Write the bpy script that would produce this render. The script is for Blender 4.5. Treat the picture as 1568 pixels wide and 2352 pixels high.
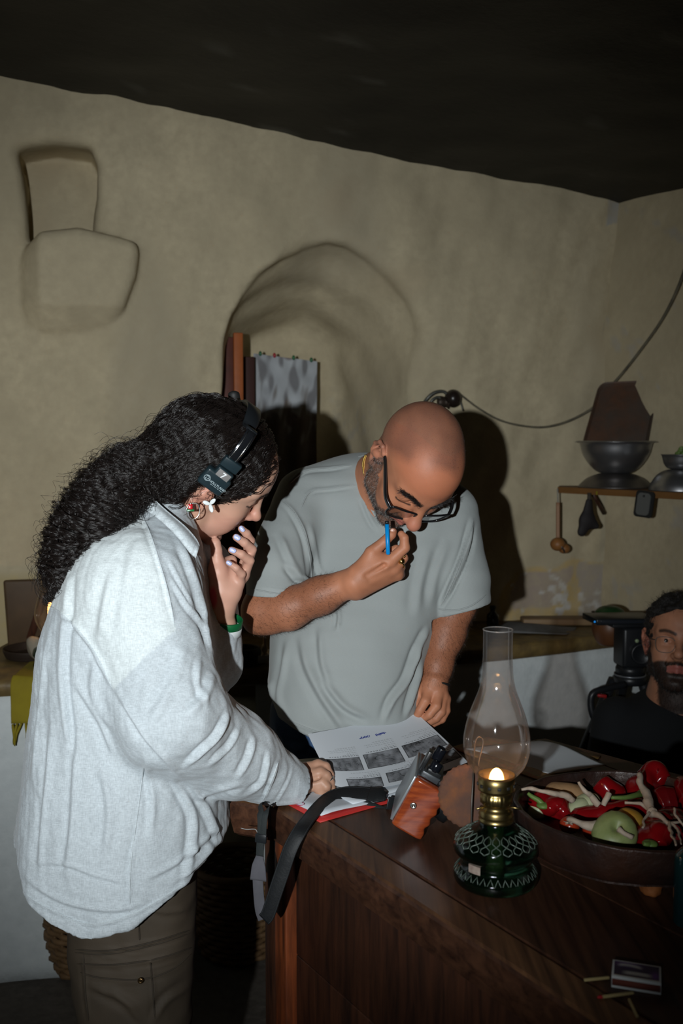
import bpy, bmesh, math, random
import numpy as np
from mathutils import Vector, Matrix
from mathutils.bvhtree import BVHTree
from concurrent.futures import ThreadPoolExecutor

for o in list(bpy.data.objects):
    bpy.data.objects.remove(o)
C = bpy.context.scene.collection
SC = bpy.context.scene

# ------------------------------------------------------------------ camera
FPX, CAMZ = 2250.0, 1.5
PITCH = math.atan(156 / FPX)
CP, SP = math.cos(PITCH), math.sin(PITCH)
cam_data = bpy.data.cameras.new('camera')
cam_data.sensor_fit = 'VERTICAL'
cam_data.sensor_height = 36.0
cam_data.lens = FPX / 2352 * 36.0
cam_data.clip_start = 0.05
cam_data.dof.use_dof = True
cam_data.dof.focus_distance = 1.80
cam_data.dof.aperture_fstop = 5.0
cam = bpy.data.objects.new('camera', cam_data)
cam.location = (0, 0, CAMZ)
cam.rotation_euler = (math.pi / 2 - PITCH, 0, 0)
C.objects.link(cam)
SC.camera = cam

# ------------------------------------------------------------------ light
world = bpy.data.worlds.new('world')
SC.world = world
world.use_nodes = True
world.node_tree.nodes['Background'].inputs[0].default_value = (0.55, 0.65, 0.75, 1)
world.node_tree.nodes['Background'].inputs[1].default_value = 0.0018
SC.view_settings.view_transform = 'Standard'
SC.view_settings.look = 'None'
SC.view_settings.exposure = 0.0
SC.view_settings.gamma = 1.0
SC.view_settings.use_curve_mapping = False

fl = bpy.data.lights.new('camera_flash', 'SPOT')
fl.energy = 220
fl.color = (0.93, 0.98, 1.0)
fl.spot_size = math.radians(63)
fl.spot_blend = 1.0
fl.shadow_soft_size = 0.014
flo = bpy.data.objects.new('camera_flash', fl)
flo.location = (-0.27, -0.40, 1.53)
C.objects.link(flo)
_t = Vector((-0.27, 2.0, 1.44)) - Vector(flo.location)
flo.rotation_euler = _t.to_track_quat('-Z', 'Y').to_euler()


# ------------------------------------------------------------------ pixel <-> place
def P(px, py, d):
    x = (px - 784) / FPX * d
    v = (1176 - py) / FPX * d
    return np.array([x, d * CP + v * SP, CAMZ - d * SP + v * CP])


def G(px, py, z):
    """point where the sight line of a pixel meets the level z"""
    a = P(px, py, 1.0) - np.array([0, 0, CAMZ])
    return np.array([0, 0, CAMZ]) + a * ((z - CAMZ) / a[2])


def proj(p):
    p = np.asarray(p, float) - np.array([0, 0, CAMZ])
    d = p[..., 1] * CP - p[..., 2] * SP
    u = p[..., 1] * SP + p[..., 2] * CP
    return 784 + FPX * p[..., 0] / d, 1176 - FPX * u / d, d


# ------------------------------------------------------------------ objects
def link(o, parent=None):
    C.objects.link(o)
    if parent is not None:
        o.parent = parent
    return o


def tag(o, label=None, cat=None, group=None, kind=None):
    if label:
        o['label'] = label
    if cat:
        o['category'] = cat
    if group:
        o['group'] = group
    if kind:
        o['kind'] = kind
    return o


def thing(name, label, cat, loc=(0, 0, 0), group=None):
    o = bpy.data.objects.new(name, None)
    o.empty_display_size = 0.05
    o.location = [float(v) for v in loc]
    C.objects.link(o)
    return tag(o, label, cat, group)


def origin(parent):
    q = np.zeros(3)
    while parent is not None:
        q += np.array(parent.location)
        parent = parent.parent
    return q


def mesh_data(name, V, F, mat=None, smooth=True, cols=None, uv=None):
    """V (n,3); F list of tuples or an (m,4)/(m,3) int array"""
    me = bpy.data.meshes.new(name)
    V = np.asarray(V, np.float32)
    if isinstance(F, np.ndarray):
        m, k = F.shape
        me.vertices.add(len(V))
        me.vertices.foreach_set('co', V.ravel())
        me.loops.add(m * k)
        me.loops.foreach_set('vertex_index', F.astype(np.int32).ravel())
        me.polygons.add(m)
        me.polygons.foreach_set('loop_start', np.arange(0, m * k, k, dtype=np.int32))
        me.update(calc_edges=True)
        me.validate()
    else:
        me.from_pydata(V.tolist(), [], [tuple(int(i) for i in f) for f in F])
        me.update()
    if smooth:
        me.polygons.foreach_set('use_smooth', np.ones(len(me.polygons), bool))
    if cols is not None:
        a = me.color_attributes.new('col', 'FLOAT_COLOR', 'POINT')
        cc = np.ones((len(V), 4), np.float32)
        cc[:, :3] = cols
        a.data.foreach_set('color', cc.ravel())
    if mat is not None:
        me.materials.append(mat)
    return me


def add(name, V, F, mat=None, parent=None, smooth=True, cols=None):
    """a mesh object; V in world coordinates; top-level ones get their origin at their base"""
    V = np.asarray(V, float)
    if parent is None:
        loc = np.array([(V[:, 0].min() + V[:, 0].max()) / 2, (V[:, 1].min() + V[:, 1].max()) / 2, V[:, 2].min()])
    else:
        loc = origin(parent)
    o = bpy.data.objects.new(name, mesh_data(name, V - loc, F, mat, smooth, cols))
    if parent is None:
        o.location = loc
    return link(o, parent)


def join(*parts):
    Vs, Fs, n = [], [], 0
    for V, F in parts:
        Vs.append(np.asarray(V, float))
        Fs += [tuple(int(i) + n for i in f) for f in F]
        n += len(V)
    return np.concatenate(Vs), Fs


def unit(v):
    v = np.asarray(v, float)
    return v / (np.linalg.norm(v) + 1e-12)


def box(lo, hi, bev=0.0, seg=2):
    bm = bmesh.new()
    bmesh.ops.create_cube(bm, size=1.0)
    lo, hi = np.array(lo, float), np.array(hi, float)
    for v in bm.verts:
        v.co = Vector((lo + hi) / 2 + np.array(v.co) * (hi - lo))
    if bev > 0:
        bmesh.ops.bevel(bm, geom=bm.edges[:] + bm.verts[:], offset=bev, segments=seg, affect='EDGES', profile=0.5)
    V = np.array([v.co[:] for v in bm.verts])
    F = [tuple(v.index for v in f.verts) for f in bm.faces]
    bm.free()
    return V, F


def obox(c, ax, half, bev=0.0, seg=2):
    """oriented box: ax = 3 axes as rows"""
    V, F = box(-np.array(half, float), np.array(half, float), bev, seg)
    return np.asarray(c) + V @ np.array([unit(a) for a in ax]), F


def frames(pts, up=None):
    pts = np.asarray(pts, float)
    T = np.gradient(pts, axis=0)
    T /= np.linalg.norm(T, axis=1)[:, None] + 1e-12
    n = np.array(up if up is not None else (0, 0, 1.0))
    if abs(n @ T[0]) > 0.95:
        n = np.array((1.0, 0, 0))
    N = []
    for t in T:
        n = n - t * (n @ t)
        n = unit(n)
        N.append(n)
    N = np.array(N)
    return T, N, np.cross(T, N)


def tube(pts, r, seg=8, up=None, cap=True):
    pts = np.asarray(pts, float)
    r = np.broadcast_to(np.asarray(r, float), (len(pts),))
    T, N, B = frames(pts, up)
    a = np.arange(seg) / seg * 2 * np.pi
    V = (pts[:, None] + r[:, None, None] * (np.cos(a)[None, :, None] * N[:, None] + np.sin(a)[None, :, None] * B[:, None])).reshape(-1, 3)
    F = []
    for i in range(len(pts) - 1):
        for j in range(seg):
            k = (j + 1) % seg
            F.append((i * seg + j, i * seg + k, (i + 1) * seg + k, (i + 1) * seg + j))
    if cap:
        F.append(tuple(range(seg))[::-1])
        F.append(tuple((len(pts) - 1) * seg + j for j in range(seg)))
    return V, F


def spline(pts, n=40):
    """Catmull-Rom through pts (any dimension)"""
    p = np.asarray(pts, float)
    p = np.concatenate([[2 * p[0] - p[1]], p, [2 * p[-1] - p[-2]]])
    out = []
    m = len(p) - 3
    for t in np.linspace(0, m, n):
        i = min(int(t), m - 1)
        u = t - i
        a, b, c, d = p[i:i + 4]
        out.append(0.5 * (2 * b + (c - a) * u + (2 * a - 5 * b + 4 * c - d) * u * u + (3 * b - a - 3 * c + d) * u ** 3))
    return np.array(out)


def lathe(prof, c=(0, 0, 0), seg=48, R=None, wob=None):
    prof = np.asarray(prof, float)
    a = np.arange(seg) / seg * 2 * np.pi
    V = np.stack([prof[:, None, 0] * np.cos(a), prof[:, None, 0] * np.sin(a), np.repeat(prof[:, 1:2], seg, 1)], -1)
    if wob is not None:
        V = wob(V, a)
    V = V.reshape(-1, 3)
    F = []
    for i in range(len(prof) - 1):
        for j in range(seg):
            k = (j + 1) % seg
            F.append((i * seg + j, i * seg + k, (i + 1) * seg + k, (i + 1) * seg + j))
    if R is not None:
        V = V @ np.asarray(R).T
    return V + np.asarray(c, float), F


def ribbon(pts, side, half, th):
    """a flat strap: centre line, sideways axis per point (or one), half width, thickness"""
    pts = np.asarray(pts, float)
    side = np.broadcast_to(np.asarray(side, float), pts.shape).copy()
    half = np.broadcast_to(np.asarray(half, float), (len(pts),))
    T = np.gradient(pts, axis=0)
    T /= np.linalg.norm(T, axis=1)[:, None] + 1e-12
    side -= T * (side * T).sum(1)[:, None]
    side /= np.linalg.norm(side, axis=1)[:, None]
    N = np.cross(T, side)
    prof = [(-1, -0.3), (-0.93, -0.5), (0.93, -0.5), (1, -0.3), (1, 0.3), (0.93, 0.5), (-0.93, 0.5), (-1, 0.3)]
    V = np.stack([pts + side * (half * a)[:, None] + N * th * b for a, b in prof], 1).reshape(-1, 3)
    F = []
    k = len(prof)
    for i in range(len(pts) - 1):
        for j in range(k):
            q = (j + 1) % k
            F.append((i * k + j, i * k + q, (i + 1) * k + q, (i + 1) * k + j))
    F.append(tuple(range(k))[::-1])
    F.append(tuple((len(pts) - 1) * k + j for j in range(k)))
    return V, F


def ellipsoid(c, r, ax=None, seg=24, rings=14):
    t = np.linspace(0, np.pi, rings)
    prof = np.stack([np.maximum(np.sin(t), 1e-4), -np.cos(t)], 1)
    V, F = lathe(prof, seg=seg)
    V = V * np.asarray(r, float)
    if ax is not None:
        V = V @ np.array([unit(a) for a in ax])
    return V + np.asarray(c, float), F


# ------------------------------------------------------------------ materials
def rgb(r, g, b):
    """display colour 0..255 to linear"""
    return tuple((c / 12.92 if c <= 0.04045 else ((c + 0.055) / 1.055) ** 2.4) for c in (r / 255, g / 255, b / 255))


def mat(name, col=(0.5, 0.5, 0.5), rough=0.5, metal=0.0, spec=0.5, vcol=False, noise=None, bump=None, bump2=None, grain=None, sss=0.0, coat=0.0, emit=None, trans=0.0, ior=1.45, sheen=0.0):
    """noise = (scale, colour2, contrast); bump = (scale, strength); grain = (axis scale xyz, colour2)"""
    m = bpy.data.materials.new(name)
    m.use_nodes = True
    nt = m.node_tree
    b = nt.nodes['Principled BSDF']
    b.inputs['Roughness'].default_value = rough
    b.inputs['Metallic'].default_value = metal
    b.inputs['Specular IOR Level'].default_value = spec
    b.inputs['Coat Weight'].default_value = coat
    b.inputs['Coat Roughness'].default_value = 0.15
    b.inputs['Transmission Weight'].default_value = trans
    b.inputs['IOR'].default_value = ior
    b.inputs['Sheen Weight'].default_value = sheen
    if sss > 0:
        b.inputs['Subsurface Weight'].default_value = sss
        b.inputs['Subsurface Radius'].default_value = (0.012, 0.004, 0.002)
        b.inputs['Subsurface Scale'].default_value = 1.0
    if emit:
        b.inputs['Emission Color'].default_value = (*emit[0], 1)
        b.inputs['Emission Strength'].default_value = emit[1]
    tc = nt.nodes.new('ShaderNodeTexCoord')
    src = None
    if vcol:
        a = nt.nodes.new('ShaderNodeVertexColor')
        a.layer_name = 'col'
        src = a.outputs['Color']
    else:
        c = nt.nodes.new('ShaderNodeRGB')
        c.outputs[0].default_value = (*col, 1)
        src = c.outputs[0]

    def noi(scale, detail=4.0, vec=None, rough_=0.55, dist=0.0):
        n = nt.nodes.new('ShaderNodeTexNoise')
        n.inputs['Scale'].default_value = scale
        n.inputs['Detail'].default_value = detail
        n.inputs['Roughness'].default_value = rough_
        n.inputs['Distortion'].default_value = dist
        nt.links.new(vec or tc.outputs['Object'], n.inputs['Vector'])
        return n.outputs['Fac']

    def ramp(fac, lo, hi):
        r = nt.nodes.new('ShaderNodeMapRange')
        r.inputs['From Min'].default_value = lo
        r.inputs['From Max'].default_value = hi
        nt.links.new(fac, r.inputs['Value'])
        return r.outputs['Result']

    def mix(fac, a, c2, mode='MIX'):
        x = nt.nodes.new('ShaderNodeMix')
        x.data_type = 'RGBA'
        x.blend_type = mode
        nt.links.new(fac, x.inputs[0])
        nt.links.new(a, x.inputs[6])
        x.inputs[7].default_value = (*c2, 1)
        return x.outputs[2]

    for nz in ([noise] if noise and not isinstance(noise, list) else (noise or [])):
        s, c2, w = nz
        src = mix(ramp(noi(s), 0.5 - 0.25 / w, 0.5 + 0.25 / w), src, c2)
    h = None
    if grain:
        mp = nt.nodes.new('ShaderNodeMapping')
        mp.inputs['Scale'].default_value = grain[0]
        if len(grain) > 2:
            mp.inputs['Rotation'].default_value = grain[2]
        nt.links.new(tc.outputs['Object'], mp.inputs['Vector'])
        g = noi(1.0, 6.0, mp.outputs['Vector'], 0.6, 0.4)
        src = mix(ramp(g, 0.35, 0.68), src, grain[1])
        h = g
    nt.links.new(src, b.inputs['Base Color'])
    prev = None
    for bp in (bump, bump2):
        if bp:
            n = noi(bp[0], 6.0)
            bu = nt.nodes.new('ShaderNodeBump')
            bu.inputs['Strength'].default_value = bp[1]
            bu.inputs['Distance'].default_value = bp[2] if len(bp) > 2 else 0.004
            nt.links.new(n, bu.inputs['Height'])
            if prev:
                nt.links.new(prev, bu.inputs['Normal'])
            prev = bu.outputs['Normal']
    if prev:
        nt.links.new(prev, b.inputs['Normal'])
    return m


def weave(m, scale, strength, dist=0.0006, streak=None):
    """linen / jersey threads: two crossed waves broken by noise, as fine relief and a little colour"""
    nt = m.node_tree
    b = nt.nodes['Principled BSDF']
    tc = nt.nodes.new('ShaderNodeTexCoord')
    hs = []
    for rot in ((scale * 0.16, scale * 0.16, scale), (scale, scale, scale * 0.12)):
        mp = nt.nodes.new('ShaderNodeMapping')
        mp.inputs['Scale'].default_value = rot
        nt.links.new(tc.outputs['Object'], mp.inputs['Vector'])
        n = nt.nodes.new('ShaderNodeTexNoise')
        n.inputs['Scale'].default_value = 1.0
        n.inputs['Detail'].default_value = 3.0
        nt.links.new(mp.outputs['Vector'], n.inputs['Vector'])
        hs.append(n.outputs['Fac'])
    s = nt.nodes.new('ShaderNodeMath')
    s.operation = 'ADD'
    nt.links.new(hs[0], s.inputs[0])
    nt.links.new(hs[1], s.inputs[1])
    bu = nt.nodes.new('ShaderNodeBump')
    bu.inputs['Strength'].default_value = strength
    bu.inputs['Distance'].default_value = dist
    nt.links.new(s.outputs[0], bu.inputs['Height'])
    if b.inputs['Normal'].is_linked:
        nt.links.new(b.inputs['Normal'].links[0].from_socket, bu.inputs['Normal'])
    nt.links.new(bu.outputs['Normal'], b.inputs['Normal'])
    if streak:
        r = nt.nodes.new('ShaderNodeMapRange')
        r.inputs['From Min'].default_value = 0.7
        r.inputs['From Max'].default_value = 1.35
        r.inputs['To Min'].default_value = 1 - streak
        r.inputs['To Max'].default_value = 1 + streak
        nt.links.new(s.outputs[0], r.inputs['Value'])
        x = nt.nodes.new('ShaderNodeMix')
        x.data_type = 'RGBA'
        x.blend_type = 'MULTIPLY'
        x.inputs[0].default_value = 1.0
        nt.links.new(b.inputs['Base Color'].links[0].from_socket, x.inputs[6])
        nt.links.new(r.outputs['Result'], x.inputs[7])
        nt.links.new(x.outputs[2], b.inputs['Base Color'])
    return m


def thin_glass(name, tint, haze, gloss=0.06):
    """lamp glass: clear with a mirror sheen and a little soot film"""
    m = bpy.data.materials.new(name)
    m.use_nodes = True
    nt = m.node_tree
    out = nt.nodes['Material Output']
    nt.nodes.remove(nt.nodes['Principled BSDF'])
    tr = nt.nodes.new('ShaderNodeBsdfTransparent')
    tr.inputs[0].default_value = (*tint, 1)
    gl = nt.nodes.new('ShaderNodeBsdfGlossy')
    gl.inputs['Roughness'].default_value = 0.04
    df = nt.nodes.new('ShaderNodeBsdfDiffuse')
    df.inputs[0].default_value = (0.55, 0.53, 0.52, 1)
    lw = nt.nodes.new('ShaderNodeLayerWeight')
    lw.inputs[0].default_value = 0.25
    n = nt.nodes.new('ShaderNodeTexNoise')
    n.inputs['Scale'].default_value = 14
    n.inputs['Detail'].default_value = 5
    tc = nt.nodes.new('ShaderNodeTexCoord')
    nt.links.new(tc.outputs['Object'], n.inputs['Vector'])
    mr = nt.nodes.new('ShaderNodeMapRange')
    mr.inputs['From Min'].default_value = 0.3
    mr.inputs['From Max'].default_value = 0.75
    mr.inputs['To Min'].default_value = haze * 0.6
    mr.inputs['To Max'].default_value = haze * 1.5
    nt.links.new(n.outputs['Fac'], mr.inputs['Value'])
    m1 = nt.nodes.new('ShaderNodeMixShader')
    nt.links.new(mr.outputs['Result'], m1.inputs[0])
    nt.links.new(tr.outputs[0], m1.inputs[1])
    nt.links.new(df.outputs[0], m1.inputs[2])
    ad = nt.nodes.new('ShaderNodeMath')
    ad.operation = 'MULTIPLY_ADD'
    ad.inputs[1].default_value = 0.5
    ad.inputs[2].default_value = gloss
    nt.links.new(lw.outputs['Fresnel'], ad.inputs[0])
    m2 = nt.nodes.new('ShaderNodeMixShader')
    nt.links.new(ad.outputs[0], m2.inputs[0])
    nt.links.new(m1.outputs[0], m2.inputs[1])
    nt.links.new(gl.outputs[0], m2.inputs[2])
    nt.links.new(m2.outputs[0], out.inputs[0])
    return m


# ------------------------------------------------------------------ signed-distance modelling
def smin(a, b, k):
    h = np.maximum(k - np.abs(a - b), 0) / k
    return np.minimum(a, b) - h * h * k * 0.25


class Field:
    def __init__(self):
        self.prims = []

    def put(self, fn, lo, hi, k, sub=False):
        self.prims.append((fn, np.asarray(lo, float) - k, np.asarray(hi, float) + k, max(k, 1e-5), sub))

    def ell(self, c, r, R=None, k=0.01, sub=False):
        c = np.asarray(c, np.float32)
        r = np.broadcast_to(np.asarray(r, np.float32), (3,))
        M = np.eye(3, dtype=np.float32) if R is None else np.asarray(R, np.float32)

        def fn(p):
            q = (p - c) @ M
            k0 = np.sqrt(((q / r) ** 2).sum(1))
            k1 = np.sqrt(((q / (r * r)) ** 2).sum(1)) + 1e-9
            return k0 * (k0 - 1) / k1
        e = np.full(3, r.max())
        if R is None:
            e = r
        self.put(fn, c - e, c + e, k, sub)

    def cone(self, a, b, ra, rb, k=0.01, sub=False, flat=None):
        """tapered capsule; flat = (axis, factor) squeezes it along axis"""
        a = np.asarray(a, np.float32)
        b = np.asarray(b, np.float32)
        ba = b - a
        L = float(ba @ ba) + 1e-12
        if flat:
            n = unit(flat[0]).astype(np.float32)
            n = unit(n - unit(ba) * (n @ unit(ba))).astype(np.float32)
            f = flat[1]

        def fn(p):
            q = p - a
            if flat:
                s = q @ n
                q = q + (s * (1 / f - 1))[:, None] * n
            h = np.clip(q @ ba / L, 0, 1)
            d = np.sqrt(((q - h[:, None] * ba) ** 2).sum(1)) - (ra + (rb - ra) * h)
            return d * f if flat else d
        rr = max(ra, rb)
        self.put(fn, np.minimum(a, b) - rr, np.maximum(a, b) + rr, k, sub)

    def chain(self, pts, radii, k=0.006, k0=None, flat=None):
        for i in range(len(pts) - 1):
            self.cone(pts[i], pts[i + 1], radii[i], radii[i + 1], k0 if (i == 0 and k0) else k, flat=flat)

    def loft(self, rows, k=0.02, e=2.0, cap=0.02):
        """rows (z, cx, cy, rx, ry), rising; ellipse sections joined smoothly, closed at both ends"""
        rows = np.array(sorted(rows), float)
        z = rows[:, 0]
        zz = np.linspace(z[0], z[-1], 400)
        tab = []
        for j in range(1, 5):
            y = rows[:, j]
            m = np.gradient(y, z)
            i = np.clip(np.searchsorted(z, zz) - 1, 0, len(z) - 2)
            h = z[i + 1] - z[i]
            t = (zz - z[i]) / h
            tab.append((2 * t ** 3 - 3 * t ** 2 + 1) * y[i] + (t ** 3 - 2 * t ** 2 + t) * h * m[i] + (-2 * t ** 3 + 3 * t ** 2) * y[i + 1] + (t ** 3 - t ** 2) * h * m[i + 1])
        z0, z1 = z[0], z[-1]

        def fn(p):
            zc = np.clip(p[:, 2], z0, z1)
            cx, cy, rx, ry = [np.interp(zc, zz, t) for t in tab]
            ax = np.abs(p[:, 0] - cx) / rx
            ay = np.abs(p[:, 1] - cy) / ry
            q = (ax ** e + ay ** e) ** (1 / e)
            g = np.sqrt((ax / rx) ** 2 + (ay / ry) ** 2) / np.maximum(np.sqrt(ax * ax + ay * ay), 1e-6)
            d = (q - 1) / np.maximum(g, 1e-6)
            dz = np.maximum(z0 - p[:, 2], p[:, 2] - z1)
            return (-smin(-d, -dz, cap)).astype(np.float32)
        lo = [(tab[0] - tab[2]).min(), (tab[1] - tab[3]).min(), z0]
        hi = [(tab[0] + tab[2]).max(), (tab[1] + tab[3]).max(), z1]
        self.put(fn, lo, hi, k)

    def eval(self, p, prims=None):
        p = np.asarray(p, np.float32)
        d = np.full(len(p), 1.0, np.float32)
        for fn, lo, hi, k, sub in (self.prims if prims is None else prims):
            v = fn(p)
            d = -smin(-d, v, k) if sub else smin(d, v, k)
        return d

    def grad(self, p, e=0.002):
        g = np.stack([self.eval(p + np.eye(3)[i] * e) - self.eval(p - np.eye(3)[i] * e) for i in range(3)], 1)
        return g / (np.linalg.norm(g, axis=1)[:, None] + 1e-9)

    def mesh(self, h, lo=None, hi=None, B=20):
        u = [q for q in self.prims if not q[4]]
        if lo is None:
            lo = np.min([q[1] for q in u], 0)
            hi = np.max([q[2] for q in u], 0)
        lo = np.asarray(lo, float) - 2.5 * h
        nb = np.ceil((np.asarray(hi) + 2.5 * h - lo) / (h * B)).astype(int)
        n = nb * B
        D = np.full(n, 1.0, np.float32)
        off = np.stack(np.meshgrid(*[np.arange(B)] * 3, indexing='ij'), -1).reshape(-1, 3)
        rad = h * B * 0.5 * 1.732

        def job(ijk):
            b0 = lo + np.array(ijk) * B * h
            b1 = b0 + B * h
            pr = [q for q in self.prims if np.all(q[1] <= b1 + 2 * h) and np.all(q[2] >= b0 - 2 * h)]
            if not any(not q[4] for q in pr):
                return
            c = self.eval(((b0 + b1) / 2)[None], pr)[0]
            s = tuple(slice(i * B, (i + 1) * B) for i in ijk)
            if abs(c) > rad * 1.6 + 0.02:
                D[s] = c
                return
            D[s] = self.eval(b0 + off * h, pr).reshape(B, B, B)
        with ThreadPoolExecutor(4) as ex:
            list(ex.map(job, np.ndindex(*nb)))
        return surface_nets(D, lo, h)


def surface_nets(D, lo, h):
    S = D < 0
    nx, ny, nz = D.shape
    c = np.zeros((nx - 1, ny - 1, nz - 1), np.uint8)
    for i in (0, 1):
        for j in (0, 1):
            for k in (0, 1):
                c += S[i:nx - 1 + i, j:ny - 1 + j, k:nz - 1 + k]
    act = (c > 0) & (c < 8)
    I = np.argwhere(act)
    idx = np.full(act.shape, -1, np.int32)
    idx[act] = np.arange(len(I))
    corners = np.array([(i, j, k) for i in (0, 1) for j in (0, 1) for k in (0, 1)])
    val = np.stack([D[I[:, 0] + a, I[:, 1] + b, I[:, 2] + e] for a, b, e in corners], 1)
    acc = np.zeros((len(I), 3))
    cnt = np.zeros(len(I))
    for p in range(8):
        for q in range(p + 1, 8):
            if np.abs(corners[p] - corners[q]).sum() != 1:
                continue
            m = (val[:, p] < 0) != (val[:, q] < 0)
            t = val[m, p] / (val[m, p] - val[m, q])
            acc[m] += corners[p] + t[:, None] * (corners[q] - corners[p])
            cnt[m] += 1
    V = lo + (I + acc / cnt[:, None]) * h
    F = []
    for ax in range(3):
        s0 = [slice(None)] * 3
        s1 = [slice(None)] * 3
        s0[ax] = slice(0, -1)
        s1[ax] = slice(1, None)
        a, b = S[tuple(s0)], S[tuple(s1)]
        E = np.argwhere(a != b)
        o1, o2 = (ax + 1) % 3, (ax + 2) % 3
        E = E[(E[:, o1] > 0) & (E[:, o2] > 0) & (E[:, o1] < D.shape[o1] - 1) & (E[:, o2] < D.shape[o2] - 1)]
        flip = a[tuple(E.T)]
        q = []
        for da, db in ((-1, -1), (0, -1), (0, 0), (-1, 0)):
            X = E.copy()
            X[:, o1] += da
            X[:, o2] += db
            q.append(idx[tuple(X.T)])
        q = np.stack(q, 1)
        q[~flip] = q[~flip][:, ::-1]
        F.append(q)
    F = np.concatenate(F)
    F = F[(F >= 0).all(1)]
    # one relaxing pass takes the steps out
    e = np.concatenate([F[:, [0, 1]], F[:, [1, 2]], F[:, [2, 3]], F[:, [3, 0]]])
    for lam in (0.55, -0.42):
        s = np.zeros_like(V)
        n = np.zeros(len(V))
        for x in range(3):
            s[:, x] = np.bincount(e[:, 0], V[e[:, 1], x], len(V)) + np.bincount(e[:, 1], V[e[:, 0], x], len(V))
        n = np.bincount(e[:, 0], minlength=len(V)) + np.bincount(e[:, 1], minlength=len(V))
        V = V + lam * (s / np.maximum(n, 1)[:, None] - V)
    return V, F


def normals(V, F):
    n = np.cross(V[F[:, 2]] - V[F[:, 0]], V[F[:, 3]] - V[F[:, 1]])
    N = np.zeros_like(V)
    for j in range(4):
        for x in range(3):
            N[:, x] += np.bincount(F[:, j], n[:, x], len(V))
    return N / (np.linalg.norm(N, axis=1)[:, None] + 1e-12)


def wob(p, seed, freq, n=10, aniso=(1, 1, 1)):
    """smooth random field in about -1..1"""
    r = np.random.default_rng(seed)
    k = r.normal(size=(n, 3)) * freq * np.array(aniso)
    ph = r.uniform(0, 6.28, n)
    return np.sin(p @ k.T + ph).sum(1) / math.sqrt(n) * 0.9


def polyline_dist(x, y, pts):
    """signed distance (pixels) to a polyline and the place along it 0..1"""
    pts = np.asarray(pts, float)
    seg = np.linalg.norm(np.diff(pts, axis=0), axis=1)
    cum = np.concatenate([[0], np.cumsum(seg)])
    best = np.full(len(x), 1e9)
    sg = np.zeros(len(x))
    at = np.zeros(len(x))
    for i in range(len(pts) - 1):
        a, b = pts[i], pts[i + 1]
        ab = b - a
        t = ((x - a[0]) * ab[0] + (y - a[1]) * ab[1]) / (ab @ ab)
        tc = np.clip(t, 0, 1)
        dx, dy = x - a[0] - tc * ab[0], y - a[1] - tc * ab[1]
        d = np.hypot(dx, dy)
        m = d < best
        best[m] = d[m]
        sg[m] = np.sign(ab[0] * dy - ab[1] * dx)[m]
        at[m] = (cum[i] + tc * seg[i])[m] / cum[-1]
    return best * np.where(sg == 0, 1, sg), at


def folds(V, N, lst):
    """cloth folds along lines: (points, width, height); a ridge with a hollow on one side"""
    px, py, d = proj(V)
    view = unit(np.array([0, -1.0, 0.1]))
    face = np.clip((N @ view) * 2.5 + 0.3, 0, 1)
    out = np.zeros(len(V))
    for pts, w, amp in lst:
        pts = np.asarray(pts, float)
        m = (px > pts[:, 0].min() - 4 * w) & (px < pts[:, 0].max() + 4 * w) & (py > pts[:, 1].min() - 4 * w) & (py < pts[:, 1].max() + 4 * w)
        if not m.any():
            continue
        t, s = polyline_dist(px[m], py[m], spline(pts, 24))
        end = np.clip(np.minimum(s, 1 - s) * 4 + 0.05, 0, 1)
        prof = np.exp(-(t / w) ** 2) - 0.75 * np.exp(-((t - 1.5 * w) / (1.0 * w)) ** 2)
        out[m] += amp * prof * end
    return V + N * (out * face)[:, None]


def hit_px(field, px, off=0.0, d0=1.35, d1=2.35):
    """where sight lines first come within off of a field's surface (or pass nearest to it)"""
    px = np.asarray(px, float)
    ds = np.arange(d0, d1, 0.003)
    pts = np.array([[P(a, b, d) for d in ds] for a, b in px])
    v = field.eval(pts.reshape(-1, 3)).reshape(len(px), -1)
    out = []
    for i in range(len(px)):
        k = np.where(v[i] < off)[0]
        j = k[0] if len(k) else int(np.argmin(v[i]))
        out.append(pts[i, j])
    return np.array(out)


def smooth(a, n=2):
    a = np.array(a)
    for _ in range(n):
        a[1:-1] = (a[:-2] + 2 * a[1:-1] + a[2:]) / 4
    return a


def seam(name, tree, px, r, m, parent, n=40, off=0.0004):
    """a sewn line lying on a garment (tree = its BVH)"""
    o = Vector((0, 0, CAMZ))
    q = []
    for a, b in spline(px, n):
        d = Vector(P(a, b, 1.0)) - o
        d.normalize()
        h = tree.ray_cast(o, d)
        if h[0] is not None:
            q.append(np.array(h[0] - d * off))
    rr = r * np.clip(np.minimum(np.arange(len(q)), np.arange(len(q))[::-1]) / 3.0 + 0.1, 0, 1)
    return add(name, *tube(smooth(q, 2), rr, 6), m, parent)


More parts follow.
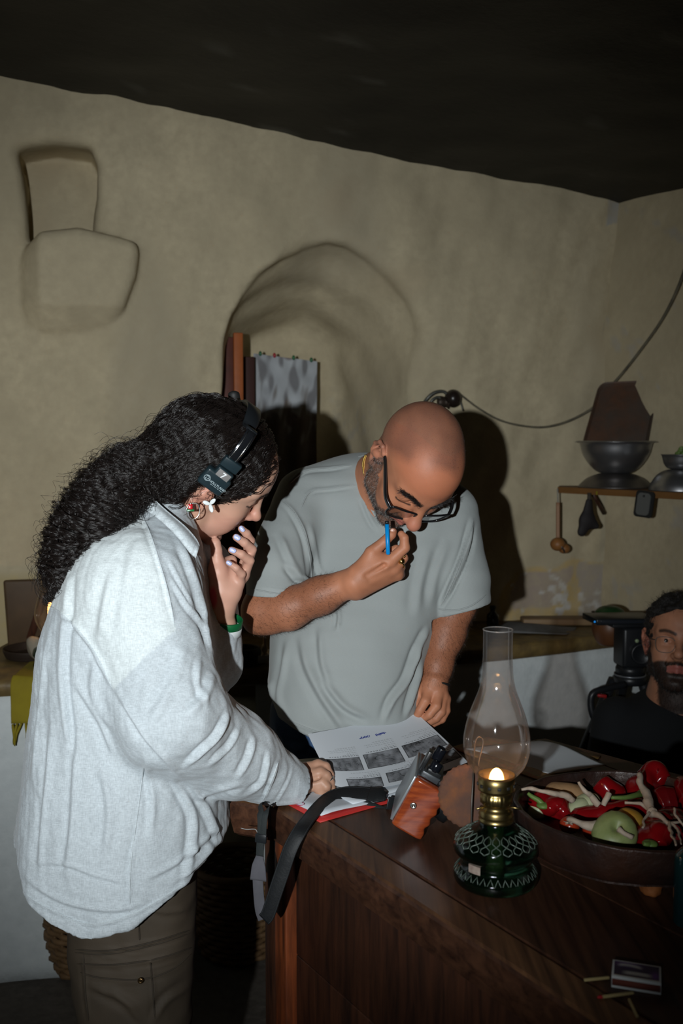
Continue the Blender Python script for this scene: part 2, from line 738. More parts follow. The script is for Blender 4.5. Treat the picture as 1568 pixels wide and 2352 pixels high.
def trim_strip(name, field, top_px, low_px, offs, th, m, parent, n=60, nv=8, crinkle=0.0):
    """a sewn strip (collar, rib) lying on a garment between two outlines"""
    a, b = spline(top_px, n), spline(low_px, n)
    rows = []
    for j in range(nv):
        t = j / (nv - 1)
        o = np.interp(t, np.linspace(0, 1, len(offs)), offs)
        q = smooth(hit_px(field, a * (1 - t) + b * t, o), 6)
        i = np.arange(n)
        q = q + np.array([-0.1, -1, 0.35]) * (crinkle * (np.sin(i * 0.9 + 2 * t) * t + 0.6 * np.sin(i * 2.3 + 3 * t)))[:, None]
        rows.append(q)
    V = np.stack(rows, 1).reshape(-1, 3)
    F = np.array([(i * nv + j, (i + 1) * nv + j, (i + 1) * nv + j + 1, i * nv + j + 1) for i in range(n - 1) for j in range(nv - 1)])
    N = normals(V, F)
    N = N * -np.sign((N @ np.array([0, -1, 0.2])).mean())
    W = V + N * th
    rim = [i * nv for i in range(n)] + [(n - 1) * nv + j for j in range(1, nv)] + [i * nv + nv - 1 for i in range(n - 2, -1, -1)] + [j for j in range(nv - 2, 0, -1)]
    k = len(V)
    Fa = [tuple(q) for q in F] + [tuple(c + k for c in q[::-1]) for q in F] + [(rim[i], rim[(i + 1) % len(rim)], rim[(i + 1) % len(rim)] + k, rim[i] + k) for i in range(len(rim))]
    return add(name, np.concatenate([V, W]), Fa, m, parent)


def strands(name, pts, radii, mt, parent):
    """pts (n strands, m points, 3)"""
    n, m = pts.shape[:2]
    cu = bpy.data.hair_curves.new(name)
    cu.add_curves([m] * n)
    o0 = origin(parent)
    cu.attributes['position'].data.foreach_set('vector', (pts - o0).astype(np.float32).ravel())
    ra = cu.attributes.get('radius') or cu.attributes.new('radius', 'FLOAT', 'POINT')
    ra.data.foreach_set('value', np.broadcast_to(radii, (n, m)).astype(np.float32).ravel())
    cu.materials.append(mt)
    return link(bpy.data.objects.new(name, cu), parent)


def text_mesh(txt, size, bold=False):
    cu = bpy.data.curves.new('letters', 'FONT')
    cu.body = txt
    cu.size = size
    cu.align_x = 'CENTER'
    cu.align_y = 'CENTER'
    cu.extrude = 0.0
    if bold:
        cu.offset = size * 0.02
    o = bpy.data.objects.new('letters', cu)
    C.objects.link(o)
    me = o.to_mesh()
    V = np.array([v.co[:] for v in me.vertices])
    F = [tuple(p.vertices) for p in me.polygons]
    o.to_mesh_clear()
    bpy.data.objects.remove(o)
    bpy.data.curves.remove(cu)
    return V, F


# shared materials
M_GOLD = mat('gold', (0.75, 0.52, 0.16), 0.22, 1.0)
M_SILVER = mat('silver', (0.75, 0.74, 0.70), 0.22, 1.0)
M_BLACK = mat('black_plastic', (0.012, 0.014, 0.016), 0.32)
M_RUBBER = mat('black_cord', (0.012, 0.012, 0.012), 0.6)
# ------------------------------------------------------------------ the room
W0, W1 = P(-150, 1480, 3.13), P(1400, 1415, 3.72)
wo = np.array([W0[0], W0[1], 0.0])
wt = unit(np.array([W1[0] - W0[0], W1[1] - W0[1], 0.0]))
wn = np.array([wt[1], -wt[0], 0.0])            # towards the room
WL = float((np.array([W1[0], W1[1], 0]) - wo) @ wt)


def Wuz(px, py):
    """where a sight line meets the back wall: distance along it, height"""
    a = P(px, py, 1.0) - np.array([0, 0, CAMZ])
    o = np.array([0, 0, CAMZ])
    t = ((wo - o) @ wn) / (a @ wn)
    q = o + a * t
    return np.array([(q - wo) @ wt, q[2]])


def Wp(u, z, out=0.0):
    return wo + wt * u + wn * out + np.array([0, 0, z])


def poly_sd(poly, us, zs):
    """signed distance to a closed outline on a grid (inside negative)"""
    U, Z = np.meshgrid(us, zs, indexing='ij')
    u, z = U.ravel(), Z.ravel()
    d = np.full(u.shape, 1e9)
    ins = np.zeros(u.shape, bool)
    n = len(poly)
    for i in range(n):
        a, b = poly[i], poly[(i + 1) % n]
        ab = b - a
        t = np.clip(((u - a[0]) * ab[0] + (z - a[1]) * ab[1]) / (ab @ ab + 1e-12), 0, 1)
        d = np.minimum(d, np.hypot(u - a[0] - t * ab[0], z - a[1] - t * ab[1]))
        c = (a[1] > z) != (b[1] > z)
        with np.errstate(divide='ignore', invalid='ignore'):
            xx = (b[0] - a[0]) * (z - a[1]) / (b[1] - a[1]) + a[0]
        ins ^= c & (u < xx)
    return np.where(ins, -d, d).reshape(U.shape)


def bil(grid, us, zs, u, z):
    i = np.clip((u - us[0]) / (us[1] - us[0]), 0, len(us) - 1.001)
    j = np.clip((z - zs[0]) / (zs[1] - zs[0]), 0, len(zs) - 1.001)
    a, b = i.astype(int), j.astype(int)
    fu, fz = i - a, j - b
    return grid[a, b] * (1 - fu) * (1 - fz) + grid[a + 1, b] * fu * (1 - fz) + grid[a, b + 1] * (1 - fu) * fz + grid[a + 1, b + 1] * fu * fz


us_, zs_ = np.arange(-0.3, WL + 0.6, 0.012), np.arange(0.0, 3.0, 0.012)
niche_px = [(500, 1600), (503, 1150), (507, 960), (512, 880), (517, 790), (528, 725), (556, 678), (598, 634), (645, 595), (700, 570), (752, 560), (795, 570), (842, 602), (890, 645), (925, 690), (944, 735), (950, 765), (946, 820), (938, 900), (930, 1000), (925, 1200), (920, 1600)]
niche = np.array([Wuz(*q) for q in niche_px])
SDn = poly_sd(niche, us_, zs_)
rec = np.array([Wuz(*q) for q in [(42, 342), (60, 336), (130, 330), (205, 338), (222, 380), (224, 450), (215, 560), (62, 560), (56, 470), (52, 400)]])
SDr = poly_sd(rec, us_, zs_)
blk = np.array([Wuz(*q) for q in [(52, 575), (95, 540), (180, 531), (230, 542), (285, 556), (312, 566), (318, 590), (312, 640), (285, 715), (250, 775), (150, 785), (60, 775), (30, 700), (34, 620)]])
SDk = poly_sd(blk, us_, zs_)
bu0, bu1 = blk[:, 0].min(), blk[:, 0].max()
bz0, bz1 = blk[:, 1].min(), blk[:, 1].max()
fw = Field()
fl32 = np.float32
M3 = np.array([wt, np.array([0, 0, 1.0]), wn]).T.astype(fl32)
wo32 = wo.astype(fl32)


def wall_fn(p):
    q = (p - wo32) @ M3
    u, z, n = q.T
    uv3 = np.stack([u, z, 0 * u], 1)
    und = 0.018 * wob(uv3, 71, 3.2) + 0.011 * wob(uv3, 72, 10, aniso=(1.3, .7, 1)) + 0.0042 * wob(uv3, 73, 30, aniso=(1.3, .7, 1)) + 0.007 * np.abs(wob(uv3, 77, 6)) ** 1.5
    d = n - und
    r = np.maximum(bil(SDr, us_, zs_, u, z) + 0.012 * wob(q, 74, 14), -(n + 0.19 + 0.25 * (z - 2.28)))
    d = -smin(-d, r, 0.05)
    a = np.clip((u - bu0) / (bu1 - bu0), 0, 1)
    b = np.clip((z - bz0) / (bz1 - bz0), 0, 1)
    h = 0.095 * np.clip(a / 0.20 - 0.1, 0, 1) * np.clip(b / 0.30 - 0.05, 0, 1)
    k = -smin(-(bil(SDk, us_, zs_, u, z)), h - n, 0.045)
    d = smin(d, k, 0.012)
    # the arched niche: a sharp left jamb, a soft right one
    s = bil(SDn, us_, zs_, u, z)
    side = np.clip((u - niche[:, 0].min()) / (niche[:, 0].max() - niche[:, 0].min()), 0, 1)
    s = s + np.clip(-n - 0.02, 0, 0.5) * (0.42 * side + 0.35 * np.clip((z - 1.7) * 3, 0, 1)) + 0.008 * wob(q, 75, 20)
    kb = 0.015 + 0.08 * side
    A_, B_ = -s, n + 0.44 + 0.02 * wob(q, 76, 9)
    hb_ = np.maximum(kb - np.abs(A_ - B_), 0) / kb
    nn = -(np.minimum(A_, B_) - hb_ * hb_ * kb * 0.25)
    kk = 0.015 + 0.06 * side
    hh = np.maximum(kk - np.abs(-d - nn), 0) / kk
    m = np.minimum(-d, nn) - hh * hh * kk * 0.25
    return np.maximum(-m, -(n + 0.60)).astype(fl32)


fw.prims.append((wall_fn, np.array([-9, -9, -9.]), np.array([9, 9, 9.]), 0.01, False))


def wall_mesh(h):
    # marched in the wall's own axes, then set in place
    f2 = Field()
    f2.prims.append((lambda p: wall_fn(wo32 + p @ M3.T), np.array([-9, -9, -9.]), np.array([9, 9, 9.]), 0.01, False))
    V, F = f2.mesh(h, (-0.28, -0.02, -0.50), (WL + 0.10, 2.92, 0.12), 16)
    return V, F


Vw, Fw = wall_mesh(0.0105)
u, z, n = Vw.T
edge = (u > -0.27) & (u < WL + 0.10) & (z > 0.0) & (z < 2.91) & (n > -0.54)
Fw = Fw[edge[Fw].all(1)]
wall_c = np.array((0.58, 0.50, 0.335))
cw = np.tile(wall_c, (len(Vw), 1)) * (1 + 0.10 * wob(Vw, 81, 6) + 0.06 * wob(Vw, 82, 26))[:, None]


def patch(cols, m, c):
    m = np.clip(m, 0, 1)[:, None]
    return cols * (1 - m) + np.array(c) * m


f1, f2_, f3 = wob(Vw, 83, 30), wob(Vw, 84, 75), wob(Vw, 85, 16)
# grey smudges, warm stains
cw = patch(cw, np.clip((wob(Vw, 86, 5, aniso=(1, 0.5, 1)) - 0.5) * 0.8, 0, 0.35), (0.23, 0.215, 0.18))
cw = patch(cw, np.clip((wob(Vw, 87, 9) - 0.9) * 0.8, 0, 0.3), (0.32, 0.22, 0.13))
lowb = np.clip((Wuz(30, 1320)[1] - z) / 0.03 + 0.5, 0, 1) * np.clip((0.75 - u) / 0.08, 0, 1)
cw = patch(cw, lowb * 0.85, (0.46, 0.35, 0.14))


def boxm(px0, py0, px1, py1, soft=0.05):
    a, b = Wuz(px0, py1), Wuz(px1, py0)
    cx, cz, rx, rz = (a[0] + b[0]) / 2, (a[1] + b[1]) / 2, (b[0] - a[0]) / 2, (b[1] - a[1]) / 2
    q = np.maximum(np.abs(u - cx) / rx, np.abs(z - cz) / rz) + 0.30 * f1 * 0.6
    return np.clip((1 - q) / soft + 0.5, 0, 1)


cw = patch(cw, boxm(1165, 1295, 1400, 1450, .10) * 0.95, (0.55, 0.37, 0.12))
cw = patch(cw, boxm(1188, 1310, 1305, 1400, .06), (0.36, 0.28, 0.25))
cw = patch(cw, boxm(1335, 1298, 1394, 1425, .06), (0.37, 0.32, 0.30))
cw = patch(cw, boxm(1180, 1300, 1400, 1428) * np.clip((f2_ + f1 - 0.7) * 3, 0, 1), (0.62, 0.62, 0.62))
cw = patch(cw, boxm(1385, 470, 1425, 520) * 0.9, (0.38, 0.40, 0.42))
# the niche: shadow painted brown into its lower part, and whitewash
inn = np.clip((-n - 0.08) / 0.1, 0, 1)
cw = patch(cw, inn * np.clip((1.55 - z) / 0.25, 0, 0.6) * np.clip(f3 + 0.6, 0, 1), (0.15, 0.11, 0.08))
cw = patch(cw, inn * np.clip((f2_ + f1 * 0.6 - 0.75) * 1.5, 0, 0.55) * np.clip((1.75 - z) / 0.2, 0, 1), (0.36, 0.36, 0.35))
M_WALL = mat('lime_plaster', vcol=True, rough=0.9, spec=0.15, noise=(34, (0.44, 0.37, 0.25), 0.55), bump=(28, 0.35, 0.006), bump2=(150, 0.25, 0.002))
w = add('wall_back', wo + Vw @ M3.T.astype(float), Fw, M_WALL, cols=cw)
tag(w, kind='structure')


def grid(fn, nu, nv):
    U, Vv = np.meshgrid(np.linspace(0, 1, nu), np.linspace(0, 1, nv), indexing='ij')
    V = fn(U.ravel(), Vv.ravel())
    i, j = np.meshgrid(np.arange(nu - 1), np.arange(nv - 1), indexing='ij')
    a = (i * nv + j).ravel()
    return V, np.stack([a, a + nv, a + nv + 1, a + 1], 1)


# right-hand wall turns towards us from the corner
R0 = Wp(WL - 0.03, 0)
R1 = R0 + np.array([0.42, -0.76, 0]) * 2.1
rn = unit(np.array([-(R1 - R0)[1] * -1, -(R1 - R0)[0], 0])) * 1.0
rn = unit(np.array([(R1 - R0)[1], -(R1 - R0)[0], 0]))
V, F = grid(lambda a, b: R0 + (R1 - R0) * a[:, None] + np.array([0, 0, 1.0]) * (b * 2.75)[:, None], 120, 150)
V = V + rn * (0.014 * wob(V, 91, 4) + 0.005 * wob(V, 92, 14))[:, None]
cr = np.tile(wall_c * 0.95, (len(V), 1)) * (1 + 0.12 * wob(V, 93, 7) + 0.06 * wob(V, 94, 26))[:, None]
g1, g2 = wob(V, 95, 24), wob(V, 96, 60)
cr = patch(cr, np.clip((g1 + g2 - 1.5) * 3, 0, 0.6), (0.40, 0.41, 0.42))
cr = patch(cr, np.clip((wob(V, 97, 8) - 1.0) * 2, 0, 0.5), (0.16, 0.14, 0.10))
tag(add('wall_right', V, F[:, ::-1], M_WALL, cols=cr), kind='structure')
L0 = Wp(-0.22, 0)
L1 = L0 + np.array([-0.35, -2.6, 0])
V, F = grid(lambda a, b: L0 + (L1 - L0) * a[:, None] + np.array([0, 0, 1.0]) * (b * 2.9)[:, None], 60, 60)
V[:, 0] += 0.014 * wob(V, 98, 4)
tag(add('wall_left', V, F, M_WALL, cols=np.tile(wall_c, (len(V), 1))), kind='structure')

# low sooty ceiling, sloping down to the corner
c0, c1 = Wuz(0, 170), Wuz(1400, 470)


def ceil_z(p):
    uu = (p - wo) @ wt
    return c0[1] + (c1[1] - c0[1]) * (uu - c0[0]) / (c1[0] - c0[0])


V, F = grid(lambda a, b: Wp(-0.6, 0, -0.15) + wt * (a * (WL + 2.0))[:, None] + wn * (b * 4.2)[:, None], 130, 130)
V[:, 2] = np.clip(ceil_z(V), 1.9, 2.95) + 0.010 * wob(V, 101, 4) + 0.004 * wob(V, 102, 14)
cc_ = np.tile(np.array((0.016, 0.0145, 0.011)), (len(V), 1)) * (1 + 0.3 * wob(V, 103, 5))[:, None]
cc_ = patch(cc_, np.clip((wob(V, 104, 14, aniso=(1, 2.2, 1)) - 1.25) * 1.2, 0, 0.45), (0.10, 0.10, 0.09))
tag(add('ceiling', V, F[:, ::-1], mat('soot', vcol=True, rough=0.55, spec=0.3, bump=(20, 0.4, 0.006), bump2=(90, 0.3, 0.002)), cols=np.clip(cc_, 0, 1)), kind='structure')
V, F = grid(lambda a, b: np.array([-2.4, -0.6, 0.0]) + np.stack([a * 4.8, b * 5.2, 0 * a], 1), 90, 90)
V[:, 2] = -0.004 + 0.003 * wob(V, 105, 9)
tag(add('floor', V, F, mat('earth_floor', (0.10, 0.085, 0.07), 0.85, noise=[(5, (0.05, 0.042, 0.035), 1.5), (40, (0.14, 0.12, 0.10), 0.8)], bump=(24, 0.6, 0.01)), smooth=True), kind='structure')

# ------------------------------------------------------------------ the counter along the back wall
CT = 0.85
ce = [G(-140, 1572, CT), G(75, 1560, CT), G(600, 1537, CT), G(960, 1500, CT), G(1160, 1483, CT), G(1340, 1465, CT), G(1480, 1452, CT), G(1640, 1440, CT)]
edge_pts = spline(ce, 40)


def wall_at(x):
    t = (x - wo[0]) / wt[0]
    return wo[1] + wt[1] * t


ct = thing('counter', 'long plastered kitchen counter with ochre worktop and white front along the back wall', 'counter', (edge_pts[20][0], edge_pts[20][1], 0))
n_ = len(edge_pts)
V, F = [], []
for p in edge_pts:
    bk = np.array([p[0], wall_at(p[0]) + (0.42 if 500 < proj(p)[0] < 940 else 0.02), CT])
    out = np.array([0.0, -1.0, 0])
    for q in (bk + (0, 0, -0.06), bk, bk * 0.7 + p * 0.3 + (0, 0, 0.001), bk * 0.35 + p * 0.65, p + (0, 0.02, 0.0), p + (0, 0.004, -0.006), p + (0, 0, -0.02), p + (0, 0.006, -0.045), p + (0, 0.03, -0.055)):
        V.append(np.asarray(q, float))
k = 9
for i in range(n_ - 1):
    for j in range(k):
        q = (j + 1) % k
        F.append((i * k + j, i * k + q, (i + 1) * k + q, (i + 1) * k + j))
F += [tuple(range(k)), tuple((n_ - 1) * k + j for j in range(k))[::-1]]
V = np.array(V)
V[:, 2] += 0.003 * wob(V, 111, 8)
M_TOP = mat('ochre_wash', (0.19, 0.125, 0.045), 0.55, noise=[(6, (0.30, 0.20, 0.055), 1.2), (26, (0.09, 0.06, 0.03), 0.9)], bump=(40, 0.4, 0.004))
add('worktop', V, F, M_TOP, ct)
M_WHITE = mat('whitewash', (0.60, 0.65, 0.66), 0.85, noise=[(5, (0.56, 0.60, 0.60), 1.0), (30, (0.72, 0.76, 0.76), 0.7)], bump=(18, 0.5, 0.008), bump2=(90, 0.25, 0.002))


def pier(x0, x1, name, foot=0.05):
    m = (edge_pts[:, 0] >= x0) & (edge_pts[:, 0] <= x1)
    pts = [np.array([x0, np.interp(x0, edge_pts[:, 0], edge_pts[:, 1]), 0])] + [np.array([q[0], q[1], 0]) for q in edge_pts[m]] + [np.array([x1, np.interp(x1, edge_pts[:, 0], edge_pts[:, 1]), 0])]
    pts = spline(pts, 26)
    zs = np.linspace(0, CT - 0.05, 24)
    V, F = [], []
    for i, q in enumerate(pts):
        for z in zs:
            V.append((q[0], q[1] + 0.022 - foot * math.exp(-z / 0.08), z))
        V.append((q[0], wall_at(q[0]) + 0.05, zs[-1]))
        V.append((q[0], wall_at(q[0]) + 0.05, 0))
    k = len(zs) + 2
    for i in range(len(pts) - 1):
        for j in range(k):
            q = (j + 1) % k
            F.append((i * k + j, (i + 1) * k + j, (i + 1) * k + q, i * k + q))
    F += [tuple(range(k)), tuple((len(pts) - 1) * k + j for j in range(k))[::-1]]
    V = np.array(V)
    V += 0.006 * wob(V, 112, 6)[:, None] * np.array([0.4, -1, 0])
    add(name, V, F, M_WHITE, ct)


pier(edge_pts[0][0] + 0.02, P(137, 1800, 2.71)[0], 'pier')
pier(G(592, 1600, 0.75)[0], edge_pts[-1][0] - 0.02, 'pier')
# ------------------------------------------------------------------ the table
TZ = 0.87
tA, tC, tD = G(622, 1853, TZ), G(528, 1838, TZ), G(668, 1756, TZ)
tB = G(1370, 2352, TZ)
ab = unit(tB - tA)
tB2 = tA + ab * 1.25
perp = np.array([-ab[1], ab[0], 0])
tE = G(1252, 1696, TZ)
tE2 = G(1640, 1800, TZ)
tF = tB2 + np.array([0.62, 0.42, 0])
table = thing('table', 'heavy dark stained wooden table with thick top in the foreground', 'table', (tA[0] + 0.2, tA[1] - 0.1, 0))
outline = np.array([tA, tC, tD, tE, tE2, tF, tB2])[:, :2]


def clip_poly(poly, a, nrm, keep_pos=True):
    out = []
    poly = np.asarray(poly).reshape(-1, 2)
    n = len(poly)
    for i in range(n):
        p, q = poly[i], poly[(i + 1) % n]
        sp, sq = (p - a) @ nrm, (q - a) @ nrm
        if not keep_pos:
            sp, sq = -sp, -sq
        if sp >= 0:
            out.append(p)
        if sp * sq < 0:
            out.append(p + (q - p) * (sp / (sp - sq)))
    return np.array(out)


def slab(poly, z0, z1, lip=0.010, under=0.012):
    poly = np.asarray(poly)
    a = 0.5 * np.sum(poly[:, 0] * np.roll(poly[:, 1], -1) - np.roll(poly[:, 0], -1) * poly[:, 1])
    if a < 0:
        poly = poly[::-1]
    n = len(poly)
    e = np.roll(poly, -1, 0) - poly
    en = np.stack([e[:, 1], -e[:, 0]], 1)
    en /= np.linalg.norm(en, axis=1)[:, None] + 1e-9

    def inset(dd):
        out = []
        for i in range(n):
            a1, a2 = en[i - 1], en[i]
            b = a1 + a2
            b = b / max((b @ b) / 2, 0.2)
            out.append(poly[i] - b * dd)
        return np.array(out)
    lv = [(z0, under), (z0 + 0.006, under * 0.4), (z0 + (z1 - z0) * 0.5, 0.0), (z1 - lip, 0.0), (z1 - lip * 0.3, lip * 0.3), (z1, lip)]
    V = np.concatenate([np.column_stack([inset(i_), np.full(n, z_)]) for z_, i_ in lv])
    F = []
    for k in range(len(lv) - 1):
        for i in range(n):
            j = (i + 1) % n
            F.append((k * n + i, k * n + j, (k + 1) * n + j, (k + 1) * n + i))
    F.append(tuple(range(n))[::-1])
    F.append(tuple((len(lv) - 1) * n + i for i in range(n)))
    return V, F


ang = math.atan2(ab[1], ab[0])
M_TABLE = mat('dark_stained_wood', (0.095, 0.040, 0.021), 0.44, spec=0.28, noise=(3, (0.055, 0.024, 0.013), 1.2), grain=((70, 4, 60), (0.026, 0.011, 0.007), (0, 0, -ang + math.pi / 2)), bump=(60, 0.08, 0.002))
M_TABLE2 = mat('front_plank_wood', (0.19, 0.090, 0.040), 0.46, spec=0.28, noise=(4, (0.085, 0.038, 0.018), 1.2), grain=((80, 4, 60), (0.050, 0.022, 0.012), (0, 0, -ang + math.pi / 2)), bump=(60, 0.08, 0.002))
n2 = perp[:2]
if (np.array(tF[:2]) - tA[:2]) @ n2 < 0:
    n2 = -n2
lim = [0.058, 0.235, 0.44, 0.66, 0.90]
rest = outline
for i, w_ in enumerate(lim + [None]):
    if w_ is None:
        pl = rest
    else:
        pl = clip_poly(rest, tA[:2] + n2 * (w_ - 0.0005), n2, False)
        rest = clip_poly(rest, tA[:2] + n2 * (w_ + 0.0005), n2, True)
    if len(pl) < 3:
        continue
    V, F = slab(pl, TZ - 0.066, TZ - 0.0006 * (i % 2), 0.007 if i == 0 else 0.0015, 0.012)
    o = add('plank', V, F, M_TABLE2 if i == 0 else M_TABLE, table, smooth=False)
    if i == 0:
        o.data.materials.append(M_TABLE)
        for pg_ in o.data.polygons:
            pg_.material_index = 1 if pg_.normal.z < 0.5 else 0  # oblique light on the front face put in as a darker wood
# the base under it: a corner post, a stile with its light put into the red-brown colour, a big sloping panel
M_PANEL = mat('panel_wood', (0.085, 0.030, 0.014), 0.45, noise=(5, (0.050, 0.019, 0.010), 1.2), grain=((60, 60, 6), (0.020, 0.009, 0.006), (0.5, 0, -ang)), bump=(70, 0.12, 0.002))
M_STILE = mat('lit_red_brown_wood', (0.26, 0.062, 0.018), 0.40, noise=(6, (0.17, 0.040, 0.013), 1.2), grain=((70, 70, 6), (0.06, 0.018, 0.008)), bump=(70, 0.1, 0.002))
q0 = tA + np.array([n2[0], n2[1], 0]) * 0.043 - ab * 0.039
ax3 = [np.array([ab[0], ab[1], 0]), np.array([n2[0], n2[1], 0]), np.array([0, 0, 1.0])]
zc, zh = (TZ - 0.066) / 2, (TZ - 0.066) / 2
add('leg', *obox(q0 + np.array([0, 0, zc - q0[2]]) + 0.004 * ax3[0], ax3, (0.020, 0.028, zh), 0.003), M_PANEL, table)
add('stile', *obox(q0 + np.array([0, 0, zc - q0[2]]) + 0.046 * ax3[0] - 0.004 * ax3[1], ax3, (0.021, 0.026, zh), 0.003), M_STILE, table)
for i in range(4):
    add('panel_board', *obox(q0 + np.array([0, 0, -q0[2] + 0.02 + 0.196 * i + 0.098]) + 0.60 * ax3[0] + 0.004 * ax3[1], ax3, (0.532, 0.014, 0.0972), 0.002), M_PANEL, table)
for s in ((1.15, 0.05), (1.1, 0.60), (0.35, 0.52)):
    p = tA + ab * s[0] + np.array([n2[0], n2[1], 0]) * s[1]
    add('leg', *obox((p[0], p[1], zc), ax3, (0.03, 0.03, zh), 0.004), M_PANEL, table)

# ------------------------------------------------------------------ kerosene lamp
lp = G(1137, 2026, TZ)
lamp = thing('kerosene_lamp', 'lit kerosene lamp with tall glass chimney, brass burner and green glass base on table', 'lamp', lp)
M_GREEN = mat('green_glass', (0.014, 0.042, 0.023), 0.06, spec=0.7, trans=0.96, ior=1.5, bump=(90, 0.3, 0.002))
M_BRASS = mat('brass', (0.34, 0.25, 0.10), 0.34, 1.0, bump=(120, 0.1, 0.001))
L = lambda r, z: (r, z)


def flutes(V, a):
    out = V.copy()
    r = np.hypot(V[..., 0], V[..., 1])
    zz_ = V[..., 2]
    f = 1 + 0.010 * np.sin(46 * a)[None] * ((zz_ < 0.022) | ((zz_ > 0.046) & (zz_ < 0.062)))
    out[..., 0] *= f
    out[..., 1] *= f
    return out


base_prof = [(0.0, 0.001), (0.045, 0.0), (0.055, 0.002), (0.0595, 0.008), (0.0600, 0.016), (0.0570, 0.022), (0.0520, 0.027), (0.0500, 0.032), (0.0500, 0.038), (0.0540, 0.0425), (0.0590, 0.047), (0.0605, 0.053), (0.0595, 0.060), (0.0560, 0.066), (0.046, 0.0735), (0.034, 0.080), (0.0265, 0.085), (0.0235, 0.090), (0.0225, 0.096)]
base = add('font', *lathe(spline(base_prof, 60), lp, 92, wob=flutes), M_GREEN, lamp)
# raised petal network on the shoulder and a saw-tooth ring below
M_RIDGE = mat('frosted_ridge', (0.075, 0.10, 0.08), 0.35, spec=0.7)
pr = np.array(base_prof)
parts = []
for k in range(22):
    a0 = k * 2 * np.pi / 22
    for sgn in (-1, 1):
        pts = []
        for t in np.linspace(0, 1, 7):
            z_ = 0.062 + 0.018 * t
            r_ = np.interp(z_, pr[8:, 1], pr[8:, 0]) + 0.0004
            a = a0 + sgn * (np.pi / 22) * math.sin(t * np.pi * 2) * 0.9
            pts.append(lp + np.array([r_ * math.cos(a), r_ * math.sin(a), z_]))
        parts.append(tube(pts, 0.0009, 5))
for k in range(34):
    a0 = k * 2 * np.pi / 34
    pts = []
    for da, z_ in ((-0.07, 0.019), (0.0, 0.0265), (0.07, 0.019)):
        r_ = np.interp(z_, pr[1:9, 1], pr[1:9, 0]) + 0.0006
        pts.append(lp + np.array([r_ * math.cos(a0 + da), r_ * math.sin(a0 + da), z_]))
    parts.append(tube(pts, 0.0009, 5))
add('ridge_pattern', *join(*parts), M_RIDGE, base)['kind'] = 'stuff'
V, F = grid(lambda a, b: lp + np.stack([0.0512 * np.cos(-2.55 + a * 0.40), 0.0512 * np.sin(-2.55 + a * 0.40), 0.0265 + 0.017 * b], 1), 10, 4)
add('paper_label', V, F, mat('torn_label', (0.20, 0.12, 0.10), 0.8, noise=(140, (0.40, 0.34, 0.28), 0.7)), base)
# oil tube seen through the glass
add('wick_tube', *tube([lp + (0, 0, 0.010), lp + (0, 0, 0.092)], 0.0085, 14), mat('wick_cloth', (0.55, 0.48, 0.22), 0.8), lamp)


def ringed(V, a):
    out = V.copy()
    z_ = V[..., 2]
    f = 1 + 0.018 * np.sign(np.sin(52 * a))[None] * ((z_ > 0.118) & (z_ < 0.132))
    out[..., 0] *= f
    out[..., 1] *= f
    return out


bp = [(0.021, 0.090), (0.0245, 0.091), (0.0250, 0.0945), (0.0225, 0.0965), (0.0240, 0.098), (0.0250, 0.101), (0.0235, 0.104), (0.0238, 0.107), (0.0205, 0.109), (0.0180, 0.113), (0.0200, 0.117), (0.0225, 0.1185), (0.0225, 0.131), (0.0205, 0.1325), (0.0215, 0.136), (0.0265, 0.1375), (0.0265, 0.1395), (0.0262, 0.148), (0.0262, 0.159), (0.0250, 0.1592), (0.0250, 0.140), (0.012, 0.1385), (0.009, 0.147), (0.0, 0.148)]
br = add('burner', *lathe(bp, lp, 104, wob=ringed), M_BRASS, lamp)
for k in range(12):
    a = k * np.pi / 6
    e = np.array([math.cos(a), math.sin(a), 0])
    V, F = obox(lp + e * 0.0268 + np.array([0, 0, 0.1455]), (e, np.cross((0, 0, 1), e), (0, 0, 1)), (0.0010, 0.0024, 0.0022), 0.0006)
    add('air_hole', V, F, M_RUBBER, br)
for dx, r_ in ((-1, 0.030), (1, 0.034)):
    pts = [lp + np.array([dx * 0.016, -0.006, 0.1135]), lp + np.array([dx * r_, -0.012, 0.1125])]
    add('wick_knob', *tube(pts, [0.0016, 0.0016], 8), M_BRASS, br)
cp_ = [(0.0215, 0.146), (0.0225, 0.152), (0.0300, 0.160), (0.0400, 0.172), (0.0462, 0.190), (0.0475, 0.206), (0.0455, 0.224), (0.0400, 0.245), (0.0325, 0.265), (0.0265, 0.281), (0.0230, 0.296), (0.0215, 0.312), (0.0208, 0.335), (0.0207, 0.368)]
V, F = lathe(spline(cp_, 60), lp, 64)
M_CHIM = thin_glass('chimney_glass', (0.92, 0.88, 0.86), 0.032, 0.035)
ch = add('chimney', V, F, M_CHIM, lamp)
a = np.linspace(0, 2 * np.pi, 49)
add('rim', *tube([lp + np.array([0.0207 * math.cos(t), 0.0207 * math.sin(t), 0.368]) for t in a], 0.0009, 6, cap=False), thin_glass('rim_glass', (0.8, 0.8, 0.8), 0.25, 0.1), ch)
fp = [(0.0, 0.1480), (0.0100, 0.1485), (0.0106, 0.152), (0.0100, 0.156), (0.0088, 0.160), (0.0066, 0.1640), (0.0035, 0.1668), (0.0, 0.1678)]
V, F = lathe(spline(fp, 20), (0, 0, 0), 20)
V[:, 1] *= 0.45
add('flame', V + lp, F, mat('flame', (1, 0.6, 0.2), 1.0, emit=((1.0, 0.56, 0.16), 14.0)), lamp)
pl = bpy.data.lights.new('flame_light', 'POINT')
pl.energy = 0.32
pl.color = (1.0, 0.50, 0.16)
pl.shadow_soft_size = 0.008
po = bpy.data.objects.new('flame_light', pl)
po.location = lp + np.array([0, 0, 0.168])
C.objects.link(po)
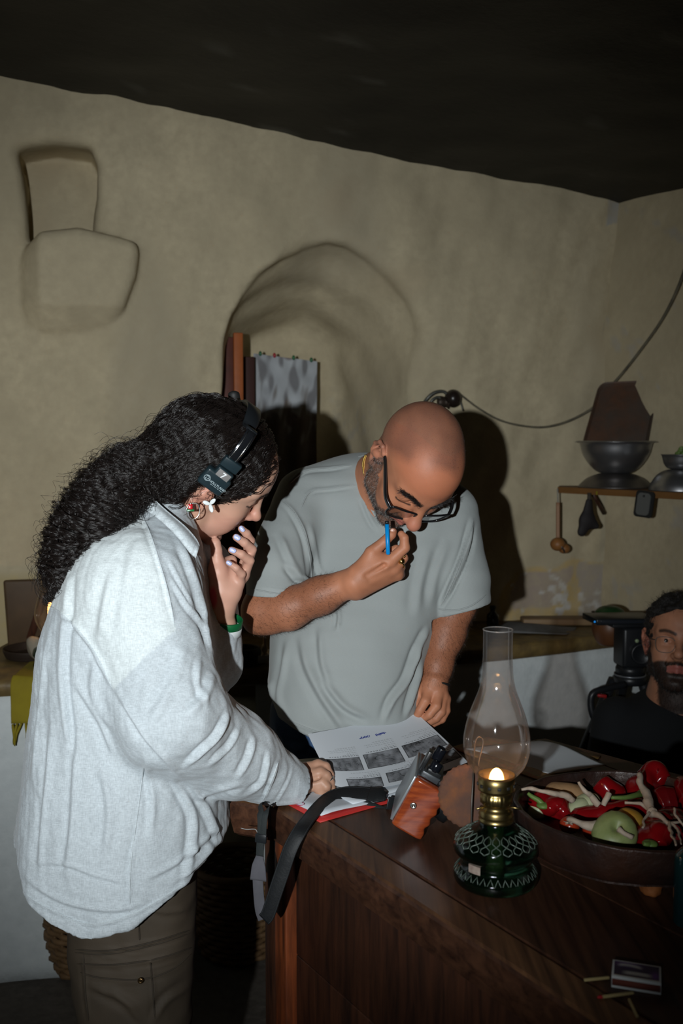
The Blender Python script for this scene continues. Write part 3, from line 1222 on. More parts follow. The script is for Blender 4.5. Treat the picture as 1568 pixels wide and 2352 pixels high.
# rusty reflector disc behind the burner, on a wire
rc = P(1077, 1828, 1.455)
rnrm = unit(np.array([-0.25, -1.0, 0.30]))
e1 = unit(np.cross((0, 0, 1), rnrm))
e2 = np.cross(rnrm, e1)
nr, na = 9, 96
V, F = [rc + rnrm * 0.002], []
for i in range(1, nr + 1):
    for j in range(na):
        t = j / na * 2 * np.pi
        r_ = 0.0455 * i / nr * (1 + (0.018 * math.sin(30 * t) if i == nr else 0))
        zz_ = 0.002 + 0.004 * (i / nr) ** 2 + (0.0012 * math.sin(30 * t) if i >= nr - 1 else 0)
        V.append(rc + e1 * r_ * math.cos(t) + e2 * r_ * math.sin(t) + rnrm * zz_)
F += [(0, 1 + j, 1 + (j + 1) % na) for j in range(na)]
for i in range(nr - 1):
    F += [(1 + i * na + j, 1 + i * na + (j + 1) % na, 1 + (i + 1) * na + (j + 1) % na, 1 + (i + 1) * na + j)[::-1] for j in range(na)]
V = np.array(V)
V2 = V - rnrm * 0.0012
n0 = len(V)
F = F + [tuple(q + n0 for q in f[::-1]) for f in F] + [(1 + (nr - 1) * na + j, 1 + (nr - 1) * na + (j + 1) % na, n0 + 1 + (nr - 1) * na + (j + 1) % na, n0 + 1 + (nr - 1) * na + j) for j in range(na)]
M_RUST = mat('rusty_tin', (0.105, 0.050, 0.035), 0.85, 0.0, spec=0.15, noise=[(70, (0.18, 0.070, 0.030), 1.3), (22, (0.075, 0.045, 0.036), 1.6)], bump=(160, 0.4, 0.002))
add('reflector', np.concatenate([V, V2]), F, M_RUST, lamp)
M_WIRE = mat('old_wire', (0.10, 0.09, 0.08), 0.45, 0.8)
wl = spline([P(1082, 1900, 1.43), P(1083, 1845, 1.43), P(1086, 1790, 1.44), P(1088, 1745, 1.46), P(1091, 1705, 1.465), P(1099, 1692, 1.465), P(1108, 1698, 1.465), P(1108, 1715, 1.462), P(1099, 1750, 1.46), P(1097, 1800, 1.455)], 50)
add('wire_hanger', *tube(wl, 0.0013, 8), M_WIRE, lamp)

# ------------------------------------------------------------------ big dark bowl with vegetables
BZ = 0.958
bc = G(1436, 1852, BZ)
bowl = thing('bowl', 'large dark hammered tray bowl full of red peppers on table', 'bowl', (bc[0], bc[1], TZ + 0.034))
rr = 0.165
bpz = [(0.0, 0.034), (0.140, 0.034), (0.153, 0.0365), (0.159, 0.044), (0.1635, 0.060), (rr, 0.083), (rr - 0.001, 0.0885), (rr - 0.0055, 0.0890), (rr - 0.0075, 0.084), (0.156, 0.060), (0.150, 0.048), (0.138, 0.043), (0.0, 0.042)]


def dent(V, a):
    o = V.copy()
    f = 1 + 0.006 * np.sin(9 * a + 1)[None] + 0.004 * np.sin(23 * a + V[..., 2] * 90)
    o[..., 0] *= f
    o[..., 1] *= f
    o[..., 2] += 0.003 * np.sin(2 * a + 0.5)[None] * (V[..., 2] > 0.05)
    return o


M_BOWL = mat('dark_beaten_copper', (0.024, 0.0125, 0.009), 0.40, 0.15, noise=[(28, (0.065, 0.020, 0.008), 0.7), (12, (0.014, 0.011, 0.011), 1.0)], bump=(60, 0.5, 0.004), bump2=(16, 0.3, 0.008))
pb_ = spline(bpz, 64)
add('dish', *lathe(pb_, (bc[0], bc[1], TZ), 120, wob=dent), M_BOWL, bowl)
wp = G(1503, 2052, TZ)
f_ = Field()
f_.cone(wp + np.array([-0.006, 0.002, 0.008]), wp + np.array([0.008, 0.030, 0.020]), 0.016, 0.016, 0.004)
f_.cone(wp + np.array([-0.009, 0.002, 0.022]), wp + np.array([0.011, 0.004, 0.022]), 0.014, 0.014, 0.006)
f_.put(lambda p: (p[:, 2] - TZ - 0.0003).astype(np.float32), wp - 0.1, wp + 0.1, 0.002, True)
f_.put(lambda p: (TZ + 0.0335 - p[:, 2]).astype(np.float32), wp - 0.1, wp + 0.1, 0.004, True)
V, F = f_.mesh(0.002)
o = add('wooden_wedge', V + normals(V, F) * (0.001 * wob(V, 3, 180))[:, None], F, mat('orange_wood', (0.34, 0.115, 0.030), 0.6, noise=(60, (0.22, 0.07, 0.02), 1), bump=(90, 0.4, 0.003)))
tag(o, 'small rough orange wooden wedge on the table under the near side of the bowl', 'wedge', 'wedges under the bowl')

M_PEP = mat('pepper_skin', (0.23, 0.004, 0.006), 0.17, spec=0.5, noise=(18, (0.14, 0.003, 0.005), 1), bump=(40, 0.15, 0.004))
M_PEPD = mat('pepper_skin_dark', (0.13, 0.004, 0.006), 0.20, spec=0.6, noise=(18, (0.12, 0.003, 0.005), 1), bump=(40, 0.2, 0.004))
M_STEM = mat('green_stem', (0.09, 0.17, 0.03), 0.5, noise=(40, (0.15, 0.22, 0.06), 1), bump=(90, 0.2, 0.002))
M_STRAW = mat('dry_garlic_stalk', (0.50, 0.42, 0.34), 0.75, noise=(60, (0.33, 0.25, 0.18), 1), bump=(150, 0.5, 0.002))


def pepper(label, pts, radii, seed, stem, m=M_PEP, lobes=3, amp=0.10):
    pts = spline(np.array(pts) - np.array([0, 0, .008]), 30)
    r = np.interp(np.linspace(0, 1, 30), np.linspace(0, 1, len(radii)), radii)
    ends = np.sqrt(np.clip(np.minimum(np.linspace(0, 1, 30), 1 - np.linspace(0, 1, 30)) / 0.10, 0.0, 1))
    r = r * np.maximum(ends, 0.04)
    V, F = tube(pts, r, 26)
    c = np.repeat(pts, 26, 0)
    dv = V - c
    th = np.tile(np.arange(26) / 26 * 2 * np.pi, 30)
    V = c + dv * (1 + amp * np.cos(lobes * th + seed) + 0.14 * amp / 0.1 * wob(V, seed, 55) + 0.05 * wob(V, seed + 100, 130))[:, None]
    t = thing('red_pepper', label, 'pepper', pts[15] - np.array([0, 0, r.max()]), 'red peppers in the bowl')
    add('flesh', V, F, m, t)
    if stem is not None:
        s = spline(stem, 14)
        add('stem', *tube(s, np.linspace(0.0052, 0.0028, 14), 8), M_STEM, t)
        V, F = ellipsoid(s[0], (0.011, 0.011, 0.005), seg=14, rings=8)
        add('calyx', V, F, M_STEM, t)
    return t


# heap surface inside the bowl is about BZ-0.03
def B(px, py, z):
    return G(px, py, z)


pepper('wrinkled red pepper with green stem at the left edge of the bowl', [B(1248, 1862, .925), B(1262, 1838, .938), B(1284, 1850, .930), B(1312, 1872, .922)], [.020, .026, .024, .016], 3, [B(1247, 1850, .935), B(1236, 1838, .942), B(1222, 1830, .946), B(1212, 1822, .95)], amp=.16)
pepper('long smooth red pepper lying across the middle of the bowl', [B(1305, 1872, .925), B(1370, 1862, .93), B(1430, 1858, .932), B(1490, 1845, .935)], [.016, .019, .021, .020], 4, None, amp=.05)
pepper('pointed red pepper leaning on the far wall of the bowl', [B(1376, 1782, .958), B(1392, 1800, .948), B(1412, 1818, .935), B(1428, 1830, .925)], [.016, .021, .024, .016], 5, None, amp=.05)
pepper('folded red pepper with long green stem near the far rim of the bowl', [B(1480, 1822, .938), B(1484, 1790, .952), B(1500, 1782, .955), B(1520, 1805, .944)], [.020, .024, .024, .020], 6, [B(1478, 1822, .945), B(1462, 1826, .950), B(1435, 1832, .952), B(1403, 1832, .953)], amp=.2)
pepper('dark red pepper behind the forked stalk in the bowl', [B(1506, 1838, .935), B(1530, 1832, .938), B(1556, 1830, .940)], [.018, .022, .020], 7, None, M_PEPD, amp=.08)
pepper('red pepper with its green base down at the near rim of the bowl', [B(1520, 1885, .935), B(1505, 1905, .936), B(1500, 1925, .934), B(1500, 1940, .928)], [.016, .022, .025, .020], 8, [B(1492, 1938, .940), B(1486, 1940, .942), B(1478, 1938, .944)], amp=.16)
pepper('dark red pepper under the split roots on the right of the bowl', [B(1530, 1865, .925), B(1548, 1890, .925), B(1560, 1915, .922)], [.020, .024, .018], 9, None, M_PEPD, amp=.1)
pepper('bright red pepper at the frame edge by the far rim', [B(1566, 1790, .955), B(1580, 1812, .95), B(1590, 1840, .94)], [.018, .022, .020], 10, None, amp=.1)
pepper('red pepper half buried beside the long one in the bowl', [B(1400, 1848, .918), B(1440, 1842, .925), B(1490, 1838, .925)], [.014, .018, .016], 11, None, M_PEPD, amp=.1)


def lump(name, label, cat, c, r, m, seed, ax=None, amp=.05, group=None, ribs=0):
    V, F = ellipsoid((0, 0, 0), (1, 1, 1), seg=40, rings=24)
    if ribs:
        th = np.arctan2(V[:, 1], V[:, 0])
        V = V * (1 - 0.035 * np.abs(np.cos(ribs * th / 2)) ** 0.6 * np.hypot(V[:, 0], V[:, 1]))[:, None]
        V[:, 2] *= 1 - 0.45 * np.exp(-(np.hypot(V[:, 0], V[:, 1]) / 0.25) ** 2)
    V = V * (1 + amp * wob(V, seed, 2.5))[:, None]
    V = V * np.array(r)
    if ax is not None:
        V = V @ np.array([unit(a) for a in ax])
    t = thing(name, label, cat, np.asarray(c) - np.array([0, 0, min(r)]), group)
    add('flesh', V + np.asarray(c), F, m, t)
    return t


sq = lump('squash', 'round pale green squash with dry stem at the near rim of the bowl', 'squash', B(1411, 1915, .940), (.034, .034, .024), mat('pale_green_rind', (0.25, 0.28, 0.12), 0.45, noise=[(30, (0.36, 0.40, 0.18), 1), (110, (0.17, 0.22, 0.06), .5)], bump=(60, .15, .002)), 21, [(1, 0, 0.1), (0, .75, .65), (0, -.65, .75)], .02, None, 18)
sc_ = B(1411, 1915, .940) + np.array([0.0, -.0215, .0150])
add('stem', *tube(spline([sc_, sc_ + np.array([.006, -.008, -.003]), sc_ + np.array([.016, -.012, -.007])], 8), [.0052, .0040, .0036, .0034, .0034, .0034, .0036, .0036], 8), M_STRAW, sq)
lump('lemon', 'mottled orange yellow lemon beside the green squash', 'lemon', B(1444, 1884, .938), (.022, .018, .017), mat('orange_rind', (0.36, 0.17, 0.02), 0.5, noise=[(40, (0.28, 0.20, 0.03), 1)], bump=(160, .4, .002)), 22, [(1, -.5, 0), (.5, 1, 0), (0, 0, 1)])
lump('potato', 'brown dusty potato at the left of the bowl under a garlic stalk', 'potato', B(1305, 1828, .932), (.040, .022, .020), mat('potato_skin', (0.30, 0.18, 0.085), 0.8, noise=[(30, (0.22, 0.13, 0.06), 1)], bump=(90, .4, .003)), 23, [(1, -.35, -.1), (.35, 1, 0), (.1, 0, 1)], .08)
for i, (lab, px, py, z, r) in enumerate((('whitish green onion bulb between potato and long pepper', 1345, 1847, .930, .017), ('pale onion bulb tucked in front of the long pepper', 1325, 1858, .926, .016), ('white onion bulb under the wrinkled pepper stem', 1240, 1858, .922, .017))):
    lump('onion', lab, 'onion', B(px, py, z), (r * 1.35, r, r), mat('onion_skin' + '_a' * 0, (0.44, 0.46, 0.30), 0.35, noise=[(30, (0.30, 0.36, 0.19), 1)], bump=(50, .2, .002)) if i == 0 else bpy.data.materials['onion_skin'], 30 + i, [(1, .2 * i, .3), (-.2, 1, 0), (0, 0, 1)], .04, 'onions in the bowl')
M_TOM = mat('tomato_skin', (0.34, 0.022, 0.010), 0.2, noise=(20, (0.28, 0.04, 0.01), 1))
for lab, px, py, r in (('small tomato with dry calyx by the near left rim', 1362, 1908, .016), ('small tomato at the rim in front of the wrinkled pepper', 1307, 1895, .015)):
    tm = lump('tomato', lab, 'tomato', B(px, py, .928), (r, r, r * .85), M_TOM, 41, None, .03, 'small tomatoes in the bowl')
    cq = B(px, py - 4, .928 + r * .7)
    add('calyx', *join(*[tube([cq, cq + np.array([.009 * math.cos(t), .009 * math.sin(t), .001])], [.0014, .0004], 5) for t in np.arange(5) * 1.257]), M_STRAW, tm)


def stalk(label, runs, r0=.0045):
    t = thing('garlic_stalk', label, 'garlic stalk', runs[0][0][0], 'dried garlic stalks in the bowl')
    for i, (pts, a, b) in enumerate(runs):
        s = spline(pts, 22)
        s = s + 0.0012 * np.stack([wob(s, 50 + i, 160), wob(s, 60 + i, 160), wob(s, 70 + i, 160)], 1)
        V, F = tube(s, np.linspace(a, b, 22) * (1 + .15 * wob(s, 80 + i, 220)), 8)
        add('stalk' if i == 0 else 'root', V, F, M_STRAW, t)


stalk('forked dry garlic stalk with roots across the right of the bowl', [
    ([B(1467, 1780, .985), B(1472, 1800, .978), B(1485, 1830, .968), B(1497, 1868, .958)], .0050, .0075),
    ([B(1495, 1866, .958), B(1515, 1874, .957), B(1535, 1890, .955), B(1572, 1888, .955)], .0055, .0016),
    ([B(1535, 1890, .955), B(1542, 1915, .953), B(1550, 1940, .953)], .0028, .0014),
    ([B(1538, 1890, .955), B(1555, 1905, .953), B(1565, 1938, .95)], .0028, .0012),
    ([B(1490, 1862, .958), B(1475, 1848, .962), B(1462, 1844, .964), B(1436, 1845, .962)], .0026, .0022),
    ([B(1492, 1868, .958), B(1478, 1882, .956), B(1476, 1900, .954)], .0022, .0014),
    ([B(1546, 1858, .97), B(1560, 1885, .962), B(1570, 1900, .955)], .0022, .0014)])
stalk('thin wavy dry stalk reaching over the left rim of the bowl', [([B(1192, 1813, .962), B(1225, 1812, .962), B(1262, 1822, .960), B(1290, 1826, .955), B(1315, 1838, .945)], .0018, .0060)])
stalk('two short stalk pieces standing by the far left pepper', [([B(1329, 1797, .972), B(1342, 1815, .962), B(1358, 1828, .952), B(1376, 1846, .942)], .0022, .0062), ([B(1396, 1822, .966), B(1390, 1836, .958), B(1384, 1850, .948)], .0045, .0045)])
stalk('white garlic neck lying over the small tomatoes', [([B(1303, 1882, .948), B(1328, 1890, .948), B(1352, 1898, .946), B(1378, 1896, .944), B(1392, 1890, .94)], .0030, .0100)])

# ------------------------------------------------------------------ matches
mb = [G(1405, 2240, TZ + .0005), G(1518, 2268, TZ + .0005), G(1517, 2216, TZ + .0005)]
top = [G(1408, 2204, TZ + .014), G(1516, 2219, TZ + .014), G(1517, 2258, TZ + .014), G(1403, 2240, TZ + .014)]
cen = (top[0] + top[2]) / 2 - np.array([0, 0, .007])
axm = unit(top[2] - top[3])
axn = unit(np.cross((0, 0, 1), axm))
hl, hw2 = np.linalg.norm(top[2] - top[3]) / 2, np.linalg.norm(top[0] - top[3]) / 2
mbx = thing('matchbox', 'small matchbox with purple picture label lying on the dark table', 'matchbox', cen - np.array([0, 0, .007]))
add('tray', *obox(cen, (axm, axn, (0, 0, 1)), (hl * .995, hw2 * .96, .0060), .0004), mat('box_card', (0.55, 0.58, 0.58), .7), mbx)
M_CARD = bpy.data.materials['box_card']
for s, ax_i in ((1, 2), (-1, 2)):
    add('sleeve', *obox(cen + np.array([0, 0, .0066 * s]), (axm, axn, (0, 0, 1)), (hl, hw2, .0005), .0002), M_CARD, mbx)
for s in (-1, 1):
    sl = add('sleeve', *obox(cen + axn * hw2 * s, (axm, axn, (0, 0, 1)), (hl, .0005, .0070), .0002), M_CARD, mbx)
    add('striking_strip', *obox(cen + axn * (hw2 + .0006) * s, (axm, axn, (0, 0, 1)), (hl * .98, .0003, .0040), 0), mat('brown_striker', (0.14, 0.035, 0.022), .85) if s < 0 else bpy.data.materials['brown_striker'], mbx)
nu, nv = 60, 36
V, F = grid(lambda a, b: cen + np.array([0, 0, .0073]) + axm * ((a - .5) * 1.84 * hl)[:, None] + axn * ((b - .5) * 1.72 * hw2)[:, None], nu, nv)
a_, b_ = np.meshgrid(np.linspace(0, 1, nu), np.linspace(0, 1, nv), indexing='ij')
a_, b_ = a_.ravel(), b_.ravel()
pc = np.tile(np.array((0.03, 0.02, 0.05)), (len(a_), 1))
pc = patch(pc, np.exp(-((a_ - .3) / .25) ** 2 - ((b_ - .9) / .2) ** 2) * .8 + np.exp(-((a_ - .92) / .1) ** 2 - ((b_ - .3) / .3) ** 2) * .9, (0.12, 0.04, 0.22))
pc = patch(pc, np.clip((.12 - np.abs(b_ - .72 - .10 * np.sin(a_ * 5))) * 20, 0, 1) * np.clip((.30 - np.abs(a_ - .35)) * 9, 0, 1), (0.34, 0.33, 0.33))
pc = patch(pc, np.clip((.15 - np.abs(b_ - .28 + .25 * (a_ - .5) ** 2)) * 14, 0, 1) * np.clip((.36 - np.abs(a_ - .52)) * 7, 0, 1), (0.36, 0.35, 0.33))
pc = patch(pc, np.clip((.04 - b_) * 60, 0, 1), (0.32, 0.22, 0.12))
add('picture_label', V, F, mat('printed_card', vcol=True, rough=.5), mbx, cols=pc)
M_MATCH = mat('match_wood', (0.42, 0.33, 0.15), .7)
for lab, a, b, head in (('bare matchstick pointing at the matchbox corner', (1341, 2251), (1398, 2245), None), ('red tipped match lying below the matchbox', (1379, 2290), (1454, 2280), (0.42, 0.01, 0.02)), ('short broken matchstick below the red tipped match', (1444, 2295), (1463, 2335), None)):
    p, q = G(*a, TZ + .0017), G(*b, TZ + .0017)
    t = thing('match', lab, 'match', p - np.array([0, 0, .0017]), 'loose matches')
    d_ = unit(q - p)
    add('stick', *obox((p + q) / 2, (d_, np.cross((0, 0, 1), d_), (0, 0, 1)), (np.linalg.norm(q - p) / 2, .0014, .0014), .0003), M_MATCH, t)
    if head:
        V, F = ellipsoid(p, (.0045, .0019, .0019), (d_, np.cross((0, 0, 1), d_), (0, 0, 1)), 12, 8)
        add('head', V, F, mat('match_head', head, .6), t)
# ------------------------------------------------------------------ people
def rot(yaw, pit, roll):
    cy, sy, c, s, cr, sr = math.cos(yaw), math.sin(yaw), math.cos(pit), math.sin(pit), math.cos(roll), math.sin(roll)
    return np.array([[cy, -sy, 0], [sy, cy, 0], [0, 0, 1]]) @ np.array([[c, 0, s], [0, 1, 0], [-s, 0, c]]) @ np.array([[1, 0, 0], [0, cr, -sr], [0, sr, cr]])


class Head:
    """a head in its own axes (x nose, y left, z up, metres from between the ears)"""

    def __init__(self, R, t, s):
        self.R, self.t, self.s = R, np.asarray(t, float), s

    def w(self, *p):
        return self.t + self.s * (self.R @ np.array(p, float))

    def loc(self, V):
        return (np.asarray(V) - self.t) @ self.R / self.s

    def build(self, F, fem=False, nose=1.0, ears=True, nw=1.0, ez=0.0, eo=0.0):
        R, s, w = self.R, self.s, self.w

        def ell(c, r, k, sub=False, tilt=None):
            M = R if tilt is None else R @ tilt
            F.ell(w(*c), np.array(r) * s, M, k, sub)

        def cone(a, b, ra, rb, k, sub=False, flat=None):
            F.cone(w(*a), w(*b), ra * s, rb * s, k, sub, flat)
        j = 0.93 if fem else 1.0
        # skull
        ell((-0.012, 0, 0.042), (0.092, 0.073, 0.082), 0.01)
        ell((-0.035, 0, 0.035), (0.066, 0.070, 0.070), 0.03)
        ell((0.030, 0, 0.048), (0.066, 0.062, 0.064), 0.03)
        # face mass
        ell((0.036, 0, -0.020), (0.056, 0.060 * j, 0.070), 0.03)
        ell((0.045, 0, -0.060), (0.042, 0.043 * j, 0.048), 0.025)
        for y in (-1, 1):
            cone((0.002, y * 0.056 * j, -0.030), (0.012, y * 0.050 * j, -0.066), 0.016, 0.015, 0.02)
            cone((0.012, y * 0.050 * j, -0.066), (0.066, y * 0.016 * j, -0.099), 0.015, 0.014, 0.02)
            ell((0.060, y * 0.041 * j, -0.022), (0.022, 0.021, 0.018), 0.022)   # cheekbone
            ell((0.056, y * 0.036 * j, -0.052), (0.024, 0.020, 0.024), 0.022)   # cheek
        ell((0.073, 0, -0.100), (0.017, 0.021 * j, 0.016), 0.02)
        # brow ridge and temples
        for y in (-1, 1):
            cone((0.087, y * 0.010, 0.033 + ez), (0.067, y * 0.047, 0.033 + ez), 0.010 if not fem else 0.007, 0.009, 0.016)
            ell((0.093, y * 0.031, 0.012 + ez), (0.017, 0.016, 0.013), 0.012, True)    # eye hollow
            ell((0.071, y * 0.032, 0.012 + ez), (0.0145, 0.0160, 0.0135), 0.004)       # lid over the eye
            cone((0.0825, y * 0.019, 0.019 + ez), (0.0765, y * 0.045, 0.019 + ez), 0.0035, 0.0030, 0.004)   # lid fold
            cone((0.0850, y * 0.021, 0.0025 + ez), (0.0775, y * 0.044, 0.0030 + ez), 0.0022, 0.0018, 0.003)   # lash edge
        # nose
        n = nose
        cone((0.089, 0, 0.024 + ez), (0.091 + 0.020 * n, 0, -0.016), 0.0080 * nw ** 1.3, 0.0085 * nw ** 1.4, 0.012)
        ell((0.095 + 0.020 * n, 0, -0.021), (0.0105 * nw, 0.0105 * nw, 0.0098 * nw), 0.013)
        for y in (-1, 1):
            ell((0.096 + 0.004 * n, y * 0.0125 * nw, -0.026), (0.0088, 0.0062, 0.0068 * nw), 0.011)
            ell((0.103 + 0.004 * n, y * 0.0070, -0.034), (0.0060, 0.0036, 0.0040), 0.003, True)
            cone((0.086, y * 0.014, -0.016), (0.078, y * 0.024, -0.040), 0.006, 0.006, 0.012)
            cone((0.0925, y * 0.019, -0.032), (0.0765, y * 0.032, -0.064), 0.0026, 0.0018, 0.007, True)   # smile line
        cone((0.100, 0, -0.033), (0.092, 0, -0.047), 0.006, 0.008, 0.010)
        # lips
        for y in (-1, 1):
            cone((0.0955, y * 0.003, -0.0535), (0.083, y * 0.023, -0.0605), 0.0058, 0.0030, 0.004)
            cone((0.0930, 0, -0.0655), (0.082, y * 0.021, -0.0620), 0.0066, 0.0030, 0.004)
            cone((0.1020, 0, -0.0593), (0.086, y * 0.025, -0.0615), 0.0016, 0.0010, 0.003, True)
        ell((0.0905, 0, -0.080), (0.006, 0.014, 0.006), 0.010, True)
        if ears:
            for y in (-1, 1):
                def e(x, yy, z):
                    return (x, y * (yy + eo), z)
                helix = [(-0.002, 0.071, 0.010), (0.000, 0.078, 0.024), (-0.010, 0.085, 0.033), (-0.022, 0.088, 0.028), (-0.028, 0.088, 0.012), (-0.024, 0.085, -0.006), (-0.014, 0.079, -0.022), (-0.007, 0.075, -0.032)]
                F.chain([w(*e(*q)) for q in helix], [0.0045 * s, 0.0045 * s, 0.0042 * s, 0.0042 * s, 0.0042 * s, 0.0042 * s, 0.0050 * s, 0.0062 * s], 0.003)
                ell(e(-0.013, 0.077, 0.006), (0.015, 0.0055, 0.026), 0.006)
                cone(e(-0.010, 0.083, 0.020), e(-0.019, 0.085, -0.008), 0.0035, 0.0035, 0.003)
                ell(e(-0.006, 0.085, -0.003), (0.0080, 0.0080, 0.0095), 0.003, True)
                cone(e(0.003, 0.074, 0.003), e(0.000, 0.077, -0.006), 0.0042, 0.0042, 0.004)
                cone(e(-0.010, 0.068, 0.0), e(-0.012, 0.078, 0.0), 0.014, 0.010, 0.006)


def paint(V, base, L, extra):
    """skin colour at each point: base, then (weight, colour) layers"""
    col = np.tile(np.array(base, float), (len(V), 1))
    col *= (1 + 0.06 * wob(V, 3, 55) + 0.04 * wob(V, 4, 160))[:, None]
    for wgt, c in extra:
        wgt = np.clip(wgt, 0, 1)[:, None]
        col = col * (1 - wgt) + np.array(c) * wgt
    return col


def blob(L, c, r, soft=0.3):
    q = np.sqrt((((L - np.array(c)) / np.array(r)) ** 2).sum(1))
    return np.clip((1 - q) / soft + 0.5, 0, 1)


def seg_dist(L, a, b):
    a, b = np.array(a), np.array(b)
    t = np.clip((L - a) @ (b - a) / ((b - a) @ (b - a)), 0, 1)
    return np.linalg.norm(L - a - t[:, None] * (b - a), axis=1), t


def brow_dist(L, q, ez=0.0):
    """how far from the line of an eyebrow, seen from the front"""
    y = L[:, 1] * q
    t = np.clip((y - 0.012) / 0.036, 0, 1)
    zl = 0.031 + ez + 0.0075 * np.sin(t * 2.3) - 0.002 * t
    return np.hypot(np.maximum(np.maximum(0.012 - y, y - 0.048), 0), L[:, 2] - zl) + np.where(L[:, 0] < 0.045, 1.0, 0)


def lash_dist(L, q, ez=0.0):
    y = L[:, 1] * q
    t = np.clip((y - 0.019) / 0.028, 0, 1)
    zl = 0.0025 + ez - 0.0022 * np.sin(t * 3.1)
    return np.hypot(np.maximum(np.maximum(0.019 - y, y - 0.047), 0), L[:, 2] - zl) + np.where(L[:, 0] < 0.06, 1.0, 0)


def lip_weight(L):
    q = np.abs(L[:, 1])
    up = np.minimum(*[seg_dist(L, (0.099, y * 0.003, -0.0545), (0.085, y * 0.023, -0.0608))[0] for y in (-1, 1)])
    lo = np.minimum(*[seg_dist(L, (0.098, 0, -0.0655), (0.085, y * 0.021, -0.0625))[0] for y in (-1, 1)])
    return np.clip((0.0078 - np.minimum(up, lo)) / 0.002, 0, 1) * (q < 0.025)


def short_hair(name, V, N, F, dens, n, length, lie, rad, mt, parent, seed=1, jit=0.35, m=4):
    """n short hairs planted where dens is high; lie = direction the hair lies along"""
    r = np.random.default_rng(seed)
    a = np.linalg.norm(np.cross(V[F[:, 1]] - V[F[:, 0]], V[F[:, 2]] - V[F[:, 0]]), axis=1)
    pw = a * dens[F].mean(1)
    f = r.choice(len(F), n, p=pw / pw.sum())
    u = r.dirichlet((1, 1, 1, 1), n)
    p = (V[F[f]] * u[:, :, None]).sum(1)
    nn = N[F[f, 0]]
    lie = np.broadcast_to(lie, V.shape)[F[f, 0]] if np.ndim(lie) == 2 else np.broadcast_to(lie, nn.shape)
    d = lie + nn * 0.55 + r.normal(size=p.shape) * jit
    d /= np.linalg.norm(d, axis=1)[:, None]
    ln = length * r.uniform(0.6, 1.3, n)
    s = np.linspace(0, 1, m)
    curl = r.normal(size=p.shape) * 0.25
    pts = p[:, None] - nn[:, None] * 0.0006 + d[:, None] * (ln[:, None] * s)[:, :, None] + (curl[:, None] - nn[:, None] * 0.25) * (ln[:, None] * s * s)[:, :, None]
    return strands(name, pts, np.linspace(rad, rad * 0.4, m)[None], mt, parent)


def hair_mat(name, col, rough=0.35, spec=0.5):
    m = bpy.data.materials.new(name)
    m.use_nodes = True
    b = m.node_tree.nodes['Principled BSDF']
    b.inputs['Base Color'].default_value = (*col, 1)
    b.inputs['Roughness'].default_value = rough
    b.inputs['Specular IOR Level'].default_value = spec
    return m


def nail(c, along, out, ln, wd, mt, parent):
    along = unit(along)
    out = unit(np.asarray(out) - along * (np.asarray(out) @ along))
    V, F = ellipsoid((0, 0, 0), (1, 1, 1), seg=14, rings=9)
    V = np.sign(V) * np.abs(V) ** 0.75
    V = V * np.array([ln, wd, 0.0011])
    V[:, 2] -= (V[:, 1] / wd) ** 2 * 0.0022
    V = np.asarray(c) + V @ np.array([along, np.cross(out, along), out])
    add('fingernail', V, F, mt, parent)


M_SKIN = mat('skin', vcol=True, rough=0.48, sss=0.12, bump=(420, 0.12, 0.001), bump2=(140, 0.08, 0.002))
M_SKIN_MAN = mat('skin_glossy', vcol=True, rough=0.52, sss=0.08, spec=0.45, bump=(520, 0.25, 0.001), bump2=(120, 0.10, 0.002))
# ================================================================== the woman
woman = thing('person', 'woman in loose white linen shirt and headset, hand at her chin, leaning over table', 'person', P(300, 2100, 1.72) * np.array([1, 1, 0]))
WH = Head(rot(math.radians(22.9), math.radians(33.9), math.radians(31.5)), P(486.6, 1090.4, 1.75), 0.99)
fb = Field()
WH.build(fb, fem=True, nose=1.02, nw=0.84, ez=0.006, eo=0.007)
neck0 = WH.w(-0.030, 0, -0.035)
neck1 = P(362, 1198, 1.735)
fb.cone(neck0, neck1, 0.049, 0.052, 0.03)
# trunk inside the shirt, so the body is one surface
hip = P(290, 1980, 1.72)
fb.cone(neck1, P(300, 1340, 1.72), 0.052, 0.078, 0.05)
fb.cone(P(320, 1340, 1.72), P(290, 1700, 1.72), 0.080, 0.09, 0.05)
fb.cone(P(290, 1700, 1.72), hip, 0.09, 0.10, 0.05)


def hz(z0, z1, sc, d):
    """zoomed crop -> place: (zx, zy, depth offset)"""
    return lambda x, y, o=0.0: P(z0 + x / sc, z1 + y / sc, d + o)


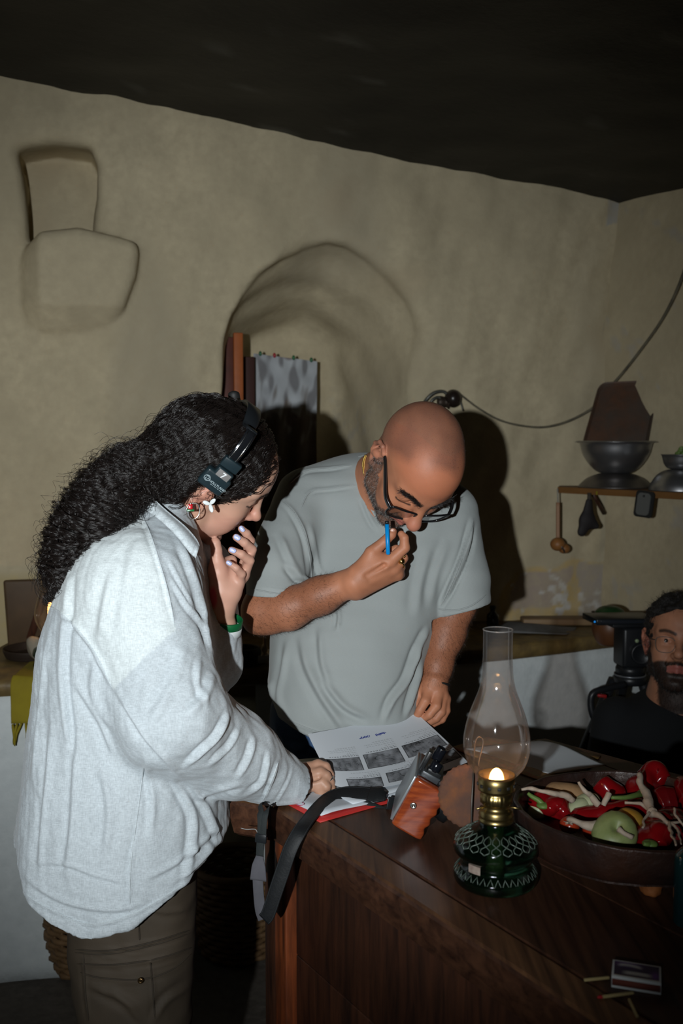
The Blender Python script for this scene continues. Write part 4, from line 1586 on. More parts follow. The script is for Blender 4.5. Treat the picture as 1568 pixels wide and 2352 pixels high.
def hand_left_woman(F):
    h = hz(460, 1180, 8.4, 1.775)
    wr = h(415, 1800, 0.012)
    F.chain([P(487, 1512, 1.822), P(503, 1440, 1.80), wr], [0.030, 0.029, 0.0205], 0.012, flat=((0, 1, 0), 0.85))
    F.chain([wr, h(390, 1480, 0.004), h(345, 1120, -0.002), h(322, 900, -0.004)], [0.0195, 0.0215, 0.0165, 0.0118], 0.014)
    F.chain([wr, h(520, 1480, 0.012), h(640, 1180, 0.016)], [0.0190, 0.0200, 0.0165], 0.014)
    F.chain([wr, h(590, 1530, 0.006), h(725, 1330, 0.006)], [0.0170, 0.0150, 0.0112], 0.012)
    F.cone(h(640, 1180, 0.016), h(840, 1150, 0.018), 0.0145, 0.0110, 0.012)
    F.cone(h(350, 1000, 0.006), h(600, 900, 0.022), 0.010, 0.010, 0.010)
    th = [h(322, 900, -0.004), h(312, 700, -0.006), h(288, 580, -0.008)]
    F.chain(th, [0.0118, 0.0096, 0.0090], 0.004)
    F.ell(h(288, 575, -0.008), (0.0094, 0.0088, 0.0112), None, 0.004)
    fg = {
        'little': ([h(742, 1350, 0.010), h(795, 1165, -0.010), h(690, 1050, -0.022), h(540, 945, -0.026)], [0.0088, 0.0076, 0.0068, 0.0054]),
        'ring': ([h(830, 1230, 0.018), h(950, 905, -0.006), h(790, 785, -0.020), h(600, 700, -0.026)], [0.0092, 0.0086, 0.0078, 0.0064]),
        'middle': ([h(880, 1080, 0.026), h(992, 690, 0.000), h(850, 560, -0.014), h(690, 455, -0.022)], [0.0092, 0.0088, 0.0080, 0.0066]),
        'index': ([h(840, 960, 0.036), h(965, 520, 0.014), h(890, 385, 0.002), h(790, 290, -0.006)], [0.0090, 0.0084, 0.0076, 0.0064]),
    }
    for p, r in fg.values():
        F.chain(p, r, 0.0022, 0.006)
    return fg, wr


w_fingers, w_wrist = hand_left_woman(fb)


def hand_right_woman(F):
    h = hz(640, 1720, 7.84, 1.770)
    F.chain([P(560, 1765, 1.69), P(640, 1795, 1.735), h(330, 560, 0.0)], [0.034, 0.028, 0.024], 0.02)
    for a, b, ra, rb in ((h(300, 680, -0.008), h(765, 600, -0.010), 0.0195, 0.0098), (h(300, 570, 0), h(745, 440, 0.002), 0.0205, 0.0096),
                         (h(300, 450, 0.010), h(700, 300, 0.018), 0.0190, 0.0096), (h(300, 540, 0.008), h(600, 480, 0.012), 0.022, 0.013)):
        F.cone(a, b, ra, rb, 0.007)
    F.chain([h(710, 285, 0.018), h(845, 320, 0.014), h(925, 465, 0.014), h(960, 590, 0.012)], [0.0098, 0.0084, 0.0072, 0.0062], 0.0025, 0.005)
    F.chain([h(752, 425, 0.002), h(855, 480, -0.004), h(930, 600, -0.002), h(968, 710, 0.002)], [0.0098, 0.0086, 0.0076, 0.0064], 0.0025, 0.005)
    F.chain([h(775, 590, -0.010), h(850, 680, -0.014), h(865, 790, -0.006), h(780, 835, 0.004)], [0.0102, 0.0090, 0.0078, 0.0062], 0.0025, 0.005)
    F.chain([h(715, 715, -0.012), h(760, 780, -0.012), h(690, 835, -0.006), h(590, 865, 0.0)], [0.0092, 0.0078, 0.0068, 0.0056], 0.0025, 0.005)
    F.chain([h(420, 760, 0.004), h(560, 840, 0.004), h(660, 870, 0.008)], [0.012, 0.008, 0.007], 0.005)
    for p_, q_ in (((380, 480), (690, 375)), ((380, 640), (720, 525))):
        F.cone(h(*p_, -0.020), h(*q_, -0.012), 0.0035, 0.003, 0.008, True)
    return h


w_h2 = hand_right_woman(fb)
Vb, Fb = fb.mesh(0.0021)
Lb = WH.loc(Vb)
hd = np.linalg.norm(Lb - np.array([0.03, 0, -0.02]), axis=1) < 0.16
brow = np.minimum(brow_dist(Lb, -1, .004), brow_dist(Lb, 1, .004))
lash = np.minimum(lash_dist(Lb, -1, .006), lash_dist(Lb, 1, .006))
sk = np.array((0.56, 0.33, 0.235))
hw = np.linalg.norm(Vb - w_h2(500, 560), axis=1) < 0.11
hp = np.linalg.norm(Vb - P(525, 1290, 1.775), axis=1)
colb = paint(Vb, sk, Lb, [
    (hw * 0.55, (0.40, 0.20, 0.12)),
    (np.clip((0.10 - hp) / 0.04, 0, 0.45), (0.60, 0.31, 0.24)),
    (hd * blob(Lb, (0.108, 0, -0.022), (0.022, 0.02, 0.018), 0.8) * 0.55, (0.60, 0.25, 0.18)),
    (hd * np.maximum(blob(Lb, (0.06, -0.045, -0.03), (0.03, 0.03, 0.03), 0.9), blob(Lb, (0.06, 0.045, -0.03), (0.03, 0.03, 0.03), 0.9)) * 0.35, (0.60, 0.28, 0.20)),
    (hd * blob(Lb, (-0.012, -0.08, 0.0), (0.035, 0.02, 0.045), 0.5) * 0.6, (0.55, 0.22, 0.16)),
    (hd * lip_weight(Lb) * 0.85, (0.42, 0.13, 0.12)),
    (hd * np.clip((0.0030 - lash) / 0.0016, 0, 1) * 0.9, (0.03, 0.018, 0.015)),
    (hd * np.clip((0.0050 - brow) / 0.003, 0, 1) * 0.55, (0.06, 0.035, 0.03)),
    (blob(Vb, P(490, 1371, 1.765), (0.008, 0.03, 0.020), 0.5) * 0.9, (0.62, 0.06, 0.10)),
])
add('body', Vb, Fb, M_SKIN, woman, cols=colb)
Nb = normals(Vb, Fb)
M_HAIR = hair_mat('hair_black', (0.012, 0.009, 0.008), 0.38, 0.6)
for y in (-1, 1):
    ds = hd * np.clip((0.0036 - brow_dist(Lb, y, .004)) / 0.0015, 0, 1)
    lie = (WH.R @ np.array([-0.5, y * 0.8, 0.1]))
    short_hair('eyebrow', Vb, Nb, Fb, ds + 1e-9, 380, 0.0052, lie, 0.00018, M_HAIR, woman, 5 + y, 0.12)
# lashes
q = np.linspace(0, 1, 17) + 0.02 * np.sin(np.arange(17) * 5.1)
ls = np.array([WH.w(0.0870 - 0.009 * t, -0.021 - 0.024 * t, 0.0075) for t in q])
out = np.array([WH.R @ unit((0.8, -0.35 - 0.5 * t, -0.55)) for t in q])
lp = np.stack([ls + out * ((0.0055 + 0.0016 * np.sin(np.arange(17) * 3.7))[:, None] * u) + np.array([0, 0, 1]) * (u * u * 0.0022) for u in np.linspace(0, 1, 4)], 1)
strands('eyelashes', lp, np.linspace(0.00024, 0.00006, 4)[None], hair_mat('lash_black', (0.004, 0.003, 0.003), 0.9, 0.1), woman)

M_NAIL = mat('nail_varnish', (0.52, 0.58, 0.86), 0.18, coat=0.6)
h_ = hz(460, 1180, 8.4, 1.775)
for c, a, ln, wd in ((h_(556, 948, -0.0325), (-0.72, 0, 0.42), 0.0056, 0.0040), (h_(626, 700, -0.0335), (-0.75, 0, 0.34), 0.0064, 0.0048),
                     (h_(712, 452, -0.0300), (-0.72, 0, 0.45), 0.0066, 0.0052), (h_(808, 290, -0.0135), (-0.55, 0, 0.7), 0.0062, 0.0044)):
    nail(c, a, (0.30, -1.0, 0.35), ln, wd, M_NAIL, woman)

# ---- shirt
fs = Field()
rows = []
for py, xl, xr, d, ry in ((1135, 338, 392, 1.73, 0.045), (1160, 300, 420, 1.73, 0.066), (1200, 238, 440, 1.73, 0.118), (1260, 190, 458, 1.72, 0.165), (1330, 150, 466, 1.72, 0.190), (1400, 122, 476, 1.72, 0.195),
                          (1480, 100, 488, 1.72, 0.195), (1560, 88, 496, 1.72, 0.195), (1650, 76, 503, 1.72, 0.195), (1750, 63, 508, 1.72, 0.20), (1850, 50, 515, 1.72, 0.205),
                          (1950, 36, 521, 1.72, 0.21), (2020, 32, 522, 1.72, 0.21), (2160, 36, 520, 1.72, 0.21)):
    c = P((xl + xr) / 2, py, d)
    rows.append((c[2], c[0], c[1], (xr - xl) / 2 / FPX * d, ry))
fs.loft(rows, 0.03, 2.15, 0.03)
sh, el, cu = P(322, 1350, 1.600), P(392, 1640, 1.555), P(662, 1805, 1.735)
fs.cone(P(360, 1215, 1.70), sh, 0.060, 0.092, 0.06)
fs.cone(sh, el, 0.092, 0.084, 0.035)
fs.cone(el, P(545, 1735, 1.655), 0.085, 0.068, 0.03)
fs.cone(P(545, 1735, 1.655), P(632, 1787, 1.714), 0.066, 0.047, 0.02)
fs.cone(P(630, 1787, 1.713), P(668, 1808, 1.739), 0.0455, 0.0445, 0.006)
# far sleeve with turned cuff
fs.cone(P(440, 1330, 1.86), P(478, 1520, 1.83), 0.085, 0.060, 0.04)
fs.cone(P(478, 1520, 1.83), P(501, 1455, 1.80), 0.055, 0.036, 0.03)
# hollows: neck opening, cuffs, hem
fs.cone(P(440, 1165, 1.745), P(418, 1222, 1.745), 0.052, 0.046, 0.012, True)
fs.cone(P(668, 1808, 1.739) , P(720, 1840, 1.775), 0.0395, 0.0395, 0.004, True)
ax = unit(P(668, 1808, 1.739) - P(630, 1787, 1.713))
cc = P(672, 1810, 1.742)


def beyond(p):
    return np.maximum(-((p - cc.astype(np.float32)) @ ax.astype(np.float32)), np.linalg.norm(p - cc.astype(np.float32), axis=1) - 0.1).astype(np.float32)


fs.put(beyond, cc - 0.1, cc + 0.1, 0.004, True)
fs.cone(P(501, 1462, 1.80), P(506, 1425, 1.80), 0.029, 0.032, 0.004, True)
hem_x = np.array([10, 28, 60, 130, 205, 300, 400, 480, 523, 545])
hem_y = np.array([1990, 2020, 2072, 2113, 2138, 2117, 2060, 2000, 1962, 1930])
hz_p = np.array([P(a, b, 1.55) for a, b in zip(hem_x, hem_y)])


def hem(p):
    z = np.interp(p[:, 0] + 0.10 * (p[:, 1] - 1.55) * 0, hz_p[:, 0], hz_p[:, 2])
    return ((p[:, 2] - z) * 0.8).astype(np.float32)


fs.put(hem, (-1, 1, 0.4), (0.3, 2.2, 0.90), 0.004, True)
rin = [(z, cx, cy, rx - 0.007, ry - 0.007) for z, cx, cy, rx, ry in rows if z < P(0, 1900, 1.72)[2]]


class _In(Field):
    pass


fi = _In()
fi.loft(rin, 0.01, 2.15, 0.06)
fin = fi.prims[0]
fs.put(fin[0], fin[1], fin[2], 0.003, True)
Vs, Fs = fs.mesh(0.0034)
Ns = normals(Vs, Fs)
z_ = Vs[:, 2]
low = np.clip((1.35 - z_) / 0.35, 0, 1)
Vs = Vs + Ns * (0.0045 * wob(Vs, 11, 16, aniso=(1, 1, 0.35)) * (0.4 + 0.6 * low) + 0.0016 * wob(Vs, 12, 55, aniso=(1, 1, 0.5)) + 0.0007 * wob(Vs, 13, 130) + 0.0015 * (0.6 - np.abs(wob(Vs, 14, 34, aniso=(1, 1, 0.45)))))[:, None]
Ns = normals(Vs, Fs)
Vs = folds(Vs, Ns, [(p_, w_ * .85, a_ * .85) for p_, w_, a_ in [
    # back panel and drop-shoulder seam
    ([(128, 1398), (168, 1435), (215, 1495), (258, 1582)], 7, 0.0050),
    ([(170, 1290), (163, 1380), (157, 1450), (152, 1540), (160, 1640), (175, 1760)], 9, -0.0075),
    ([(120, 1420), (105, 1500), (95, 1600), (85, 1690), (72, 1800)], 7, 0.006),
    ([(262, 1300), (240, 1400), (228, 1480)], 14, 0.0060),
    ([(330, 1210), (300, 1300), (285, 1400), (270, 1490)], 18, 0.0040),
    ([(312, 1160), (345, 1230), (368, 1300), (388, 1380), (402, 1440)], 5, 0.0035),
    ([(402, 1220), (440, 1310), (462, 1380), (485, 1470)], 8, 0.0060),
    ([(395, 1330), (430, 1390), (470, 1440), (492, 1520)], 6, 0.0060),
    ([(385, 1280), (415, 1340), (448, 1400)], 5, 0.0035),
    # upper arm and elbow
    ([(262, 1575), (300, 1640), (340, 1700), (395, 1760), (430, 1800)], 8, 0.0070),
    ([(170, 1560), (205, 1620), (240, 1680), (262, 1740)], 9, 0.0065),
    ([(225, 1500), (212, 1580), (235, 1640), (280, 1690)], 12, 0.0050),
    ([(530, 1630), (500, 1690), (470, 1720), (420, 1765)], 7, 0.0085),
    ([(552, 1668), (530, 1710), (500, 1740), (478, 1760)], 6, 0.0060),
    ([(585, 1690), (572, 1740), (545, 1790)], 7, 0.0065),
    ([(618, 1722), (612, 1765), (600, 1800), (560, 1830)], 6, 0.0055),
    ([(490, 1540), (470, 1600), (430, 1640)], 12, 0.0065),
    ([(430, 1470), (400, 1560), (370, 1620), (330, 1660)], 14, 0.0045),
    ([(460, 1500), (455, 1560), (480, 1630)], 8, 0.0040),
    ([(440, 1835), (500, 1815), (560, 1800)], 8, 0.0050),
    ([(672, 1757), (664, 1790), (640, 1835), (622, 1862)], 3.5, 0.0022),
    ([(640, 1742), (625, 1790), (602, 1845)], 4, 0.0042),
    # skirt of the shirt
    ([(380, 1760), (420, 1820), (445, 1880), (440, 1960), (420, 2040)], 10, 0.0075),
    ([(430, 1790), (470, 1850), (500, 1920), (515, 1960)], 9, 0.0070),
    ([(330, 1720), (350, 1830), (345, 1930)], 10, 0.0050),
    ([(180, 1660), (172, 1780), (165, 1900), (150, 2020)], 10, 0.0060),
    ([(120, 1640), (110, 1780), (98, 1900), (90, 2020)], 9, 0.0060),
    ([(230, 1740), (250, 1860), (240, 1980)], 12, 0.0050),
    ([(318, 1900), (300, 1990), (298, 2095)], 5, 0.0030),
    ([(50, 2005), (90, 2040), (160, 2075), (260, 2090), (350, 2070)], 8, 0.0050),
    ([(36, 2030), (70, 2065), (135, 2100), (205, 2126), (300, 2104), (400, 2048), (480, 1988)], 4, 0.0030),
    ([(70, 1980), (150, 1985), (220, 2010), (300, 2030)], 7, 0.0040),
    ([(330, 2020), (400, 1985), (470, 1930), (510, 1890)], 8, 0.0055),
    ([(395, 2030), (450, 1990), (505, 1930)], 6, 0.0045),
]])
M_LINEN = weave(mat('white_linen', (0.53, 0.585, 0.61), 0.85, sheen=0.15, bump=(30, 0.10, 0.006)), 760, 0.38, 0.0008, 0.19)
M_LINEN2 = weave(mat('linen_panels', vcol=True, rough=0.85, sheen=0.15, bump=(30, 0.10, 0.006)), 760, 0.38, 0.0008, 0.19)
px_, py_, _d = proj(Vs)
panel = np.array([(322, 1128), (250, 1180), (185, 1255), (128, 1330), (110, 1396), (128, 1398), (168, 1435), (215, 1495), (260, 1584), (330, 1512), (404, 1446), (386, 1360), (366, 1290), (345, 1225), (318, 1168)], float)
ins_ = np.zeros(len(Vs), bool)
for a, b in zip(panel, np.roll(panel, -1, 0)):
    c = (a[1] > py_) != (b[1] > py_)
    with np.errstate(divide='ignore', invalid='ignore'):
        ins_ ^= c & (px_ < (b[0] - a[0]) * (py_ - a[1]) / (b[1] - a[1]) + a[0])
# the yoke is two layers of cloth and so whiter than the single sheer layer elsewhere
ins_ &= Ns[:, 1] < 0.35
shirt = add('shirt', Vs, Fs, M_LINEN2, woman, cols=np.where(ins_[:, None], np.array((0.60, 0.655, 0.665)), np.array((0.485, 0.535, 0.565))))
trim_strip('collar', fs, [(332, 1116), (352, 1143), (380, 1170), (424, 1207), (450, 1236), (458, 1252)], [(300, 1150), (330, 1168), (366, 1194), (402, 1228), (434, 1268), (449, 1282)], [.016, .020, .016, .009], .0024, M_LINEN, shirt, crinkle=.0012)
tree = BVHTree.FromPolygons(Vs.tolist(), Fs.tolist())
for ln in ([(128, 1398), (168, 1435), (215, 1495), (258, 1582)], [(318, 1168), (345, 1225), (366, 1290), (386, 1360), (402, 1440)], [(640, 1748), (625, 1790), (603, 1842)], [(336, 1712), (318, 1850), (300, 1990), (297, 2095)], [(40, 2028), (70, 2062), (135, 2098), (205, 2123), (300, 2101), (400, 2045), (478, 1988)]):
    seam('seam', tree, ln, .0011, M_LINEN, shirt)


# ---- trousers
ft = Field()
for d, x0 in ((1.655, 0), (1.80, 8)):
    r_ = []
    for py, xl, xr, ry in ((1960, 175 + x0, 452, 0.085), (2050, 160 + x0, 447, 0.09), (2140, 158 + x0, 444, 0.088), (2250, 172 + x0, 440, 0.085), (2352, 190 + x0, 438, 0.082), (2600, 215 + x0, 425, 0.072), (2900, 230 + x0, 400, 0.066), (3150, 240 + x0, 385, 0.062)):
        c = P((xl + xr) / 2, py, d)
        r_.append((max(c[2], 0.03), c[0], c[1], (xr - xl) / 2 / FPX * d, ry))
    r_ = [q for i, q in enumerate(r_) if i == 0 or q[2] != r_[i - 1][2]]
    zz, keep = set(), []
    for q in r_:
        if round(q[0], 3) not in zz:
            keep.append(q)
            zz.add(round(q[0], 3))
    ft.loft(keep, 0.03, 2.2, 0.02)
Vt, Ft = ft.mesh(0.005)
Nt = normals(Vt, Ft)
Vt = Vt + Nt * (0.003 * wob(Vt, 21, 22, aniso=(1, 1, 0.6)) + 0.001 * wob(Vt, 22, 70))[:, None]
Vt = folds(Vt, normals(Vt, Ft), [
    ([(172, 2182), (250, 2185), (350, 2165), (443, 2135)], 4, 0.0050),
    ([(175, 2216), (260, 2218), (345, 2208), (440, 2178)], 4, 0.0040),
    ([(185, 2235), (260, 2252), (320, 2252), (400, 2225), (440, 2195)], 3, 0.0022),
    ([(345, 2208), (350, 2260), (356, 2330)], 3, 0.0022),
    ([(318, 2120), (320, 2160)], 3, 0.0025),
    ([(200, 2260), (280, 2300), (330, 2352)], 8, 0.0050),
    ([(250, 2270), (320, 2320)], 7, 0.0040),
    ([(440, 2260), (380, 2300), (350, 2352)], 8, 0.0045),
    ([(330, 2080), (380, 2095), (440, 2085)], 7, 0.0035),
    ([(190, 2200), (196, 2280), (205, 2352)], 4, 0.003)])
trousers = add('trousers', Vt, Ft, weave(mat('olive_cotton', (0.062, 0.045, 0.029), 0.75, noise=(9, (0.046, 0.034, 0.022), 1.5)), 1800, 0.25), woman)
M_SEAM = mat('trouser_seam', (0.034, 0.025, 0.016), 0.8)
tree = BVHTree.FromPolygons(Vt.tolist(), Ft.tolist())
for ln in ([(172, 2181), (250, 2184), (350, 2164), (443, 2134)], [(172, 2188), (250, 2191), (350, 2171), (443, 2141)], [(176, 2214), (260, 2216), (345, 2206)], [(345, 2206), (390, 2194), (441, 2176)],
           [(184, 2234), (230, 2246), (320, 2250), (390, 2230), (440, 2190)], [(345, 2206), (350, 2260), (356, 2340)], [(318, 2116), (321, 2160)], [(192, 2190), (196, 2280), (204, 2345)]):
    seam('seam', tree, ln, .0014, M_SEAM, trousers)
V, F = lathe([(0.0005, 0.0022), (0.0022, 0.0018), (0.0034, 0.003), (0.0046, 0.002), (0.005, 0)], seg=16, R=np.array([[1, 0, 0], [0, 0, -1], [0, 1, 0]]))
add('rivet', V + P(323, 2252, 1.567), F, mat('brass_dark', (0.35, 0.22, 0.10), 0.3, 1.0), trousers)
for x, d in ((300, 1.66), (310, 1.80)):
    a = P(x, 3000, d)
    f_ = Field()
    f_.cone((a[0] - 0.05, a[1], 0.05), (a[0] + 0.12, a[1], 0.035), 0.045, 0.034, 0.02)
    f_.ell((a[0] + 0.03, a[1], 0.015), (0.13, 0.045, 0.02), None, 0.02)
    f_.put(lambda p: (p[:, 2] - 0.001).astype(np.float32), (-2, -2, -0.2), (2, 4, 0.03), 0.003, True)
    V, F = f_.mesh(0.007)
    add('shoe', V, F, M_RUBBER, woman)

# ---- hair: a shaped mass, then curling strands over it
fh = Field()
fh.ell(WH.w(-0.014, 0, 0.046), np.array((0.101, 0.082, 0.087)), WH.R, 0.02)
fh.ell(WH.w(-0.046, 0, 0.026), np.array((0.078, 0.078, 0.078)), WH.R, 0.03)
tail = [(458, 1035, 1.72, .080), (402, 1066, 1.70, .060), (348, 1086, 1.67, .043), (298, 1104, 1.64, .038), (250, 1146, 1.62, .036), (210, 1200, 1.61, .035), (178, 1254, 1.61, .032), (150, 1304, 1.61, .020)]
for (a, b, c, r0), (a2, b2, c2, r1) in zip(tail[:-1], tail[1:]):
    fh.cone(P(a, b, c), P(a2, b2, c2), r0, r1, 0.03)
fh.cone(WH.w(-0.035, -0.075, 0.02), WH.w(-0.045, -0.060, -0.055), 0.030, 0.022, 0.03)
# keep the face, ear and nape free
fh.ell(WH.w(0.094, 0, -0.052), np.array((0.080, 0.12, 0.104)), WH.R, 0.012, True)
fh.ell(WH.w(0.118, 0, 0.012), np.array((0.062, 0.075, 0.070)), WH.R, 0.012, True)
fh.ell(WH.w(-0.010, -0.098, -0.012), np.array((0.034, 0.05, 0.050)), WH.R, 0.01, True)
Vh, Fh = fh.mesh(0.0032)
Nh = normals(Vh, Fh)
Vh = Vh + Nh * (0.005 * wob(Vh, 31, 60) + 0.003 * wob(Vh, 32, 140) - 0.004)[:, None]
hair = add('hair', Vh, Fh, mat('hair_mass', (0.010, 0.008, 0.007), 0.55, bump=(170, 0.7, 0.006), bump2=(500, 0.5, 0.003)), woman)

rg = np.random.default_rng(7)
tp = np.array([P(a, b, c) for a, b, c, r in tail])
tp_s = spline(tp, 60)
tp_t = np.gradient(tp_s, axis=0)
tp_t /= np.linalg.norm(tp_t, axis=1)[:, None]
NG, NC, NM = 1350, 11, 52


def bare(p):
    """near the ear or the face, where no lock may lie"""
    L = WH.loc(p)
    ear = ((L - np.array((-0.012, -0.085, -0.002))) / np.array((0.030, 0.05, 0.042))) ** 2
    face = ((L - np.array((0.094, 0, -0.050))) / np.array((0.072, 0.11, 0.098))) ** 2
    return (ear.sum(1) < 1) | (face.sum(1) < 1)


f = rg.choice(len(Fh), 14000)
f = f[Vh[Fh[f, 0]][:, 1] < 1.90]
root = Vh[Fh[f, 0]]
root = root[~bare(root)]
front = WH.loc(root)[:, 0] > 0.025
keep = [0]
for i in range(1, len(root)):           # spread the locks evenly
    if len(keep) >= NG:
        break
    if ((root[keep] - root[i]) ** 2).sum(1).min() > (0.0040 if front[i] else 0.0070) ** 2:
        keep.append(i)
root = root[keep]
NG = len(root)
pos = root.copy()
g_pts, g_n, g_b, g_k = np.zeros((NG, NM, 3)), np.zeros((NG, NM, 3)), np.zeros((NG, NM, 3)), np.zeros((NG, NM))
step = rg.uniform(0.0034, 0.0050, NG)
gdir = np.zeros_like(pos)
dead = np.zeros(NG, bool)
for i in range(NM):
    dd = ((pos[:, None] - tp_s[None]) ** 2).sum(-1)
    k = np.argmin(dd, 1)
    onhead = (np.linalg.norm(WH.loc(pos), axis=1) < 0.112) * 1.0
    T = tp_t[np.minimum(k + 2, 59)]
    to = tp_s[np.minimum(k + 6, 59)] - pos
    nrm = fh.grad(pos, 0.004)
    sw = np.cross(nrm, T)
    dirn = T + 2.0 * to * onhead[:, None] + (0.35 * wob(pos, 41, 45))[:, None] * sw
    dirn = dirn - nrm * (dirn * nrm).sum(1)[:, None]
    dirn /= np.linalg.norm(dirn, axis=1)[:, None] + 1e-9
    gdir = dirn if i == 0 else 0.6 * gdir + 0.4 * dirn
    g_pts[:, i], g_n[:, i], g_b[:, i], g_k[:, i] = pos, nrm, np.cross(nrm, gdir), k / 59.0
    pos = pos + gdir * step[:, None]
    dv = fh.eval(pos)
    pos = pos - nrm * np.clip(dv, -0.006, 0.006)[:, None]
    dead |= bare(pos) & (i < 14)
ok = ~dead
g_pts, g_n, g_b, g_k, step = g_pts[ok], g_n[ok], g_b[ok], g_k[ok], step[ok]
NG = len(g_pts)
ph0 = rg.uniform(0, 6.28, NG)
wv0 = rg.uniform(150, 300, NG)
am0 = rg.uniform(0.6, 1.7, NG)
lf0 = rg.uniform(-0.004, 0.004, NG)
s_al = np.arange(NM)[None] * step[:, None]
prog = np.clip((g_k - 0.18) * 1.9, 0.13, 1) * np.clip(np.arange(NM) / 5.0, 0, 1)[None]
amp = (0.0008 + 0.0088 * prog) * am0[:, None]
ph = ph0[:, None] + wv0[:, None] * s_al
loose = np.clip((np.arange(NM)[None] - 30) / 22, 0, 1) * rg.uniform(0, 1, NG)[:, None] ** 2
guide = g_pts + g_n * (lf0[:, None] + amp * (0.55 + 0.6 * np.sin(ph)) + 0.014 * loose)[..., None] + g_b * (amp * np.cos(ph))[..., None]
off_n = rg.normal(size=(NG, NC)) * 0.0016
off_b = rg.normal(size=(NG, NC)) * 0.0030
tight = 1.0 - 0.55 * prog
kid = guide[:, None] + g_n[:, None] * (off_n[:, :, None] * tight[:, None])[..., None] + g_b[:, None] * (off_b[:, :, None] * tight[:, None])[..., None]
jit_ = rg.normal(size=(NG, NC, 1, 3)) * 0.0012 * (np.arange(NM) / NM)[None, None, :, None]
kid = kid + jit_
stray = rg.random((NG, NC)) < 0.045
lift_s = (np.arange(NM) / NM) ** 1.5
fr1, fr2 = rg.uniform(0.15, 0.40, (NG, NC, 1)), rg.uniform(0, 6.28, (NG, NC, 1))
kid = kid + (stray[..., None] * 1.0)[..., None] * (g_n[:, None] * (0.020 * lift_s[None, None] * (1 + 0.5 * np.sin(np.arange(NM)[None, None] * fr1 + fr2)))[..., None] + g_b[:, None] * (0.006 * np.sin(np.arange(NM)[None, None] * fr1 * 1.7 + fr2) * lift_s[None, None])[..., None])
pts = kid.reshape(-1, NM, 3)
strands('hair_strands', pts, np.linspace(0.00036, 0.00020, NM)[None], hair_mat('hair_strand', (0.010, 0.0070, 0.0060), 0.34, 0.45), woman)

# ================================================================== the man with the pen
man = thing('person', 'bald bearded man in grey t-shirt and black glasses, holding a blue pen to his mouth', 'person', P(790, 2600, 2.12) * np.array([1, 1, 0]))
MH = Head(rot(math.radians(-82.7), math.radians(63.0), math.radians(-19.7)), P(949.5, 1068.5, 1.965), 1.03)
fb = Field()
MH.build(fb, nose=1.12, nw=1.22)
MH_neck = P(880, 1120, 2.15)
fb.cone(MH.w(-0.035, 0, -0.040), MH_neck, 0.060, 0.066, 0.03)
fb.cone(MH.w(0.0, 0, -0.06), P(890, 1150, 2.13), 0.050, 0.058, 0.03)
fb.cone(MH_neck, P(850, 1300, 2.16), 0.07, 0.095, 0.05)
fb.cone(P(850, 1300, 2.16), P(790, 1640, 2.14), 0.095, 0.10, 0.05)
fb.cone(P(720, 1130, 2.16), P(1020, 1170, 2.17), 0.045, 0.045, 0.05)


def zz(z0, z1, sc, d):
    return lambda x, y, o=0.0: P(z0 + x / sc, z1 + y / sc, d + o)


# right arm and the hand with the pen
fb.chain([P(700, 1140, 2.13), P(606, 1402, 1.985)], [0.050, 0.043], 0.03)
fb.chain([P(606, 1402, 1.985), P(660, 1398, 1.965), P(735, 1368, 1.945), P(812, 1334, 1.925)], [0.041, 0.041, 0.035, 0.0275], 0.02)
fb.cone(P(584, 1432, 1.99), P(620, 1425, 1.98), 0.016, 0.02, 0.025)
h = zz(800, 1180, 7.84, 1.915)
for a, b, ra, rb in ((h(120, 1230, 0), h(720, 870, -0.004), 0.026, 0.0145), (h(120, 1300, 0.006), h(820, 990, 0.006), 0.024, 0.0130), (h(140, 1370, 0.012), h(880, 1085, 0.018), 0.020, 0.0115),
                     (h(200, 1080, 0.0), h(560, 900, 0.0), 0.020, 0.020), (h(220, 1050, 0.0), h(420, 720, -0.004), 0.019, 0.0145), (h(420, 860, 0.006), h(690, 800, 0.006), 0.014, 0.012)):
    fb.cone(a, b, ra, rb, 0.010)
fb.chain([h(410, 700, -0.004), h(640, 510, -0.006), h(770, 370, -0.002), h(803, 320, 0.0)], [0.0130, 0.0104, 0.0094, 0.0074], 0.003)
fb.chain([h(730, 870, -0.004), h(1010, 610, -0.010), h(1005, 440, -0.012), h(950, 365, -0.010)], [0.0128, 0.0104, 0.0086, 0.0070], 0.0025, 0.006)
fb.chain([h(830, 985, 0.004), h(985, 800, 0.012), h(860, 640, 0.016), h(700, 690, 0.018)], [0.0116, 0.0098, 0.0088, 0.0076], 0.0025, 0.005)
fb.chain([h(880, 1060, 0.014), h(935, 960, 0.026), h(830, 850, 0.034)], [0.0112, 0.0098, 0.0085], 0.003, 0.006)
fb.chain([h(890, 1110, 0.022), h(935, 1090, 0.034), h(860, 1000, 0.040)], [0.0105, 0.0090, 0.0080], 0.003, 0.006)
for a, b in (((640, 930), (330, 1120)), ((770, 1030), (400, 1190))):
    fb.cone(h(*a, -0.017), h(*b, -0.024), 0.004, 0.003, 0.008, True)
mh1 = h
